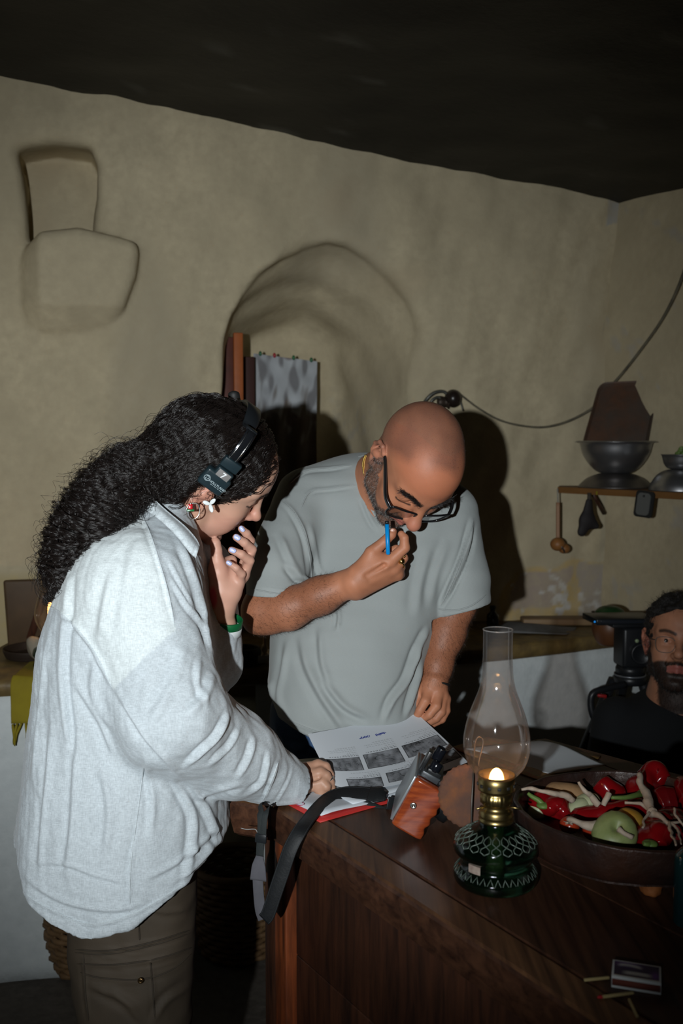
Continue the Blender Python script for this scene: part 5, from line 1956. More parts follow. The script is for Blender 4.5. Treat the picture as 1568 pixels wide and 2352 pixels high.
# left arm and the hand on the page
fb.chain([P(1035, 1190, 2.15), P(1046, 1385, 2.10)], [0.055, 0.042], 0.03)
fb.chain([P(1046, 1385, 2.10), P(1022, 1455, 2.09), P(1003, 1530, 2.065), P(998, 1568, 2.055)], [0.042, 0.040, 0.030, 0.0255], 0.02)
h = zz(900, 1540, 8.71, 2.035)
for a, b, ra, rb in ((h(820, 270, 0.010), h(735, 420, 0.0), 0.0255, 0.0120), (h(860, 280, 0.010), h(905, 470, -0.002), 0.0245, 0.0116), (h(880, 300, 0.014), h(1005, 510, 0.006), 0.022, 0.0108),
                     (h(890, 330, 0.018), h(1070, 570, 0.014), 0.019, 0.0110), (h(720, 330, 0.014), h(530, 470, 0.014), 0.020, 0.0135)):
    fb.cone(a, b, ra, rb, 0.010)
fb.chain([h(730, 430, 0.0), h(665, 610, -0.016), h(560, 790, -0.016), h(475, 965, -0.008)], [0.0122, 0.0103, 0.0092, 0.0076], 0.002, 0.005)
fb.chain([h(910, 490, -0.002), h(885, 710, -0.018), h(750, 880, -0.018), h(615, 985, -0.010)], [0.0118, 0.0103, 0.0091, 0.0074], 0.002, 0.005)
fb.chain([h(1010, 520, 0.006), h(980, 830, -0.006), h(880, 960, -0.008), h(730, 1050, -0.004)], [0.0110, 0.0098, 0.0086, 0.0070], 0.002, 0.005)
fb.chain([h(1070, 570, 0.014), h(1085, 800, 0.004), h(1000, 980, 0.0), h(810, 1085, 0.002)], [0.0102, 0.0088, 0.0077, 0.0064], 0.002, 0.005)
fb.chain([h(530, 470, 0.014), h(465, 640, 0.008), h(455, 800, 0.006), h(460, 930, 0.006)], [0.0135, 0.0115, 0.0100, 0.0085], 0.004)
mh2 = h
Vb, Fb = fb.mesh(0.0022)
Nb = normals(Vb, Fb)
Lb = MH.loc(Vb)
hd = np.linalg.norm(Lb - np.array([0.03, 0, -0.01]), axis=1) < 0.130
x, y, z = Lb.T
line = np.interp(x, [-0.01, 0.004, 0.020, 0.045, 0.070, 0.082, 0.10, 0.12], [-0.01, 0.018, -0.022, -0.048, -0.050, -0.042, -0.036, -0.036])
beard = hd * np.clip((line - z + 0.004 * wob(Lb, 5, 300)) / 0.006, 0, 1) * np.clip((x + 0.012 + 0.12 * np.clip(-0.09 - z, 0, 1)) / 0.006, 0, 1) * np.clip((z + 0.128) / 0.008, 0, 1)
beard = beard * (1 - np.clip(lip_weight(Lb) * 2, 0, 1)) * (1 - blob(Lb, (0.118, 0, -0.024), (0.018, 0.019, 0.015), 0.2))
scalp = np.linalg.norm(Lb - np.array([-0.01, 0, 0.03]), axis=1) < 0.15
scalp = scalp * np.clip((z - np.interp(x, [-0.10, -0.02, 0.0, 0.02, 0.05, 0.08], [-0.04, 0.0, 0.025, 0.050, 0.080, 0.115]) + 0.006 * wob(Lb, 6, 60)) / 0.03, 0, 1)
scalp *= 1 - 0.75 * np.clip((x - 0.01) / 0.03, 0, 1) * np.clip((np.abs(y) - 0.018) / 0.02, 0, 1) * np.clip((0.062 - np.abs(y)) / 0.01, 0, 1)
browd = np.minimum(brow_dist(Lb, -1), brow_dist(Lb, 1))
lash = np.minimum(lash_dist(Lb, -1), lash_dist(Lb, 1))
sk = np.array((0.45, 0.185, 0.100))
d1 = np.minimum(seg_dist(Vb, P(606, 1402, 1.985), P(735, 1368, 1.945))[0], seg_dist(Vb, P(1046, 1385, 2.1), P(1003, 1530, 2.065))[0])
colb = paint(Vb, sk, Lb, [
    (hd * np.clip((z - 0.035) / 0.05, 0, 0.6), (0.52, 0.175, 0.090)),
    (hd * blob(Lb, (0.118, 0, -0.022), (0.026, 0.022, 0.022), 0.8) * 0.6, (0.52, 0.19, 0.13)),
    (hd * blob(Lb, (-0.012, -0.085, 0.0), (0.03, 0.018, 0.045), 0.4) * 0.5, (0.50, 0.20, 0.13)),
    (np.clip((0.062 - d1) / 0.03, 0, 0.75), (0.25, 0.092, 0.046)),
    (scalp * 0.72 * (0.9 + 0.12 * wob(Lb, 9, 90)), (0.17, 0.075, 0.052)),
    (beard * 0.75, (0.085, 0.06, 0.05)),
    (hd * lip_weight(Lb) * 0.8, (0.36, 0.11, 0.09)),
    (hd * np.clip((0.0030 - lash) / 0.0016, 0, 1) * 0.9, (0.03, 0.018, 0.015)),
    (hd * np.clip((0.0065 - browd) / 0.003, 0, 1) * 0.6, (0.06, 0.035, 0.03))])
add('body', Vb, Fb, M_SKIN_MAN, man, cols=colb)
hb = MH.R @ np.array([0.35, 0, -0.9])
short_hair('beard', Vb, Nb, Fb, beard, 6000, 0.0058, hb, 0.00016, hair_mat('beard_dark', (0.016, 0.013, 0.012)), man, 3, 0.45)
short_hair('beard', Vb, Nb, Fb, beard, 1900, 0.0060, hb, 0.00015, hair_mat('beard_grey', (0.34, 0.32, 0.30)), man, 4, 0.5)
short_hair('stubble', Vb, Nb, Fb, scalp, 20000, 0.0017, MH.R @ np.array([0.6, 0, 0.2]), 0.00013, hair_mat('stubble_dark', (0.05, 0.03, 0.025)), man, 5, 0.3, 3)
for q in (-1, 1):
    ds = hd * np.clip((0.0050 - brow_dist(Lb, q)) / 0.002, 0, 1)
    short_hair('eyebrow', Vb, Nb, Fb, ds + 1e-9, 600, 0.010, MH.R @ np.array([-0.3, q * 0.9, 0.15]), 0.00024, M_HAIR, man, 7 + q, 0.22)
ad = np.clip((0.058 - d1) / 0.01, 0, 1) * (Nb[:, 1] < 0.45)
ad *= 1.0 - hd
fa = unit(P(812, 1334, 1.925) - P(606, 1402, 1.985))
lie = np.where((Vb[:, 0] > P(960, 1400, 2.05)[0])[:, None], unit(P(998, 1568, 2.055) - P(1046, 1385, 2.10)) + np.array([0.3, 0, 0]), fa + np.array([0, 0, -0.5]))
short_hair('arm_hair', Vb, Nb, Fb, ad, 7500, 0.010, lie, 0.000085, hair_mat('arm_hair_dark', (0.03, 0.016, 0.01)), man, 9, 0.5, 5)
M_NAIL2 = mat('bare_nail', (0.62, 0.36, 0.28), 0.3)
nail(mh1(790, 330, -0.0085), (0.35, 0, 1), (0.25, -1, 0.1), 0.0070, 0.0052, M_NAIL2, man)
nail(mh2(478, 945, -0.0165), (-0.45, 0, -1), (-0.1, -1, 0.35), 0.0056, 0.0052, M_NAIL2, man)
nail(mh2(596, 985, -0.0175), (-0.8, 0, -0.5), (-0.1, -1, 0.3), 0.0050, 0.0050, M_NAIL2, man)

# ---- t-shirt
fs = Field()
rows = []
for py, xl, xr, d, ry in ((1042, 800, 880, 2.20, 0.045), (1058, 745, 925, 2.195, 0.070), (1085, 690, 1010, 2.19, 0.096), (1125, 662, 1062, 2.185, 0.114), (1180, 652, 1085, 2.18, 0.124), (1260, 650, 1078, 2.165, 0.130), (1340, 644, 1040, 2.145, 0.136),
                          (1440, 628, 1002, 2.12, 0.142), (1540, 621, 974, 2.10, 0.145), (1620, 613, 966, 2.10, 0.145), (1700, 618, 962, 2.11, 0.145), (1790, 624, 960, 2.12, 0.14)):
    c = P((xl + xr) / 2, py, d)
    rows.append((c[2], c[0], c[1], (xr - xl) / 2 / FPX * d, ry))
fs.loft(rows, 0.03, 2.3, 0.03)
fs.cone(P(700, 1140, 2.145), P(640, 1310, 2.02), 0.062, 0.067, 0.03)
fs.cone(P(640, 1310, 2.02), P(630, 1368, 1.99), 0.066, 0.0585, 0.01)
fs.cone(P(1035, 1185, 2.16), P(1052, 1330, 2.115), 0.055, 0.066, 0.03)
fs.cone(P(1052, 1330, 2.115), P(1058, 1395, 2.10), 0.066, 0.0645, 0.01)


def cut(c, nrm, rad):
    c = np.asarray(c, np.float32)
    nrm = unit(nrm).astype(np.float32)

    def fn(p):
        q = p - c
        return np.maximum(-(q @ nrm), np.linalg.norm(q, axis=1) - rad).astype(np.float32)
    fs.put(fn, c - rad, c + rad, 0.004, True)


cut(P(630, 1372, 1.99), P(626, 1480, 1.985) - P(630, 1372, 1.99), 0.085)
cut(P(1058, 1402, 2.10), P(1085, 1500, 2.10) - P(1058, 1402, 2.10), 0.085)
fs.cone(P(636, 1345, 2.008), P(626, 1440, 1.98), 0.0490, 0.0490, 0.003, True)
fs.cone(P(1056, 1372, 2.112), P(1066, 1460, 2.105), 0.0540, 0.0560, 0.003, True)
# neck
fs.cone(P(908, 1080, 2.12), P(900, 1135, 2.10), 0.076, 0.066, 0.006, True)
hx = np.array([590, 612, 640, 720, 800, 880, 980])
hy = np.array([1612, 1628, 1662, 1692, 1712, 1722, 1725])
hw_ = np.array([P(a, b, 1.97) for a, b in zip(hx, hy)])
fs.put(lambda p: ((p[:, 2] - np.interp(p[:, 0], hw_[:, 0], hw_[:, 2])) * 0.8).astype(np.float32), (-1, 1, 0.4), (0.6, 3, 0.95), 0.004, True)
fi = Field()
fi.loft([(z, cx, cy, rx - 0.006, ry - 0.006) for z, cx, cy, rx, ry in rows if z < P(0, 1560, 2.1)[2]], 0.01, 2.3, 0.06)
fs.put(fi.prims[0][0], fi.prims[0][1], fi.prims[0][2], 0.003, True)
Vs, Fs = fs.mesh(0.0036)
Ns = normals(Vs, Fs)
Vs = Vs + Ns * (0.0030 * wob(Vs, 51, 14) + 0.0009 * wob(Vs, 52, 50))[:, None]
Ns = normals(Vs, Fs)
Vs = folds(Vs, Ns, [(p_, w_ * .85, a_ * 1.35) for p_, w_, a_ in [
    ([(842, 1052), (848, 1090), (862, 1135), (880, 1175), (905, 1203)], 6, 0.0050),        # rib collar
    ([(826, 1050), (832, 1095), (846, 1140), (866, 1182), (895, 1212)], 3, 0.0022),
    ([(660, 1112), (700, 1082), (760, 1075), (806, 1068)], 4, 0.0022),                       # shoulder seams
    ([(690, 1168), (712, 1130), (760, 1122), (815, 1115)], 4, 0.0024),
    ([(645, 1150), (672, 1175), (700, 1230), (712, 1290), (714, 1340)], 6, 0.0045),
    ([(712, 1200), (722, 1260), (735, 1310), (758, 1332)], 7, 0.0035),
    ([(690, 1320), (705, 1335), (694, 1345), (672, 1340)], 6, 0.0075),
    ([(655, 1290), (690, 1330), (712, 1350)], 8, 0.0065),
    ([(640, 1220), (670, 1290), (700, 1330)], 9, 0.0040),
    ([(830, 1140), (850, 1190), (870, 1220)], 6, 0.0035),
    ([(1085, 1190), (1068, 1260), (1040, 1330), (1010, 1395)], 6, 0.0075),
    ([(1092, 1200), (1080, 1270), (1050, 1340), (1015, 1400)], 5, -0.0055),
    ([(1030, 1240), (1000, 1320), (985, 1400)], 12, 0.0040),
    ([(985, 1260), (965, 1340), (955, 1420)], 14, 0.0035),
    ([(962, 1480), (935, 1560), (900, 1610), (880, 1660)], 8, 0.0070),
    ([(970, 1515), (955, 1570), (930, 1650)], 6, 0.0060),
    ([(985, 1440), (960, 1490), (950, 1530)], 7, 0.005),
    ([(690, 1455), (705, 1530), (740, 1600), (780, 1660), (800, 1690)], 12, 0.0060),
    ([(735, 1440), (740, 1520), (760, 1580)], 10, 0.0045),
    ([(660, 1470), (650, 1540), (640, 1600), (660, 1650)], 9, 0.0050),
    ([(776, 1390), (778, 1420), (774, 1450)], 6, 0.0050),
    ([(740, 1560), (790, 1620), (850, 1650)], 10, 0.0060),
    ([(618, 1560), (625, 1600), (640, 1620)], 6, 0.0050),
    ([(600, 1348), (640, 1356), (686, 1357)], 2.5, 0.0014),
    ([(1002, 1400), (1060, 1400), (1112, 1372)], 2.5, 0.0014),
    ([(622, 1628), (650, 1652), (720, 1680), (800, 1700)], 3, 0.0018)]])
M_JERSEY = weave(mat('grey_jersey', (0.300, 0.325, 0.320), 0.85, sheen=0.1, bump=(60, 0.12, 0.004)), 2600, 0.16, 0.0004, 0.05)
tee = add('t_shirt', Vs, Fs, M_JERSEY, man)
trim_strip('rib_collar', fs, [(842, 1044), (841, 1070), (846, 1105), (858, 1142), (876, 1180), (900, 1206)], [(818, 1049), (821, 1078), (828, 1112), (842, 1150), (862, 1190), (890, 1219)], [.004, .007, .007, .003], .002, M_JERSEY, tee)
tree = BVHTree.FromPolygons(Vs.tolist(), Fs.tolist())
for ln in ([(664, 1112), (700, 1084), (760, 1076), (812, 1069)], [(690, 1168), (712, 1130), (760, 1122), (826, 1113)], [(646, 1150), (676, 1180), (700, 1230), (712, 1290), (716, 1335)], [(1088, 1190), (1070, 1255), (1044, 1325), (1012, 1392)], [(573, 1352), (600, 1357), (640, 1364), (688, 1362)], [(1002, 1398), (1040, 1402), (1080, 1392), (1116, 1366)], [(620, 1622), (650, 1648), (720, 1678), (790, 1694)]):
    seam('seam', tree, ln, .0015, M_JERSEY, tee)

# ---- jeans
ft = Field()
for lst in (((1600, 622, 955, .125), (1680, 616, 962, .135), (1760, 614, 962, .135), (1850, 622, 950, .12)),):
    ft.loft([(P((a + b) / 2, yy, 2.12)[2], P((a + b) / 2, yy, 2.12)[0], 2.12 * CP, (b - a) / 2 / FPX * 2.12, r_) for yy, a, b, r_ in lst], 0.05, 2.3, 0.03)
for xa in (700, 880):
    a, b, c = P(xa, 1790, 2.13), P(xa - 8, 2240, 2.14), P(xa - 12, 2590, 2.17)
    ft.cone(a, b, 0.088, 0.066, 0.03)
    ft.cone(b, (c[0], c[1], 0.07), 0.066, 0.056, 0.03)
Vt, Ft = ft.mesh(0.006)
Nt = normals(Vt, Ft)
Vt = folds(Vt + Nt * (0.0025 * wob(Vt, 61, 24))[:, None], Nt, [([(640, 1680), (660, 1710), (720, 1730)], 6, 0.005), ([(625, 1660), (650, 1690), (700, 1700)], 5, 0.004), ([(660, 1740), (700, 1715), (730, 1700)], 5, 0.004)])
add('jeans', Vt, Ft, weave(mat('denim', (0.036, 0.085, 0.185), 0.8, noise=(30, (0.022, 0.055, 0.125), 1.2)), 2200, 0.3), man)
for xa in (690, 870):
    a = P(xa, 2590, 2.15)
    f_ = Field()
    f_.cone((a[0], a[1] + 0.04, 0.05), (a[0], a[1] - 0.13, 0.035), 0.048, 0.038, 0.02)
    f_.put(lambda p: (p[:, 2] - 0.001).astype(np.float32), (-2, -2, -0.2), (2, 4, 0.03), 0.003, True)
    V, F = f_.mesh(0.007)
    add('shoe', V, F, M_RUBBER, man)

# ---- necklace, ring, wrist cord
cp = spline([P(838, 1046, 2.072), P(833, 1062, 2.064), P(834, 1080, 2.058), P(839, 1098, 2.054), P(850, 1125, 2.052), P(868, 1160, 2.05)], 34)
bead, bf = ellipsoid((0, 0, 0), (0.0021, 0.0021, 0.0021), seg=8, rings=6)
parts = [(bead + q, bf) for q in cp] + [(bead * 0.8 + q + np.array([0.0032, -0.001, 0]), bf) for q in (cp[:-1] + cp[1:]) / 2] + [tube(cp, 0.0009, 6)]
add('necklace', *join(*parts), M_GOLD, man)
c = mh1(952, 855, -0.004)
V1, F1 = ellipsoid(c, (0.0066, 0.0066, 0.0064), seg=18, rings=12)
V2, F2 = ellipsoid(mh1(1000, 770, 0.004), (0.0034, 0.0034, 0.0034), seg=14, rings=9)
a = np.linspace(0, 2 * np.pi, 25)
rc, rd = mh1(915, 890, 0.009), unit(mh1(985, 800, 0.012) - mh1(830, 985, 0.004))
e1 = unit(np.cross(rd, (0, 0, 1)))
e2 = np.cross(rd, e1)
V3, F3 = tube([rc + 0.0125 * (math.cos(t) * e1 + math.sin(t) * e2) for t in a], 0.0014, 8, cap=False)
add('ring', *join((V1, F1), (V2, F2), (V3, F3)), M_GOLD, man)
wa = unit(P(998, 1568, 2.055) - P(1003, 1530, 2.065))
e1 = unit(np.cross(wa, (0, 0, 1)))
e2 = np.cross(wa, e1)
V, F = tube([P(1000, 1570, 2.052) + 0.0285 * (math.cos(t) * e1 + math.sin(t) * e2) for t in a], 0.0024, 8, cap=False)
add('wrist_cord', V, F, M_RUBBER, man)

# ---- eyeglasses, slid down the nose
gl = thing('eyeglasses', 'black rectangular eyeglasses slid down the nose of the bald man', 'glasses', MH.w(0.1, 0, 0))
M_FRAME = mat('black_acetate', (0.008, 0.008, 0.009), 0.22, coat=0.4)
GX, GZ, GT = 0.108, -0.008, -0.10     # lens plane leans


def gp(yy, v):
    return MH.w(GX - 0.16 * abs(yy) * abs(yy) / 0.07 - v * GT, yy, GZ + v)


for q in (-1, 1):
    rim = [gp(q * yy, v) for yy, v in ((0.009, 0.012), (0.012, 0.019), (0.035, 0.021), (0.060, 0.020), (0.063, 0.012), (0.060, -0.010), (0.050, -0.019), (0.030, -0.020), (0.014, -0.014), (0.009, 0.002))]
    rim = np.array(rim + rim[:1])
    add('rim', *tube(spline(rim, 48), 0.0021, 8, cap=False), M_FRAME, gl)
    lens = [gp(q * 0.036, 0.0)] + list(rim[:-1])
    V = np.array(lens)
    add('lens', V, [(0, i, i % 10 + 1) for i in range(1, 11)], thin_glass('lens_glass', (0.97, 0.97, 0.98), 0.01, 0.03) if q < 0 else bpy.data.materials['lens_glass'], gl)
    hinge = gp(q * 0.064, 0.013)
    V, F = ribbon(spline([gp(q * 0.061, 0.013), hinge, MH.w(0.080, q * 0.0735, 0.008), MH.w(0.045, q * 0.0745, 0.014), MH.w(0.010, q * 0.0765, 0.022), MH.w(-0.010, q * 0.080, 0.022), MH.w(-0.026, q * 0.080, 0.000)], 30), MH.R @ np.array([0.1, 0, 1.0]), np.linspace(0.0055, 0.0030, 30), 0.0034)
    add('temple', V, F, M_FRAME, gl)
add('bridge', *tube(spline([gp(-0.010, 0.010), gp(0, 0.013), gp(0.010, 0.010)], 12), 0.0021, 8), M_FRAME, gl)

# ---- pen
pen = thing('pen', 'blue pen with a black end held up to the bald man\'s mouth', 'pen', P(889, 1270, 1.90))
pa, pb = P(891, 1272, 1.895), P(888.5, 1204, 1.893)
ax_ = unit(pb - pa)
add('barrel', *tube([pa - ax_ * 0.002, pa, pb], [0.002, 0.0042, 0.0042], 16), mat('blue_plastic', (0.0, 0.24, 0.62), 0.35), pen)
add('end_cap', *tube([pb, pb + ax_ * 0.006, pb + ax_ * 0.0065], [0.0040, 0.0040, 0.0030], 16), M_BLACK, pen)

# ================================================================== papers on the table
M_PAPER = mat('printed_paper', vcol=True, rough=0.75, spec=0.2)
M_PLAIN = mat('white_paper', (0.60, 0.64, 0.68), 0.75, spec=0.2, noise=(5, (0.55, 0.59, 0.63), 1))
M_RED = mat('red_folder', (0.52, 0.035, 0.03), 0.45)


def sheet(name, P4, th, m, parent=None, nu=14, nv=14, lift=None):
    """four corners -> a thin curved sheet with real thickness"""
    a, b, c, d = [np.asarray(q, float) for q in P4]
    U, W_ = np.meshgrid(np.linspace(0, 1, nu), np.linspace(0, 1, nv), indexing='ij')
    u, v = U.ravel()[:, None], W_.ravel()[:, None]
    S = a * (1 - u) * (1 - v) + b * u * (1 - v) + c * u * v + d * (1 - u) * v
    if lift is not None:
        S = S + lift(u, v)
    n = len(S)
    V = np.concatenate([S, S - np.array([0, 0, th])])
    F = []
    for i in range(nu - 1):
        for j in range(nv - 1):
            q = (i * nv + j, (i + 1) * nv + j, (i + 1) * nv + j + 1, i * nv + j + 1)
            F += [q, tuple(k + n for k in q[::-1])]
    rim = [i * nv for i in range(nu)] + [(nu - 1) * nv + j for j in range(1, nv)] + [i * nv + nv - 1 for i in range(nu - 2, -1, -1)] + [j for j in range(nv - 2, 0, -1)]
    for i in range(len(rim)):
        p, q = rim[i], rim[(i + 1) % len(rim)]
        F.append((q, p, p + n, q + n))
    return add(name, V, F, m, parent)


f0 = G(735, 1890, TZ)
fu, fv = unit(np.array([0.1165, 0.087, 0])), unit(np.array([-0.583, 0.812, 0]))
Z = np.array([0, 0, 1.0])
fold = thing('folder', 'open red card folder holding the script pages on the table end', 'folder', f0)
sheet('cover', [f0 + Z * .0016, f0 + fu * .325 + Z * .0016, f0 + fu * .325 + fv * .235 + Z * .0016, f0 + fv * .235 + Z * .0016], .0014, M_RED, fold)
o = sheet('paper', [f0 + fu * .012 + fv * .014 + Z * .0042, f0 + fu * .315 + fv * .012 + Z * .0042, f0 + fu * .31 + fv * .225 + Z * .0042, f0 + fu * .006 + fv * .225 + Z * .0042], .0022, M_PLAIN,
          lift=lambda u, v: Z * (.004 * np.exp(-((u - .1) / .15) ** 2) * np.exp(-(v / .2) ** 2) + 0.0012 * np.sin(7 * u) * np.sin(3 * v)))
tag(o, 'white page at the bottom of the red folder, with a curled near corner', 'paper', 'loose white pages')
o = sheet('paper', [f0 + fu * .085 + fv * .022 + Z * .008, f0 + fu * .32 + fv * .004 + Z * .008, f0 + fu * .33 + fv * .20 + Z * .008, f0 + fu * .09 + fv * .228 + Z * .008], .0026, M_PLAIN,
          lift=lambda u, v: Z * (.005 * (1 - v) * np.sin(3 * u) ** 2))
tag(o, 'thin bundle of white pages in the folder, just under the storyboard sheet', 'paper', 'loose white pages')
o = sheet('paper', [G(655, 1762, TZ + .002), G(752, 1752, TZ + .002), G(770, 1737, TZ + .002), G(668, 1745, TZ + .002)], .0016, mat('cream_paper', (0.56, 0.55, 0.42), 0.8))
tag(o, 'cream page behind the hand of the woman at the table edge', 'paper')
# red circle scribble and cord-like pen line on the low page
sc = [f0 + fu * .010 + fv * .075 + Z * .0068 + .006 * (math.cos(t) * fu * 1.2 + math.sin(t) * fv) for t in np.linspace(0, 6.0, 16)]
add('pen_circle', *tube(sc, .0005, 5), mat('red_ink', (0.45, 0.03, 0.12), .6), fold)

ctl = np.array([[P(707, 1686, 1.90), P(830, 1663, 1.965), P(958, 1640, 2.025)],
                [P(736, 1746, 1.835), P(868, 1735, 1.865), P(1015, 1692, 1.975)],
                [P(768, 1803, 1.768), P(895, 1805, 1.766), P(1074, 1750, 1.905)]])


def lag(t):
    return np.stack([2 * (t - .5) * (t - 1), -4 * t * (t - 1), 2 * t * (t - .5)], -1)


nu, nv = 330, 250
U, W_ = np.meshgrid(np.linspace(0, 1, nu), np.linspace(0, 1, nv), indexing='ij')
u, v = U.ravel(), W_.ravel()
S = np.einsum('ni,nj,ijk->nk', lag(v), lag(u), ctl)
pc = np.tile(np.array((0.60, 0.64, 0.68)), (len(u), 1))
ink = np.zeros(len(u))
pics = [(.06, .35, .47, .69), (.385, .67, .45, .68), (.70, .985, .44, .65), (.17, .46, .83, .985), (.50, .77, .79, .95), (.80, .995, .74, .90)]
for i, (a, b, c, d) in enumerate(pics):
    m = (u > a) & (u < b) & (v > c) & (v < d)
    q = np.stack([u[m] * 9, v[m] * 9, np.full(m.sum(), i * 3.1)], 1)
    g = 0.20 + 0.06 * wob(q, 200 + i, 3) + 0.05 * wob(q, 210 + i, 9, aniso=(1, .4, 1)) - 0.10 * np.clip(np.abs(wob(q, 220 + i, 4)) < .08, 0, 1) - 0.08 * (np.abs(wob(q, 230 + i, 7)) < .07)
    e = np.minimum(np.minimum(u[m] - a, b - u[m]), (np.minimum(v[m] - c, d - v[m])))
    g = np.where(e < .006, .05, g)
    pc[m] = np.clip(g, .03, .4)[:, None] * np.array((.95, 1, 1.08))
rgt = np.random.default_rng(5)
for (a, b, c, d) in pics:
    for k, (off, ln, dark) in enumerate(((.022, .9, .75), (.045, .45, .6), (.072, .30, .4), (.10, .8, .35), (.13, .85, .35), (.155, .6, .35))):
        vv = c - off
        if c > .7 and off > .11:
            continue
        m = (np.abs(v - vv) < .0065) & (u > b - (b - a) * ln) & (u < b)
        hit = (np.sin(u[m] * 420 + k * 7) + np.sin(u[m] * 263 + k) + .8 * np.sin(v[m] * 900 + u[m] * 190)) > -.1
        ink[np.where(m)[0][hit]] = dark
pc = pc * (1 - ink[:, None] * .8)
# the blue handwriting: two joined words
hwp = []
for x0, n_, s_ in ((.42, 9, 1), (.56, 8, 2)):
    t = np.linspace(0, 1, 70)
    hwp.append(np.stack([x0 + .085 * t + .006 * np.sin(t * 40), .20 - .01 * t + .016 * np.sin(t * (22 + 9 * s_) + s_) * np.cos(t * 9 + s_)], 1))
for w_ in hwp:
    dd = np.full(len(u), 9.0)
    m = (u > .38) & (u < .70) & (v > .1) & (v < .3)
    for i in range(len(w_) - 1):
        a, b = w_[i], w_[i + 1]
        ab_ = b - a
        t = np.clip(((u[m] - a[0]) * ab_[0] + (v[m] - a[1]) * ab_[1]) / (ab_ @ ab_), 0, 1)
        dd[m] = np.minimum(dd[m], np.hypot(u[m] - a[0] - t * ab_[0], v[m] - a[1] - t * ab_[1]))
    k = np.clip((.0046 - dd) / .002, 0, 1)[:, None]
    pc = pc * (1 - k) + np.array((.03, .05, .28)) * k
i, j = np.meshgrid(np.arange(nu - 1), np.arange(nv - 1), indexing='ij')
a = (i * nv + j).ravel()
F = np.stack([a, a + 1, a + nv + 1, a + nv], 1)
Nn = normals(S, F)
if Nn[:, 2].mean() < 0:
    F = F[:, ::-1]
    Nn = -Nn
n = len(S)
o = add('storyboard_sheet', np.concatenate([S, S - Nn * .0006]), np.concatenate([F, F[:, ::-1] + n]), M_PAPER, cols=np.concatenate([pc, np.tile((.6, .64, .68), (n, 1))]))
tag(o, 'storyboard page with rows of grey sketches, its corner lifted by the bald man', 'paper')

# newspaper and a red patterned magazine beyond the lamp
mg = sheet('magazine', [G(1035, 1716, TZ + .003), G(1300, 1812, TZ + .003), G(1380, 1735, TZ + .003), G(1120, 1692, TZ + .003)], .003,
           mat('red_pattern_cover', (0.36, 0.06, 0.03), 0.5, noise=[(120, (0.35, 0.20, 0.05), 1.2), (80, (0.10, 0.10, 0.03), .8)]))
tag(mg, 'red patterned magazine mostly under the white newspaper behind the lamp', 'magazine')
npz = np.array((0.52, 0.55, 0.57))
o = sheet('newspaper', [G(1062, 1718, TZ + .0045), G(1262, 1776, TZ + .005), G(1392, 1762, TZ + .010), G(1238, 1700, TZ + .012)], .0012, mat('newsprint', (0.46, 0.49, 0.51), .8, noise=[(9, (0.40, 0.43, 0.45), 1)]), None, 18, 18,
          lambda u, v: Z * (.010 * v * np.sin(2.6 * u) + .003 * np.sin(6 * u)))
tag(o, 'creased pale newspaper spread between the lamp and the bowl', 'newspaper')

# ================================================================== the camera with the wooden grip
co = G(963, 1932, TZ)
cu_ = unit((0.47, -0.060, 0.88))
cs_ = np.array([-0.125, -0.98, 0.0])
cs_ = unit(cs_ - cu_ * (cs_ @ cu_))
cf_ = -np.cross(cs_, cu_)
phc = thing('photo_camera', 'grey camera with carved red wooden hand grip and black strap on table', 'camera', co)
M_GRIP = mat('varnished_rosewood', (0.36, 0.075, 0.018), 0.20, coat=0.5, noise=(20, (0.24, 0.040, 0.012), 1), grain=((26, 26, 160), (0.17, 0.026, 0.010), (0.15, 0.5, 0)))
M_CAM = mat('camera_grey', (0.060, 0.066, 0.072), 0.38, 0.4)
M_CAMB = mat('camera_black', (0.010, 0.011, 0.012), 0.35, bump=(300, .2, .001))


def cw_(f, u, s):
    return co + cf_ * f + cu_ * u + cs_ * s


# grip: rounded slab with four finger hollows in its front edge
nu, nv = 44, 40
ring = []
for i in range(nu):
    up_ = .0875 * i / (nu - 1)
    ends = min(1, math.sqrt(max(0, min(i, nu - 1 - i)) / 2.2) + .90 * (1 if 0 < i < nu - 1 else 0.93))
    fr = .002 - .0035 * (0.5 - 0.5 * math.cos(2 * math.pi * (up_ - .010) / .0195)) * (1 if .010 < up_ < .070 else 0) + .010 * (i / nu) ** 3
    bk = -.052 - .002 * i / nu
    th = .026
    loop = []
    for j in range(nv):
        t = j / nv * 2 * math.pi
        cx, sx = math.cos(t), math.sin(t)
        e = 0.42
        x = math.copysign(abs(cx) ** e, cx)
        y = math.copysign(abs(sx) ** e, sx)
        loop.append(cw_((fr + bk) / 2 + (fr - bk) / 2 * x * (ends if ends < 1 else 1), up_, -th / 2 + th / 2 * y * (ends if ends < 1 else 1)))
    ring.append(loop)
V = np.array(ring).reshape(-1, 3)
F = [(i * nv + j, i * nv + (j + 1) % nv, (i + 1) * nv + (j + 1) % nv, (i + 1) * nv + j) for i in range(nu - 1) for j in range(nv)]
F += [tuple(range(nv))[::-1], tuple((nu - 1) * nv + j for j in range(nv))]
grip = add('grip', V, F, M_GRIP, phc)
Rs = np.array([cf_, cu_, cs_]).T
V, F = lathe([(0.0, .0012), (.0016, .0008), (.0020, .0022), (.0045, .0022), (.0054, .0012), (.0056, 0)], cw_(-.036, .046, .0004), 24, R=Rs)
add('screw', V, F, M_SILVER, grip)
axc = (cf_, cu_, cs_)
body = add('body', *obox(cw_(-.030, .046, -.075), axc, (.0235, .043, .055), .004), M_CAM, phc)
add('back_plate', *obox(cw_(-.0545, .046, -.068), axc, (.0022, .041, .062), .001), mat('camera_silver', (0.34, 0.37, 0.39), 0.3, 0.6), phc)
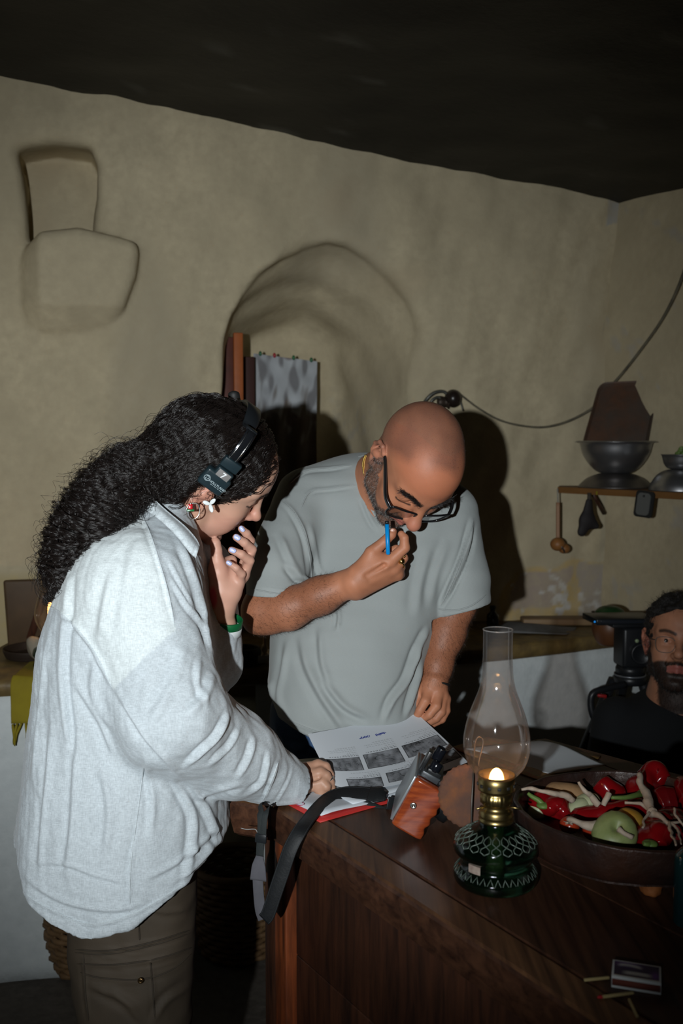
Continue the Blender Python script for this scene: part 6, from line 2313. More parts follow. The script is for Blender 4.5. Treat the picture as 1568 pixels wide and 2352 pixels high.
V, F = lathe([(.0, .0), (.030, .0), (.030, .012), (.027, .014), (.027, .026), (.029, .028), (.029, .038), (.025, .039), (.023, .034), (.0, .032)], cw_(-.010, .050, -.072), 40, R=np.array([cu_, cs_, cf_]).T)
add('lens', V, F, M_CAMB, phc)
hs = add('hot_shoe', *obox(cw_(-.032, .0935, -.035), axc, (.016, .0055, .018), .0015), M_CAM, phc)
add('shoe_mount', *obox(cw_(-.030, .102, -.030), axc, (.012, .004, .012), .001), M_CAMB, hs)
add('dial', *lathe([(0, 0), (.010, 0), (.010, .008), (.0085, .009), (0, .009)], cw_(-.012, .088, -.025), 28, R=np.array([cf_, cs_, cu_]).T), M_CAMB, phc)
add('dial', *lathe([(0, 0), (.007, 0), (.007, .006), (.006, .007), (0, .007)], cw_(.002, .087, -.045), 28, R=np.array([cf_, cs_, cu_]).T), M_CAMB, phc)
add('lens_ring', *obox(cw_(.012, .088, -.050), axc, (.006, .004, .012), .001), M_CAM, phc)
mic = add('microphone', *lathe([(0, 0), (.0082, 0), (.0086, .002), (.0086, .020), (.0080, .0215), (.0066, .0220), (.0066, .0190), (0, .0185)], cw_(-.036, .118, -.040), 28, R=np.array([cf_, cs_, cu_]).T), mat('gloss_black', (0.006, 0.007, 0.010), 0.12), phc)
add('microphone_clamp', *lathe([(0, 0), (.0088, 0), (.0092, .003), (.0092, .014), (.0075, .016), (0, .016)], cw_(-.032, .104, -.026), 28, R=np.array([cf_, cs_, cu_]).T), bpy.data.materials['gloss_black'], phc)
add('clamp_plate', *obox(cw_(-.050, .110, -.036), axc, (.0035, .018, .010), .0012), M_CAMB, phc)
# the strap
M_STRAP = mat('black_leather', (0.008, 0.009, 0.010), 0.55, spec=0.35, bump=(260, .35, .001), bump2=(60, .2, .002))
M_SUEDE = mat('grey_suede', (0.095, 0.092, 0.105), 0.9, noise=(60, (0.07, 0.07, 0.08), 1))
M_WEB = mat('black_webbing', (0.014, 0.018, 0.018), 0.8, bump=(420, .6, .001))


def strap(name, pts, half, th, m, parent, nrm, n=40):
    s = spline(pts, n)
    T = np.gradient(s, axis=0)
    nn = spline(nrm, n) if np.ndim(nrm) == 2 else np.broadcast_to(np.array(nrm, float), s.shape)
    hh = np.interp(np.linspace(0, 1, n), np.linspace(0, 1, len(np.atleast_1d(half))), np.atleast_1d(half))
    V, F = ribbon(s, np.cross(T, nn), hh, th)
    return add(name, V, F, m, parent), s, np.cross(T, nn), hh


N_T, N_H = (-.1, -.55, .85), (-.25, -.95, .12)
st, s_, sd_, hh_ = strap('strap', [P(868, 1826, 1.718), P(835, 1823, 1.728), P(795, 1822, 1.738), P(757, 1832, 1.728), P(724, 1862, 1.668), P(694, 1900, 1.594), P(668, 1946, 1.578), P(649, 2000, 1.576), P(632, 2050, 1.576), P(616, 2098, 1.578), P(606, 2112, 1.580)],
                         [.0125, .0135, .0140, .0135, .0130, .0120, .0120, .0120, .0118, .0115, .011], .0026, M_STRAP, phc, [N_T, N_T, N_T, (-.15, -.7, .7), (-.2, -.8, .5), N_H, N_H, N_H])
for sg in (-1, 1):
    e = s_ + (sd_ / np.linalg.norm(sd_, axis=1)[:, None]) * (hh_ * .86 * sg)[:, None]
    up_n = np.cross(sd_, np.gradient(s_, axis=0))
    up_n /= np.linalg.norm(up_n, axis=1)[:, None]
    if up_n[20][1] > 0:
        up_n = -up_n
    add('stitching', *tube(e + up_n * .0014, .00035, 5), mat('dark_thread', (0.03, 0.033, 0.036), .8) if sg < 0 else bpy.data.materials['dark_thread'], st)
strap('strap_tab', [P(886, 1830, 1.712), P(868, 1826, 1.714), P(846, 1824, 1.720)], [.0085, .0160, .0130], .0034, M_STRAP, phc, N_T, 14)
strap('strap_tail', [P(604, 2112, 1.582), P(598, 2090, 1.586), P(594, 2055, 1.588), P(592, 2020, 1.590)], [.0085, .0092, .0088, .0088], .0024, M_SUEDE, phc, N_H, 20)
strap('strap_tab', [P(593, 2022, 1.587), P(594, 1990, 1.587), P(596, 1966, 1.588)], [.0140, .0115, .0060], .0030, M_SUEDE, phc, N_H, 14)
strap('webbing', [P(596, 1972, 1.592), P(598, 1930, 1.592), P(600, 1892, 1.592), P(598, 1862, 1.605), P(602, 1846, 1.655), P(640, 1836, 1.715), P(690, 1832, 1.735), P(735, 1828, 1.76)], [.0064] * 8, .0018, M_WEB, phc, [N_H, N_H, N_H, (-.3, -.8, .5), (-.2, -.6, .8), N_T], 34)
strap('webbing', [P(604, 1928, 1.589), P(606, 1890, 1.589), P(612, 1862, 1.600), P(624, 1848, 1.655)], [.005] * 4, .0016, M_WEB, phc, [N_H, N_H, (-.3, -.8, .5)], 20)
strap('webbing', [P(902, 1868, 1.690), P(872, 1858, 1.700), P(838, 1846, 1.712), P(800, 1838, 1.728), P(768, 1836, 1.735)], [.0068, .0068, .0066, .0060, .005], .0018, M_WEB, phc, N_T, 24)
bk = unit(P(598, 1930, 1.59) - P(600, 1892, 1.59))
add('buckle', *obox(P(599, 1926, 1.589), (np.cross(bk, N_H), bk, N_H), (.0095, .007, .0022), .001), M_BLACK, phc)
add('buckle', *obox(P(897, 1845, 1.700), ((.8, .3, -.2), (.2, .2, .9), (0, -1, .3)), (.007, .011, .004), .0015), M_BLACK, phc)
wl = spline([P(592, 1916, 1.609), P(586, 1905, 1.62), P(566, 1905, 1.63), P(553, 1902, 1.64)], 16)
add('thread', *tube(wl, .0006, 5), mat('pale_thread', (0.4, 0.42, 0.42), .8), phc)

# ================================================================== headset on the woman
def on_head(H, px, py, lat):
    """place on the plane at sideways distance lat of a head that a pixel looks at (head axes x, z)"""
    o = np.array([0, 0, CAMZ])
    a = P(px, py, 1.0) - o
    nrm = H.R @ np.array([0, 1.0, 0])
    t = ((H.w(0, lat, 0) - o) @ nrm) / (a @ nrm)
    return H.loc(o + a * t)


LAT = -0.112
hset = thing('headset', 'black single-ear intercom headset worn over the dark hair of the woman', 'headset', WH.w(0, 0, .1))
A_, B_, D_ = on_head(WH, 476, 1065, LAT), on_head(WH, 531, 1106, LAT), on_head(WH, 455.6, 1098, LAT)
wv, hv = B_ - A_, D_ - A_
wl_, hl_ = np.linalg.norm(wv) * .94, np.linalg.norm(hv) * 1.12
we = WH.R @ unit(wv)
he = WH.R @ unit(hv - unit(wv) * (hv @ unit(wv)))
oe = unit(np.cross(he, we))
if oe @ (WH.R @ np.array([0, -1.0, 0])) < 0:
    oe = -oe
cc_ = WH.w(*(A_ + wv / 2 + unit(hv) * hl_ / 2))
M_HS = mat('headset_shell', (0.012, 0.024, 0.030), 0.38, bump=(500, .1, .0005))
cup = add('ear_cup', *obox(cc_, (we, he, oe), (wl_ / 2, hl_ / 2, .0085), .005, 4), M_HS, hset)
add('ear_pad', *obox(cc_ - oe * .014, (we, he, oe), (wl_ / 2 * .9, hl_ / 2 * .9, .008), .004, 3), M_RUBBER, hset)
# neck of the cup with the grey number plate
ct_ = cc_ - he * (hl_ / 2 + .0045) + we * .003
add('cup_neck', *obox(ct_ + he * .001, (we, he, oe), (.0155, .0085, .0075), .003, 3), M_HS, hset)
pl_ = add('number_plate', *obox(ct_ + he * .0025 + oe * .0076, (we, he, oe), (.0120, .0078, .0006), .0004), mat('grey_label', (0.20, 0.19, 0.185), .5), hset)


def letters(name, txt, size, c, ex, ey, ez, m, parent, bold=False):
    V, F = text_mesh(txt, size, bold)
    ex, ey = unit(ex), unit(ey)
    add(name, np.asarray(c) + V[:, :1] * ex + V[:, 1:2] * ey + ez * .0001, F, m, parent, smooth=False)


M_INK = mat('white_print', (0.75, 0.78, 0.80), .6)
M_INK2 = mat('pale_print', (0.34, 0.42, 0.45), .6)
letters('number', '7', .0150, ct_ + he * .0025 + oe * .0083, we, -he, oe, M_INK, pl_, True)
letters('lettering', 'HOLLYLAND', .0058, cc_ + we * .0075 + he * .0010 + oe * .00858, we, -he, oe, M_INK2, cup, True)
for k_, (x_, l_) in enumerate(((-.0050, .0030), (.0022, .0032), (.0080, .0018), (.0148, .0040))):      # the unreadably small second line
    add('small_print', *obox(cc_ + we * (x_ + .004) + he * .0052 + oe * .00858, (we, he, oe), (l_, .0004, .0001)), M_INK2, cup)
lc = cc_ - we * (wl_ / 2 * .62) - he * .0005 + oe * .0086
t_ = np.linspace(0, 2 * np.pi, 33)
mk = [tube([lc + .0052 * (math.cos(q) * we + math.sin(q) * he) for q in t_], .0006, 5, cap=False), tube([lc + .0028 * (math.cos(q) * we + math.sin(q) * he) - he * .0010 for q in np.linspace(-2.6, 1.2, 12)], .0006, 5), tube([lc + .0022 * (math.cos(q) * we + math.sin(q) * he) + he * .0014 for q in np.linspace(.6, 4.4, 12)], .0006, 5)]
for q in mk:
    add('logo', *q, M_INK2, cup)
# slider and band over the head
bu = unit(on_head(WH, 578, 1012, LAT) - on_head(WH, 512, 1086, LAT))
bs = WH.loc(ct_ - he * .008 + oe * -.003)
up3 = np.array([bu[0], 0, bu[2]])
add('adjuster', *obox(WH.w(*(bs + up3 * .010)), (np.cross(oe, WH.R @ up3), WH.R @ up3, oe), (.0165, .0095, .0060), .002), M_HS, hset)
p0 = bs + up3 * .014
hgt = .120
pts = []
for t in np.linspace(0.0, math.pi, 34):
    pts.append(WH.w(p0[0] + up3[0] * hgt * .72 * math.sin(t) ** .9 - .004, -(.1085) * math.cos(t), p0[2] + up3[2] * hgt * .72 * math.sin(t) ** .9 + .0))
pts = np.array(pts)
for _ in range(3):
    dv = fh.eval(pts)
    pts[9:-4] -= (fh.grad(pts, .004) * (dv - .013)[:, None])[9:-4]
pts[7:] = (pts[6:-1] + 2 * pts[7:] + np.concatenate([pts[8:], pts[-1:]])) / 4
side = WH.R @ np.cross(up3, (0, 1.0, 0))
add('slider', *ribbon(pts[:9], side, .0095, .0030), mat('polished_black', (0.02, 0.022, 0.026), 0.12, 0.6), hset)
for sg in (-1, 1):
    add('chrome_edge', *tube(pts[:8] + unit(side) * .0060 * sg + oe * .0018, .0007, 6), M_SILVER, hset)
add('band', *ribbon(pts[7:], side, np.concatenate([np.linspace(.010, .014, 6), np.full(15, .014), np.linspace(.014, .010, 6)]), .0050), M_BLACK, hset)
V, F = tube(spline([P(540, 925, 1.83), P(537, 908, 1.825), P(536, 899, 1.825)], 8), [.010, .011, .011, .011, .011, .0105, .009, .005], 14)
add('microphone', V, F, M_RUBBER, hset)

# earrings
lb = WH.w(-0.008, -0.078, -0.034)
hc = P(443, 1174, 1.648)
e1, e2 = np.array([.93, .2, -.25]), np.array([.25, 0, .97])
t_ = np.linspace(0, 2 * np.pi, 30)
add('hoop_earring', *tube([hc + .0112 * math.cos(q) * unit(e1) + .0140 * math.sin(q) * unit(e2) for q in t_], .0010, 8, cap=False), M_SILVER, woman)
wc = P(437.5, 1168, 1.640)
V, F = lathe([(0, .0105), (.0006, .010), (.0040, .0015), (.0044, 0), (0, -.0004)], wc, 3)
add('watermelon_charm', *obox(wc + np.array([0, 0, .003]), ((1, .2, 0), (0, .1, 1), (0, -1, 0)), (.0035, .0045, .0014), .0012), mat('red_enamel', (0.5, 0.01, 0.015), .25), woman)
add('watermelon_rind', *obox(wc + np.array([0, 0, -.0030]), ((1, .2, 0), (0, .1, 1), (0, -1, 0)), (.0062, .0018, .0016), .0008), mat('green_enamel', (0.01, 0.16, 0.05), .25), woman)
fc = P(482, 1158, 1.650)
M_PETAL = mat('pearl_white', (0.70, 0.74, 0.74), .3)
for ang_, ln in ((2.75, .0115), (.75, .0125), (-1.25, .0135)):
    dv = unit(np.array([math.cos(ang_), -.25, math.sin(ang_)]))
    V, F = ellipsoid(fc + dv * ln * .55 + np.array([0, -.002, 0]), (ln * .56, .0036, .0014), (dv, np.cross((0, -1, 0), dv), (0, -1, 0)), 14, 9)
    add('flower_petal', V, F, M_PETAL, woman)
add('ear_hook', *tube(spline([P(489, 1134, 1.660), P(486, 1145, 1.650), P(482, 1156, 1.647)], 10), .0008, 6), M_GOLD, woman)
# silver ring on the table hand, gold ring at the chin, bracelet
h_ = w_h2
t_ = np.linspace(0, 2 * np.pi, 25)
rc, ra_ = h_(893, 560, 0.0), unit(h_(925, 610, 0.000) - h_(850, 490, 0.0))
e1 = unit(np.cross(ra_, (0, 0, 1)))
add('ring', *tube([rc + .0098 * (math.cos(q) * e1 + math.sin(q) * np.cross(ra_, e1)) for q in t_], .0018, 8, cap=False), M_SILVER, woman)
ax_ = unit(w_wrist - P(503, 1440, 1.80))
e1 = unit(np.cross(ax_, (0, 1, 0)))
e2 = np.cross(ax_, e1)
for off, r_, w_, m, nm in ((.0155, .0345, .0075, mat('green_band', (0.002, 0.105, 0.030), .5), 'green_bracelet'), (.0015, .0345, .0075, mat('white_band', (0.62, 0.66, 0.66), .5), 'white_bracelet')):
    c = P(503, 1440, 1.80) + ax_ * (off - .004) + np.array([.006, 0, 0])
    loop = np.array([c + r_ * (math.cos(q) * e1 + .85 * math.sin(q) * e2) for q in np.linspace(0, 2 * np.pi, 49)])
    V, F = ribbon(loop, ax_, w_, .0032)
    add(nm, V, F, m, woman)

# ================================================================== third man, seated in the dark on the right
guy = thing('person', 'young bearded man in black t-shirt and thin glasses, seated in dark at right edge', 'person', P(1556, 2700, 2.70) * np.array([1, 1, 0]))
GH = Head(rot(math.radians(-106), math.radians(-9), math.radians(-4)), P(1554, 1482, 2.68), 1.02)
fb = Field()
GH.build(fb, nose=1.1)
nb = P(1556, 1610, 2.74)
fb.cone(GH.w(-.03, 0, -.04), nb, .058, .066, .03)
fb.cone(nb, P(1560, 1750, 2.76), .08, .12, .05)
Vb, Fb = fb.mesh(0.003)
Lb = GH.loc(Vb)
x, y, z = Lb.T
hd = np.linalg.norm(Lb - np.array([0.03, 0, -0.02]), axis=1) < 0.165
line = np.interp(x, [-.01, .004, .02, .045, .07, .082, .1, .12], [-.01, .030, -.020, -.045, -.046, -.040, -.035, -.035])
beard = hd * np.clip((line - z) / .006, 0, 1) * np.clip((x + .012) / .006, 0, 1) * (1 - np.clip(lip_weight(Lb) * 2, 0, 1)) * (1 - blob(Lb, (.118, 0, -.024), (.018, .019, .015), .2))
browd = np.minimum(brow_dist(Lb, -1), brow_dist(Lb, 1))
add('body', Vb, Fb, M_SKIN_MAN, guy, cols=paint(Vb, (.42, .19, .11), Lb, [(beard * .95, (.016, .011, .009)), (hd * lip_weight(Lb) * .8, (.36, .10, .09)), (hd * np.clip((.0060 - browd) / .003, 0, 1) * .9, (.02, .013, .01)),
                                                                (hd * blob(Lb, (-.012, -.085, 0), (.03, .018, .045), .4) * .5, (.50, .16, .11))]))
Nb = normals(Vb, Fb)
short_hair('beard', Vb, Nb, Fb, beard + 1e-9, 2600, .011, GH.R @ np.array([.35, 0, -.9]), .0003, M_HAIR, guy, 13, .5)
for q in (-1, 1):
    V, F = ellipsoid(GH.w(.0735, q * .032, .012), (.0126, .0126, .0126), None, 20, 12)
    lv = GH.loc(V)
    dd = np.hypot(lv[:, 1] - q * .032 - .001, lv[:, 2] - .012)
    fr = lv[:, 0] > .074
    ec = np.tile((.42, .38, .36), (len(V), 1))
    ec[fr & (dd < .0062)] = (.02, .012, .008)
    add('eye', V, F, mat('eye', vcol=True, rough=.1) if q < 0 else bpy.data.materials['eye'], guy, cols=ec)
fh = Field()
fh.ell(GH.w(-.018, 0, .052), (.098, .084, .088), GH.R, .02)
fh.ell(GH.w(.020, 0, .092), (.060, .062, .034), GH.R, .03)
for q in (-1, 1):
    fh.cone(GH.w(.002, q * .076, .030), GH.w(.002, q * .073, -.012), .010, .007, .012)
fh.ell(GH.w(.095, 0, .012), (.062, .085, .066), GH.R, .015, True)
fh.ell(GH.w(-.005, -.10, -.020), (.030, .045, .036), GH.R, .01, True)
fh.ell(GH.w(0, 0, -.10), (.12, .12, .075), GH.R, .01, True)
Vh, Fh = fh.mesh(.004)
Nh = normals(Vh, Fh)
Vh = Vh + Nh * (.006 * wob(Vh, 131, 80) + .003 * wob(Vh, 132, 190))[:, None]
add('hair', Vh, Fh, bpy.data.materials['hair_mass'], guy)
short_hair('hair_strands', Vh, Nh, Fh, np.ones(len(Vh)), 4000, .016, (0, 0, .3), .0003, M_HAIR, guy, 14, .8, 5)
fs = Field()
rows = []
for py, xl, xr, d, ry in ((1572, 1520, 1600, 2.76, .05), (1596, 1478, 1650, 2.76, .085), (1625, 1420, 1700, 2.76, .11), (1690, 1402, 1715, 2.75, .125), (1800, 1400, 1715, 2.74, .135), (1950, 1405, 1712, 2.74, .14), (2060, 1408, 1710, 2.74, .14)):
    c = P((xl + xr) / 2, py, d)
    rows.append((c[2], c[0], c[1], (xr - xl) / 2 / FPX * d, ry))
fs.loft(rows, .03, 2.2, .03)
for xs, xe in ((1418, 1392), (1700, 1725)):
    fs.cone(P(xs, 1655, 2.75), P(xe, 1840, 2.70), .070, .066, .04)
fs.cone(P(1556, 1570, 2.70), P(1556, 1592, 2.72), .070, .062, .006, True)
Vs, Fs = fs.mesh(.006)
Ns = normals(Vs, Fs)
add('t_shirt', Vs + Ns * (.004 * wob(Vs, 141, 16))[:, None], Fs, mat('black_jersey', (0.0045, 0.0055, 0.007), .9), guy)
fa_ = Field()
for xs in (1392, 1725):
    fa_.chain([P(xs, 1840, 2.70), P(xs + 20, 2000, 2.66), P(1556 + (xs - 1556) * .4, 2060, 2.42)], [.045, .040, .028], .03)
ft = Field()
for sx in (-1, 1):
    hp_ = P(1556, 2060, 2.74) + np.array([sx * .09, 0, 0])
    kn = hp_ + np.array([sx * .06, -.36, .06])
    ft.cone(hp_, kn, .095, .070, .04)
    ft.cone(kn, (kn[0], kn[1] + .03, .06), .068, .05, .03)
Vt, Ft = ft.mesh(.012)
add('trousers', Vt, Ft, mat('black_trousers', (0.008, 0.008, 0.009), .9), guy)
for sx in (-1, 1):
    q = P(1556, 2060, 2.74) + np.array([sx * .15, -.36, 0])
    f_ = Field()
    f_.cone((q[0], q[1] + .06, .05), (q[0], q[1] - .10, .035), .048, .038, .02)
    f_.put(lambda p: (p[:, 2] - .001).astype(np.float32), (-2, -2, -.2), (2, 4, .03), .003, True)
    add('shoe', *f_.mesh(.009), M_RUBBER, guy)
# his wire glasses
gg = thing('eyeglasses', 'thin wire eyeglasses on the seated bearded man at the right', 'glasses', GH.w(.1, 0, 0))
for q in (-1, 1):
    rim = np.array([GH.w(.098 - .09 * abs(a) , q * a, b) for a, b in ((.010, .012), (.020, .020), (.045, .020), (.058, .012), (.056, -.010), (.045, -.019), (.022, -.018), (.011, -.006))])
    rim = np.concatenate([rim, rim[:1]])
    add('rim', *tube(spline(rim, 40), .0009, 6, cap=False), M_WIRE, gg)
    add('temple', *tube(spline([GH.w(.093, q * .058, .010), GH.w(.075, q * .074, .012), GH.w(.0, q * .080, .018), GH.w(-.02, q * .080, .0)], 14), .0010, 6), M_WIRE, gg)
add('bridge', *tube(spline([GH.w(.097, -.010, .010), GH.w(.101, 0, .013), GH.w(.097, .010, .010)], 8), .0010, 6), M_SILVER, gg)
# low stool under him
stl = thing('stool', 'low dark wooden stool hidden under the seated bearded man', 'stool', P(1556, 2060, 2.76) * np.array([1, 1, 0]))
q = P(1556, 2060, 2.76)
zt = q[2] - .10
add('seat', *box((q[0] - .17, q[1] - .15, zt - .03), (q[0] + .17, q[1] + .15, zt), .006), M_PANEL, stl)
for a in (-1, 1):
    for b in (-1, 1):
        add('leg', *box((q[0] + a * .13 - .015, q[1] + b * .11 - .015, 0), (q[0] + a * .13 + .015, q[1] + b * .11 + .015, zt - .03), .003), M_PANEL, stl)

# ================================================================== tripod with fluid head and a monitor
td = 3.02
tc_ = P(1446, 1560, td)
tri = thing('tripod', 'black video tripod with fluid head and red locks behind the seated man', 'tripod', tc_ * np.array([1, 1, 0]))
M_TRI = mat('tripod_black', (0.012, 0.013, 0.015), .38, bump=(200, .15, .001))
M_TRED = mat('red_lock', (0.28, 0.012, 0.012), .4)
px2m = td / FPX
add('bowl_mount', *lathe([(0, -.012), (.046, -.012), (.050, -.006), (.050, .008), (.046, .014), (0, .014)], tc_, 36), M_TRI, tri)
add('level_ring', *lathe([(.0462, .013), (.0485, .013), (.0485, .018), (.0462, .018)], tc_, 36), mat('ring_grey', (0.22, 0.23, 0.25), .35, .6), tri)
add('pan_base', *lathe([(0, .014), (.044, .014), (.044, .035), (.040, .045), (0, .045)], tc_, 36), M_TRI, tri)
head_ = add('fluid_head', *obox(tc_ + np.array([.004, 0, .105]), ((1, .15, 0), (-.15, 1, 0), (0, 0, 1)), (.045, .040, .062), .010, 3), M_TRI, tri)
V, F = lathe([(0, 0), (.030, 0), (.032, .004), (.032, .016), (.028, .018), (.024, .014), (0, .014)], tc_ + np.array([.018, -.040, .090]), 40, R=np.array([[1, 0, 0], [0, 0, -1], [0, 1, 0]]))
add('drag_knob', V, F, M_TRI, head_)
V, F = ellipsoid(tc_ + np.array([.006, -.043, .128]), (.006, .004, .006))
add('level_bubble', V, F, mat('bubble', (0.25, 0.32, 0.18), .2), head_)
V, F = ellipsoid(tc_ + np.array([.034, -.040, .150]), (.007, .005, .006))
add('lock_button', V, F, M_TRED, head_)
add('slide_plate', *obox(tc_ + np.array([-.010, 0, .172]), ((1, .15, 0), (-.15, 1, 0), (0, 0, 1)), (.060, .028, .006), .002), M_TRI, tri)
for k, ang_ in enumerate((2.6, 4.0, .5)):
    dr = np.array([math.cos(ang_), math.sin(ang_), 0])
    a0, a1 = tc_ + dr * .05 + Z * -.005, tc_ * np.array([1, 1, 0]) + dr * .34 + Z * .02
    lg = add('leg', *tube([a0, a0 + (a1 - a0) * .5, a0 + (a1 - a0) * .52, a1], [.016, .015, .011, .010], 12), M_TRI, tri)
    V, F = ellipsoid(a1 - Z * .004, (.018, .018, .016))
    add('rubber_foot', V, F, M_RUBBER, lg)
    add('leg_lock', *obox(a0 + (a1 - a0) * .5, (np.cross(dr, Z), dr, Z), (.018, .018, .016), .004), M_TRED, lg)
hp_ = spline([P(1435, 1572, 2.97), P(1390, 1582, 2.95), P(1362, 1592, 2.94), P(1356, 1615, 2.94), P(1362, 1645, 2.94), P(1378, 1668, 2.95)], 30)
add('carry_handle', *tube(hp_, .0105, 10), M_TRI, tri)
add('red_lever', *obox(P(1394, 1622, 2.93), ((.95, 0, .3), (-.25, 0, 1), (0, 1, 0)), (.006, .024, .006), .003), M_TRED, tri)
add('red_lever', *obox(P(1382, 1598, 2.94), ((1, 0, -.1), (0, 0, 1), (0, 1, 0)), (.014, .005, .006), .003), M_TRED, tri)
mo = thing('monitor', 'flat black monitor lying on the tripod plate with a small blue light', 'monitor', P(1420, 1440, td))
mc = P(1423, 1436, td - .01)
mz = tc_[2] + .1785
mc[2] = mz + .010
add('case', *obox(mc, ((1, .12, -.01), (-.12, 1, 0), (0, 0, 1)), (.098, .060, .0095), .003), mat('monitor_black', (0.010, 0.012, 0.014), .3), mo)
add('front_strip', *obox(mc + np.array([.008, -.0605, .001]), ((1, .12, -.01), (-.12, 1, 0), (0, 0, 1)), (.085, .0010, .0045), .0004), mat('strip_grey', (0.035, 0.04, 0.05), .2, .5), mo)
V, F = ellipsoid(P(1337, 1435, td - .085), (.004, .003, .003))
V = V - V.mean(0) + mc + np.array([-.092, -.0600, .001])
add('status_light', V, F, mat('blue_light', (0, .2, .6), .4, emit=((0.02, 0.30, 0.9), .5)), mo)
for k in range(5):
    add('button', *obox(mc + np.array([-.045 + .028 * k, -.0620 + .003 * k, .001]), ((1, .12, 0), (-.12, 1, 0), (0, 0, 1)), (.006, .001, .0022), .0005), bpy.data.materials['ring_grey'] if k != 3 else M_TRED, mo)

# ================================================================== things on the counter
jar = P(1399, 1486, 3.16)
jar[2] = CT + .004
jr = thing('jar', 'round brown clay jar with dark green lid on the counter behind the tripod', 'jar', jar)
k_ = 3.16 / FPX
add('pot', *lathe(spline([(0, 0), (.030, 0), (.046, .018), (.056, .048), (.054, .075), (.044, .094), (0, .095)], 24), jar, 40), mat('brown_clay', (0.13, 0.050, 0.018), .45, noise=(20, (0.08, 0.03, 0.012), 1)), jr)
add('lid', *lathe(spline([(.049, .090), (.050, .096), (.044, .112), (.026, .124), (0, .128)], 16), jar, 40), mat('dark_green_glaze', (0.012, 0.045, 0.012), .35), jr)


def top_at(px, py):
    q = G(px, py, CT + .004)
    return q


bt = top_at(1131, 1440)
b_ = thing('bottle', 'small dark bottle standing on the counter right of the grey sleeve', 'bottle', bt)
add('glass', *lathe(spline([(0, 0), (.020, 0), (.021, .006), (.021, .040), (.014, .050), (.009, .056), (.009, .066), (0, .066)], 30), bt, 24), mat('dark_bottle', (0.012, 0.012, 0.022), .12), b_)
add('cap', *lathe([(.010, .064), (.011, .066), (.011, .076), (0, .077)], bt, 20), M_RUBBER, b_)
o = sheet('paper', [top_at(1120, 1452) + Z * .002, top_at(1300, 1458) + Z * .003, top_at(1325, 1440) + Z * .002, top_at(1165, 1428) + Z * .004], .0015, mat('grey_paper', (0.20, 0.20, 0.20), .9, noise=(30, (0.12, 0.12, 0.12), 1)), None, 16, 10, lambda u, v: Z * .008 * np.sin(5 * u) * np.sin(3 * v))
tag(o, 'crumpled grey sheet lying on the counter behind the lamp chimney', 'paper')
bl = top_at(1270, 1440)
o = add('board', *box((bl[0] - .10, bl[1] + .03, CT + .003), (bl[0] + .16, bl[1] + .10, CT + .026), .004), mat('pale_board', (0.28, 0.18, 0.09), .6, noise=(9, (0.2, 0.12, 0.06), 1)))
tag(o, 'flat tan board lying along the wall on the right end of the counter', 'board')
# behind the man's elbow
dz = top_at(590, 1522)
ds = thing('dish', 'small white enamel dish on the counter beside the grey shirt', 'dish', dz)
add('bowl', *lathe(spline([(0, .004), (.03, .003), (.046, .016), (.052, .030), (.049, .030), (.042, .016), (0, .010)], 28), dz, 32), mat('enamel', (0.52, 0.48, 0.42), .35), ds)
kz = top_at(562, 1524) + np.array([0, -.015, 0])
o = add('iron_pot', *lathe(spline([(0, 0), (.034, .001), (.046, .018), (.050, .038), (.046, .052), (.042, .050), (.044, .036), (.036, .014), (0, .010)], 32), kz, 32), mat('cast_iron', (0.012, 0.012, 0.012), .6))
tag(o, 'small black iron pot on the counter under the elbow of the bald man', 'pot')
pz = dz + np.array([.022, .012, .0105])
ps = thing('pestle', 'turned pale wooden pestle standing in the white dish', 'pestle', pz)
add('shaft', *lathe(spline([(0, 0), (.009, .001), (.010, .010), (.006, .018), (.010, .028), (.009, .038), (.005, .046), (.0048, .080), (.006, .092), (0, .096)], 40), pz, 18), mat('pale_wood', (0.36, 0.27, 0.17), .6), ps)
# left end: board, lid, stone, second lamp, yellow cloth
bq = G(62, 1488, CT + .004)
brd = thing('chopping_board', 'dark brown wooden board with rounded corners standing against the wall', 'board', bq)
add('board', *obox(bq + np.array([0, .0, .112]), ((1, .25, 0), (-.25, 1, .14), (0, -.14, 1)), (.062, .010, .110), .009, 3), mat('board_brown', (0.085, 0.050, 0.022), .6, noise=(12, (0.05, 0.03, 0.014), 1)), brd)
add('handle_slot', *obox(bq + np.array([.038, -.016, .100]), ((.9, .25, -.35), (-.25, 1, .14), (.35, -.14, .9)), (.011, .002, .078), .004), M_PANEL, brd)
lq = G(62, 1512, CT + .004)
o = add('pan', *lathe(spline([(0, .002), (.075, .002), (.088, .012), (.094, .030), (.090, .030), (.084, .014), (.072, .008), (0, .008)], 30), lq + np.array([.02, .015, 0]), 44), mat('blackened_pan', (0.030, 0.020, 0.014), .6, .3))
tag(o, 'shallow blackened pan on the left end of the counter', 'pan')
sq_ = G(86, 1506, CT + .030)
V, F = ellipsoid(sq_ + np.array([0, -.02, .030]), (.030, .022, .036), None, 24, 16)
o = add('stone', V * (1 + 0 * V) + 0.004 * wob(V, 151, 60)[:, None], F, mat('pale_stone', (0.24, 0.21, 0.16), .9, bump=(90, .4, .003)))
tag(o, 'pale rough stone in the pan on the left of the counter', 'stone')
l2 = G(118, 1532, CT + .004)
lm2 = thing('oil_lamp', 'second lit oil lamp with round glass globe on the counter behind the hair', 'lamp', l2)
sc2 = 1.0
add('font', *lathe(spline([(0, 0), (.045, 0), (.050, .010), (.044, .024), (.052, .040), (.046, .058), (.020, .068), (.018, .082)], 40), l2, 36), mat('dark_green_font', (0.012, 0.03, 0.022), .2), lm2)
add('burner', *lathe([(.022, .080), (.026, .082), (.026, .104), (.010, .106), (0, .112)], l2, 28), M_BRASS, lm2)
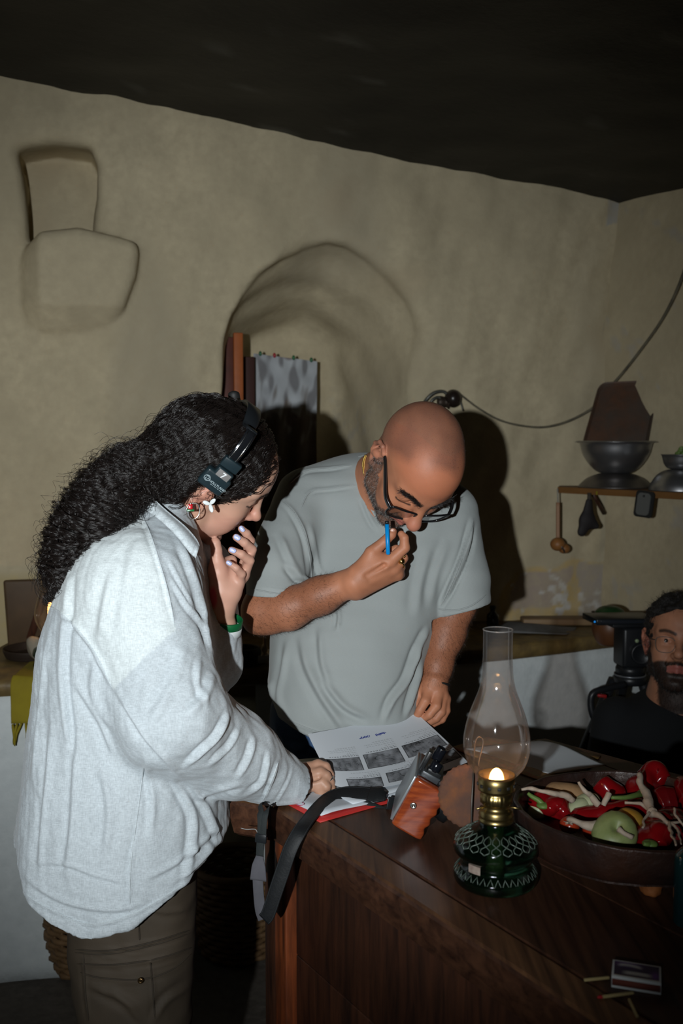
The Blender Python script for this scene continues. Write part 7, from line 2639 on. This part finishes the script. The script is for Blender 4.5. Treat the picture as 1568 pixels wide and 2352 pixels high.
add('globe', *lathe(spline([(.024, .104), (.034, .118), (.043, .140), (.044, .165), (.036, .200), (.027, .225), (.024, .250), (.0235, .300)], 40), l2, 44), thin_glass('globe_glass', (.93, .90, .86), .03, .06), lm2)
V, F = lathe(spline([(0, .112), (.007, .114), (.008, .122), (.005, .132), (0, .139)], 14), (0, 0, 0), 14)
add('flame', V + l2, F, bpy.data.materials['flame'], lm2)
pl2 = bpy.data.lights.new('oil_lamp_light', 'POINT')
pl2.energy, pl2.color, pl2.shadow_soft_size = .15, (1, .5, .16), .008
po2 = bpy.data.objects.new('oil_lamp_light', pl2)
po2.location = l2 + np.array([0, 0, .145])
C.objects.link(po2)
M_YEL = weave(mat('yellow_cloth', (0.30, 0.24, 0.012), .9, noise=(14, (0.22, 0.17, 0.012), 1)), 900, .4)
cl = thing('cloth', 'mustard yellow woven runner with tassels hanging over the counter edge', 'cloth', G(60, 1560, CT))
e0 = G(72, 1560, CT)
sd = unit(np.array([1, .22, 0]))
fr = np.array([.1, -1, 0]) * 1.0
path = [e0 + np.array([-.02, .34, .008]), e0 + np.array([-.01, .15, .008]), e0 + np.array([0, .02, .008]), e0 + np.array([0, -.012, .0]), e0 + np.array([0, -.018, -.03]), e0 + np.array([0, -.016, -.075]), e0 + np.array([0, -.020, -.118])]
s = spline(path, 30)
V, F = ribbon(s, sd, .050, .004)
V = V + np.array([0, -1, 0]) * (.003 * wob(V, 161, 40))[:, None]
add('runner', V, F, M_YEL, cl)
rg2 = np.random.default_rng(3)
for k in range(9):
    a0 = s[-1] + sd * (-.046 + .0115 * k)
    a1 = a0 + np.array([rg2.normal() * .006 - .006, -.004, -.055 - rg2.random() * .022])
    add('tassel', *tube(spline([a0, (a0 + a1) / 2 + np.array([rg2.normal() * .004, -.003, 0]), a1], 8), [.0030, .0038, .0036, .0034, .0034, .0034, .0032, .0016], 7), M_YEL, cl)

# ================================================================== shelf by the corner and what hangs there
S0, S1 = P(1280, 1118, 3.50), P(1640, 1138, 2.98)
sz = S0[2]
sh_ = thing('shelf', 'narrow wooden wall shelf with steel bowls near the right corner', 'shelf', (S0 + S1) / 2)
pl4 = np.array([S0[:2], S1[:2], [S1[0] + .20, S1[1] + .08], [S0[0] + .22, S0[1] + .10], [S0[0] + .03, S0[1] + .11]])
V, F = slab(pl4, sz - .022, sz, .003, .002)
add('board', V, F, mat('shelf_wood', (0.23, 0.105, 0.030), .6, noise=(9, (0.15, 0.07, 0.02), 1)), sh_, smooth=False)
for t in (.08, .75):
    q = S0 + (S1 - S0) * t
    add('peg', *tube([q + np.array([.10, .06, -.022]), q + np.array([.16, .12, -.10])], .008, 8), M_PANEL, sh_)
add('edge_clip', *obox(S0 + (S1 - S0) * .28 + np.array([0, -.002, -.014]), (unit(S1 - S0), Z, (0, 1, 0)), (.003, .006, .002), .001), M_YEL, sh_)
M_STEEL = mat('dull_steel', (0.42, 0.42, 0.43), .36, .9, noise=(8, (0.26, 0.26, 0.27), 1))
M_STEELD = mat('dark_steel', (0.24, 0.22, 0.21), .42, .9, noise=(8, (0.13, 0.12, 0.11), 1))


def onshelf(px, back):
    t = np.interp(px, [1280, 1640], [0, 1])
    for _ in range(6):
        q = S0 + (S1 - S0) * t + np.array([back * .82, back * .57, 0])
        t += (px - proj(q)[0]) / 360.0
    return np.array([q[0], q[1], sz])


a1 = onshelf(1412, .11)
o = add('basin', *lathe(spline([(.125, .0005), (.127, .004), (.118, .014), (.095, .034), (.060, .048), (.045, .050), (0, .050)], 34), a1, 56), M_STEELD)
tag(o, 'dark steel basin upside down on the shelf under the large bowl', 'basin', 'steel bowls on the shelf')
o = add('steel_bowl', *lathe(spline([(0, .0505), (.050, .051), (.085, .075), (.112, .115), (.124, .155), (.138, .158), (.138, .161), (.122, .160), (.108, .117), (.080, .080), (.045, .056), (0, .055)], 60), a1, 56), M_STEEL)
tag(o, 'wide flared steel bowl balanced on the upturned basin, holding the rusty tray', 'bowl', 'steel bowls on the shelf')
a2 = onshelf(1562, .10)
o = add('basin', *lathe(spline([(.098, .0005), (.100, .004), (.094, .024), (.074, .052), (.045, .068), (0, .070)], 34), a2, 56), M_STEEL)
tag(o, 'round steel basin upside down at the right end of the shelf', 'basin', 'steel bowls on the shelf')
o = add('steel_bowl', *lathe(spline([(0, .0705), (.035, .071), (.052, .085), (.060, .112), (.064, .118), (.058, .116), (.048, .088), (0, .078)], 44), a2, 44), M_STEEL)
tag(o, 'small steel bowl with a green sprig at the right end of the shelf', 'bowl', 'steel bowls on the shelf')
sp = thing('herb_sprig', 'tiny green herb sprig in the small steel bowl', 'herb', a2 + np.array([0, 0, .09]))
for k in range(7):
    V, F = ellipsoid(a2 + np.array([-.012 + .006 * k, -.006 * (k % 2), .122 + .008 * (k % 3)]), (.010, .003, .007), ((1, .3 * (k - 3), .4), (0, 1, 0), (-.4, 0, 1)), 10, 6)
    add('leaf', V, F, M_STEM, sp)
add('stem', *tube([a2 + np.array([0, 0, .084]), a2 + np.array([.004, -.002, .130])], .0018, 6), M_STEM, sp)
# rusty tray standing in the bowl
tq = np.array([P(1376, 882, 3.56), P(1516, 876, 3.50), P(1484, 1040, 3.42), P(1334, 1032, 3.48)])
tn = unit(np.cross(tq[1] - tq[0], tq[3] - tq[0]))
if tn[1] > 0:
    tn = -tn
tr = thing('baking_tray', 'rusty square baking tray with rounded corners standing in the steel bowl', 'tray', tq.mean(0) - Z * .1)
M_TRAY = mat('rusted_tray', (0.060, 0.034, 0.022), .6, .2, noise=[(26, (0.14, 0.05, 0.018), .9), (9, (0.07, 0.06, 0.05), 1)], bump=(60, .3, .003))


def rrect(hx_, hy_, r_, n_=7):
    pts = []
    for cx, cy, a0 in ((hx_ - r_, hy_ - r_, 0), (-hx_ + r_, hy_ - r_, 90), (-hx_ + r_, -hy_ + r_, 180), (hx_ - r_, -hy_ + r_, 270)):
        for k in range(n_):
            t = math.radians(a0 + 90 * k / (n_ - 1))
            pts.append((cx + r_ * math.cos(t), cy + r_ * math.sin(t)))
    return np.array(pts)


V, F = [], []
lv = [(.92, 0), (.97, .010), (1.0, .012), (.985, .015), (.955, .012), (.90, .003)]
for sc_k, h in lv:
    for a, b in rrect(sc_k, sc_k, .26 * sc_k):
        u_, v_ = (a + 1) / 2, (1 - b) / 2
        V.append((tq[0] * (1 - u_) + tq[1] * u_) * (1 - v_) + (tq[3] * (1 - u_) + tq[2] * u_) * v_ + tn * h)
n_ = 28
for k in range(len(lv) - 1):
    F += [(k * n_ + i, k * n_ + (i + 1) % n_, (k + 1) * n_ + (i + 1) % n_, (k + 1) * n_ + i) for i in range(n_)]
F += [tuple(range(n_))[::-1], tuple((len(lv) - 1) * n_ + i for i in range(n_))]
add('pan', np.array(V), F, M_TRAY, tr, smooth=False)
# hanging under the shelf
hq = P(1281, 1128, 3.47)
ms = thing('masher', 'wooden two-ball masher hanging by its handle from the left shelf end', 'masher', P(1283, 1262, 3.47))
M_MASH = mat('mashers_wood', (0.30, 0.125, 0.035), .5, noise=(30, (0.22, 0.09, 0.025), 1))
add('handle', *tube(spline([P(1281, 1154, 3.47), P(1281, 1200, 3.47), P(1281, 1238, 3.47)], 10), .0072, 10), mat('tan_handle', (0.34, 0.19, 0.11), .6), ms)
add('cord', *tube([P(1280, 1122, 3.47), P(1281, 1156, 3.47)], .0025, 6), mat('grey_cord', (0.3, 0.28, 0.24), .9), ms)
V, F = ellipsoid(P(1280, 1250, 3.465), (.026, .026, .024))
add('head', V, F, M_MASH, ms)
V, F = ellipsoid(P(1295, 1260, 3.475), (.021, .021, .018))
add('head', V, F, M_MASH, ms)
V, F = lathe([(.0245, -.003), (.027, 0), (.0245, .003)], P(1287, 1256, 3.468), 24, R=rot(0, 1.0, 0))
add('metal_band', V, F, M_WIRE, ms)
pw = thing('pouch', 'black leather pouch hanging from a nail under the shelf', 'pouch', P(1350, 1232, 3.36))
f_ = Field()
f_.cone(P(1352, 1152, 3.36), P(1348, 1195, 3.36), .012, .024, .02)
f_.cone(P(1348, 1195, 3.36), P(1336, 1222, 3.36), .024, .016, .015)
f_.cone(P(1348, 1195, 3.36), P(1368, 1208, 3.36), .022, .012, .015)
V, F = f_.mesh(.005)
cy_ = V[:, 1].mean()
V[:, 1] = cy_ + (V[:, 1] - cy_) * .45
add('bag', V, F, mat('pouch_leather', (0.010, 0.007, 0.007), .7), pw)
add('loop', *tube([P(1353, 1132, 3.36), P(1352, 1156, 3.36)], .007, 8), mat('pouch_loop', (0.05, 0.04, 0.03), .8), pw)
gt = thing('grater', 'small grey metal grater plate hanging below the shelf edge', 'grater', P(1480, 1190, 3.18))
gx, gy = unit((.62, -.78, -.05)), unit((.12, 0, 1))
gx = unit(gx - gy * (gx @ gy))
gn = np.cross(gx, gy)
gc = P(1479, 1158, 3.17)
for hx_, hy_, o_, m, nm in ((.034, .043, 0, M_RUBBER, 'backing'), (.024, .036, -.004, mat('grater_grey', (0.15, 0.155, 0.15), .5, .4), 'plate')):
    lp_ = rrect(hx_, hy_, .012, 5)
    n_ = len(lp_)
    V = np.array([gc + gx * p[0] + gy * p[1] + gn * (o_ + h) * (1 if gn[1] > 0 else -1) for h in (.003, -.003) for p in lp_])
    F = [tuple(range(n_)), tuple(range(n_, 2 * n_))[::-1]] + [(i, (i + 1) % n_, n_ + (i + 1) % n_, n_ + i) for i in range(n_)]
    add(nm, V, F, m, gt, smooth=False)
V, F = ellipsoid(gc + gy * .026 - gn * .008 * (1 if gn[1] > 0 else -1), (.004, .003, .004))
add('nail', V, F, M_RUBBER, gt)

# cable along the wall and the old wall lamp it feeds
def on_wall(px, py, out=.02):
    u_, z_ = Wuz(px, py)
    return Wp(u_, z_, out)


cab = [on_wall(1036, 900, .05), on_wall(1060, 915, .03), on_wall(1095, 940, .025), on_wall(1140, 965, .025), on_wall(1190, 978, .025), on_wall(1245, 981, .025), on_wall(1300, 966, .03), on_wall(1348, 936, .05), P(1385, 905, 3.58), P(1425, 862, 3.52), P(1470, 805, 3.44), P(1515, 742, 3.36), P(1548, 680, 3.28), P(1575, 610, 3.2), P(1600, 520, 3.12)]
o = add('cable', *tube(spline(cab, 90), np.linspace(.0034, .0056, 90), 8), mat('old_cable', (0.17, 0.15, 0.10), .8, noise=(30, (0.08, 0.07, 0.05), 1)))
tag(o, 'thin old cable sagging along the wall up to the right corner', 'cable')
wlp = thing('wall_lamp', 'old black wall lamp socket on a curled metal bracket above the bald head', 'lamp', on_wall(1005, 945, .04))
V, F = ellipsoid((0, 0, 0), (.030, .034, .032))
add('socket', V + on_wall(1026, 917, .06), F, mat('bakelite', (0.018, 0.012, 0.010), .3), wlp)
V, F = lathe(spline([(0, 0), (.018, 0), (.022, .012), (.018, .030), (.024, .040), (0, .042)], 20), on_wall(1006, 925, .05) + np.array([-.02, 0, 0]), 24, R=np.array([[0, 0, 1], [0, 1, 0], [-1, 0, 0]]))
add('holder', V, F, mat('bracket_brown', (0.05, 0.035, 0.025), .5, .5), wlp)
add('bracket', *tube(spline([on_wall(962, 945, .01), on_wall(966, 922, .05), on_wall(982, 905, .06), on_wall(1002, 901, .06), on_wall(1014, 908, .06)], 26), .0060, 8), mat('bracket_metal', (0.12, 0.12, 0.105), .45, .6), wlp)
add('curl', *tube(spline([on_wall(975, 940, .05), on_wall(978, 922, .06), on_wall(992, 914, .06), on_wall(1000, 922, .06), on_wall(996, 932, .06)], 22), .0050, 8), bpy.data.materials['bracket_metal'], wlp)
add('wall_plate', *obox(on_wall(985, 948, .008), (wt, (0, 0, 1), wn), (.05, .02, .010), .003), M_PANEL, wlp)
add('hook', *tube(spline([on_wall(1040, 905, .06), on_wall(1046, 925, .05), on_wall(1052, 945, .05)], 8), .003, 6), bpy.data.materials['bracket_metal'], wlp)

# ================================================================== inside the niche: a shutter board and a stained sheet with painted shadow
def in_niche(px, py, depth):
    u_, z_ = Wuz(px, py)
    o_ = np.array([0, 0, CAMZ])
    q = Wp(u_, z_, 0)
    a = unit(q - o_)
    t = depth / abs(a @ wn)
    return q + a * t


sb = thing('shutter', 'red brown wooden shutter board with its lit edge painted orange at the left of the niche', 'shutter', in_niche(545, 1100, .12))
for nm, x0, x1, y0, y1, dp, m in (('stile', 541, 557, 765, 1560, .10, mat('lit_orange_edge', (0.42, 0.115, 0.030), .5, noise=(20, (0.30, 0.08, 0.02), 1))), ('board', 512, 541, 775, 1560, .16, mat('shutter_red', (0.12, 0.030, 0.018), .55, noise=(30, (0.07, 0.02, 0.012), 1))), ('board', 556, 584, 820, 1560, .22, mat('shutter_dark', (0.045, 0.014, 0.010), .6))):  # light on the board's edge painted as a brighter orange stile
    p0, p1 = in_niche(x0, y1, dp), in_niche(x1, y0, dp)
    cc2 = (p0 + p1) / 2
    zb = CT + .004
    hz2 = (p1[2] - zb) / 2
    w2 = abs((p1 - p0) @ wt) / 2
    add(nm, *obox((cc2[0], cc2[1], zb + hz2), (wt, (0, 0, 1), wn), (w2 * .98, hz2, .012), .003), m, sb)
p00, p10, p01, p11 = in_niche(582, 812, .275), in_niche(728, 830, .265), in_niche(568, 1180, .255), in_niche(726, 1180, .255)
nu, nv = 70, 140
V, F = grid(lambda a, b: (p00 * (1 - a)[:, None] + p10 * a[:, None]) * (1 - b)[:, None] + (p01 * (1 - a)[:, None] + p11 * a[:, None]) * b[:, None], nu, nv)
aa, bb = np.meshgrid(np.linspace(0, 1, nu), np.linspace(0, 1, nv), indexing='ij')
aa, bb = aa.ravel(), bb.ravel()
V = V + wn * (.006 * np.sin(aa * 19) * np.clip(bb + .3, 0, 1) + .003 * wob(V, 171, 30))[:, None]
q3 = np.stack([aa * 2, bb * 4, 0 * aa], 1)
pcn = np.tile((.40, .42, .44), (len(V), 1)) * (1 + .12 * wob(q3, 172, 8))[:, None]
pcn = patch(pcn, np.clip((wob(q3, 173, 6, aniso=(1.4, .6, 1)) - .2) * 1.6, 0, .8), (.15, .145, .15))
pcn = patch(pcn, np.clip((wob(q3, 174, 5) - .6) * 2, 0, .8) * np.clip((aa - .35) * 5, 0, 1), (.13, .075, .065))
pcn = patch(pcn, np.clip((bb - .30) * 6 + .8 * wob(q3, 175, 7, aniso=(1.6, .4, 1)), 0, .88), (.115, .085, .060))  # the woman's head shadow painted on the lower sheet
nrm_ = np.cross(p10 - p00, p01 - p00)
F2 = F if nrm_ @ wn < 0 else F
sh2 = add('hanging_sheet', np.concatenate([V, V - wn * .003]), np.concatenate([F, F[:, ::-1] + len(V)]), mat('stained_shadowed_sheet', vcol=True, rough=.9, bump=(60, .5, .004)), cols=np.concatenate([pcn, pcn]))
tag(sh2, 'stained white sheet with a shadow painted low on it, pinned up inside the arched niche', 'sheet')
for k, cpin in ((0.10, (0.02, .12, .05)), (.32, (.35, .02, .03)), (.62, (.02, .14, .05)), (.9, (.02, .12, .05))):
    q = p00 * (1 - k) + p10 * k
    V, F = ellipsoid(q + wn * .008 + Z * .002, (.006, .005, .009))
    pn = add('pin', V, F, mat('pin_colour', cpin, .4))
    pn.parent = sh2
    pn.location = np.array(pn.location) - np.array(sh2.location)

# ================================================================== baskets under the counter, bottle at the frame edge
M_WICK = mat('wicker', (0.22, 0.125, 0.055), .7, noise=(30, (0.14, 0.08, 0.035), 1))
for lab, px, d, h_, r_ in (('tan wicker basket on the floor between the trousers and the table', 548, 2.93, .26, .13), ('brown wicker basket in the dark behind the olive trousers', 215, 2.84, .17, .13)):
    q = P(px, 2200, d) * np.array([1, 1, 0])
    bs_ = thing('wicker_basket', lab, 'basket', q)
    n_r = int(h_ / .018)
    parts = []
    for k in range(n_r):
        z_ = .012 + k * .018
        rr_ = r_ * (.82 + .18 * min(1, z_ / h_ * 1.6))
        t_ = np.linspace(0, 2 * np.pi, 57)
        loop = np.array([q + np.array([(rr_ + .0045 * math.sin(14 * a + k * math.pi)) * math.cos(a), (rr_ + .0045 * math.sin(14 * a + k * math.pi)) * math.sin(a), z_]) for a in t_])
        parts.append(tube(loop, .0088, 6, cap=False))
    wv_ = add('weave', *join(*parts), M_WICK, bs_)
    wv_['kind'] = 'stuff'
    for k in range(28):
        a = k / 28 * 2 * np.pi
        add('stake', *tube([q + np.array([r_ * .82 * math.cos(a), r_ * .82 * math.sin(a), .004]), q + np.array([r_ * math.cos(a), r_ * math.sin(a), h_ * .62]), q + np.array([r_ * math.cos(a), r_ * math.sin(a), h_])], .004, 5), M_WICK, bs_)
    t_ = np.linspace(0, 2 * np.pi, 49)
    add('rim', *tube([q + np.array([r_ * math.cos(a), r_ * math.sin(a), h_]) for a in t_], .011, 8, cap=False), M_WICK, bs_)
bq = G(1592, 2118, TZ)
bt2 = thing('bottle', 'dark teal glass bottle at the right frame edge in front of the bowl', 'bottle', bq)
add('glass', *lathe(spline([(0, 0), (.024, .0), (.026, .006), (.026, .080), (.020, .095), (.011, .104), (.011, .130), (0, .131)], 34), bq, 32), mat('teal_glass', (0.004, 0.030, 0.034), .1, spec=.6), bt2)
add('cap', *lathe([(.012, .126), (.013, .128), (.013, .142), (0, .143)], bq, 24), M_RUBBER, bt2)
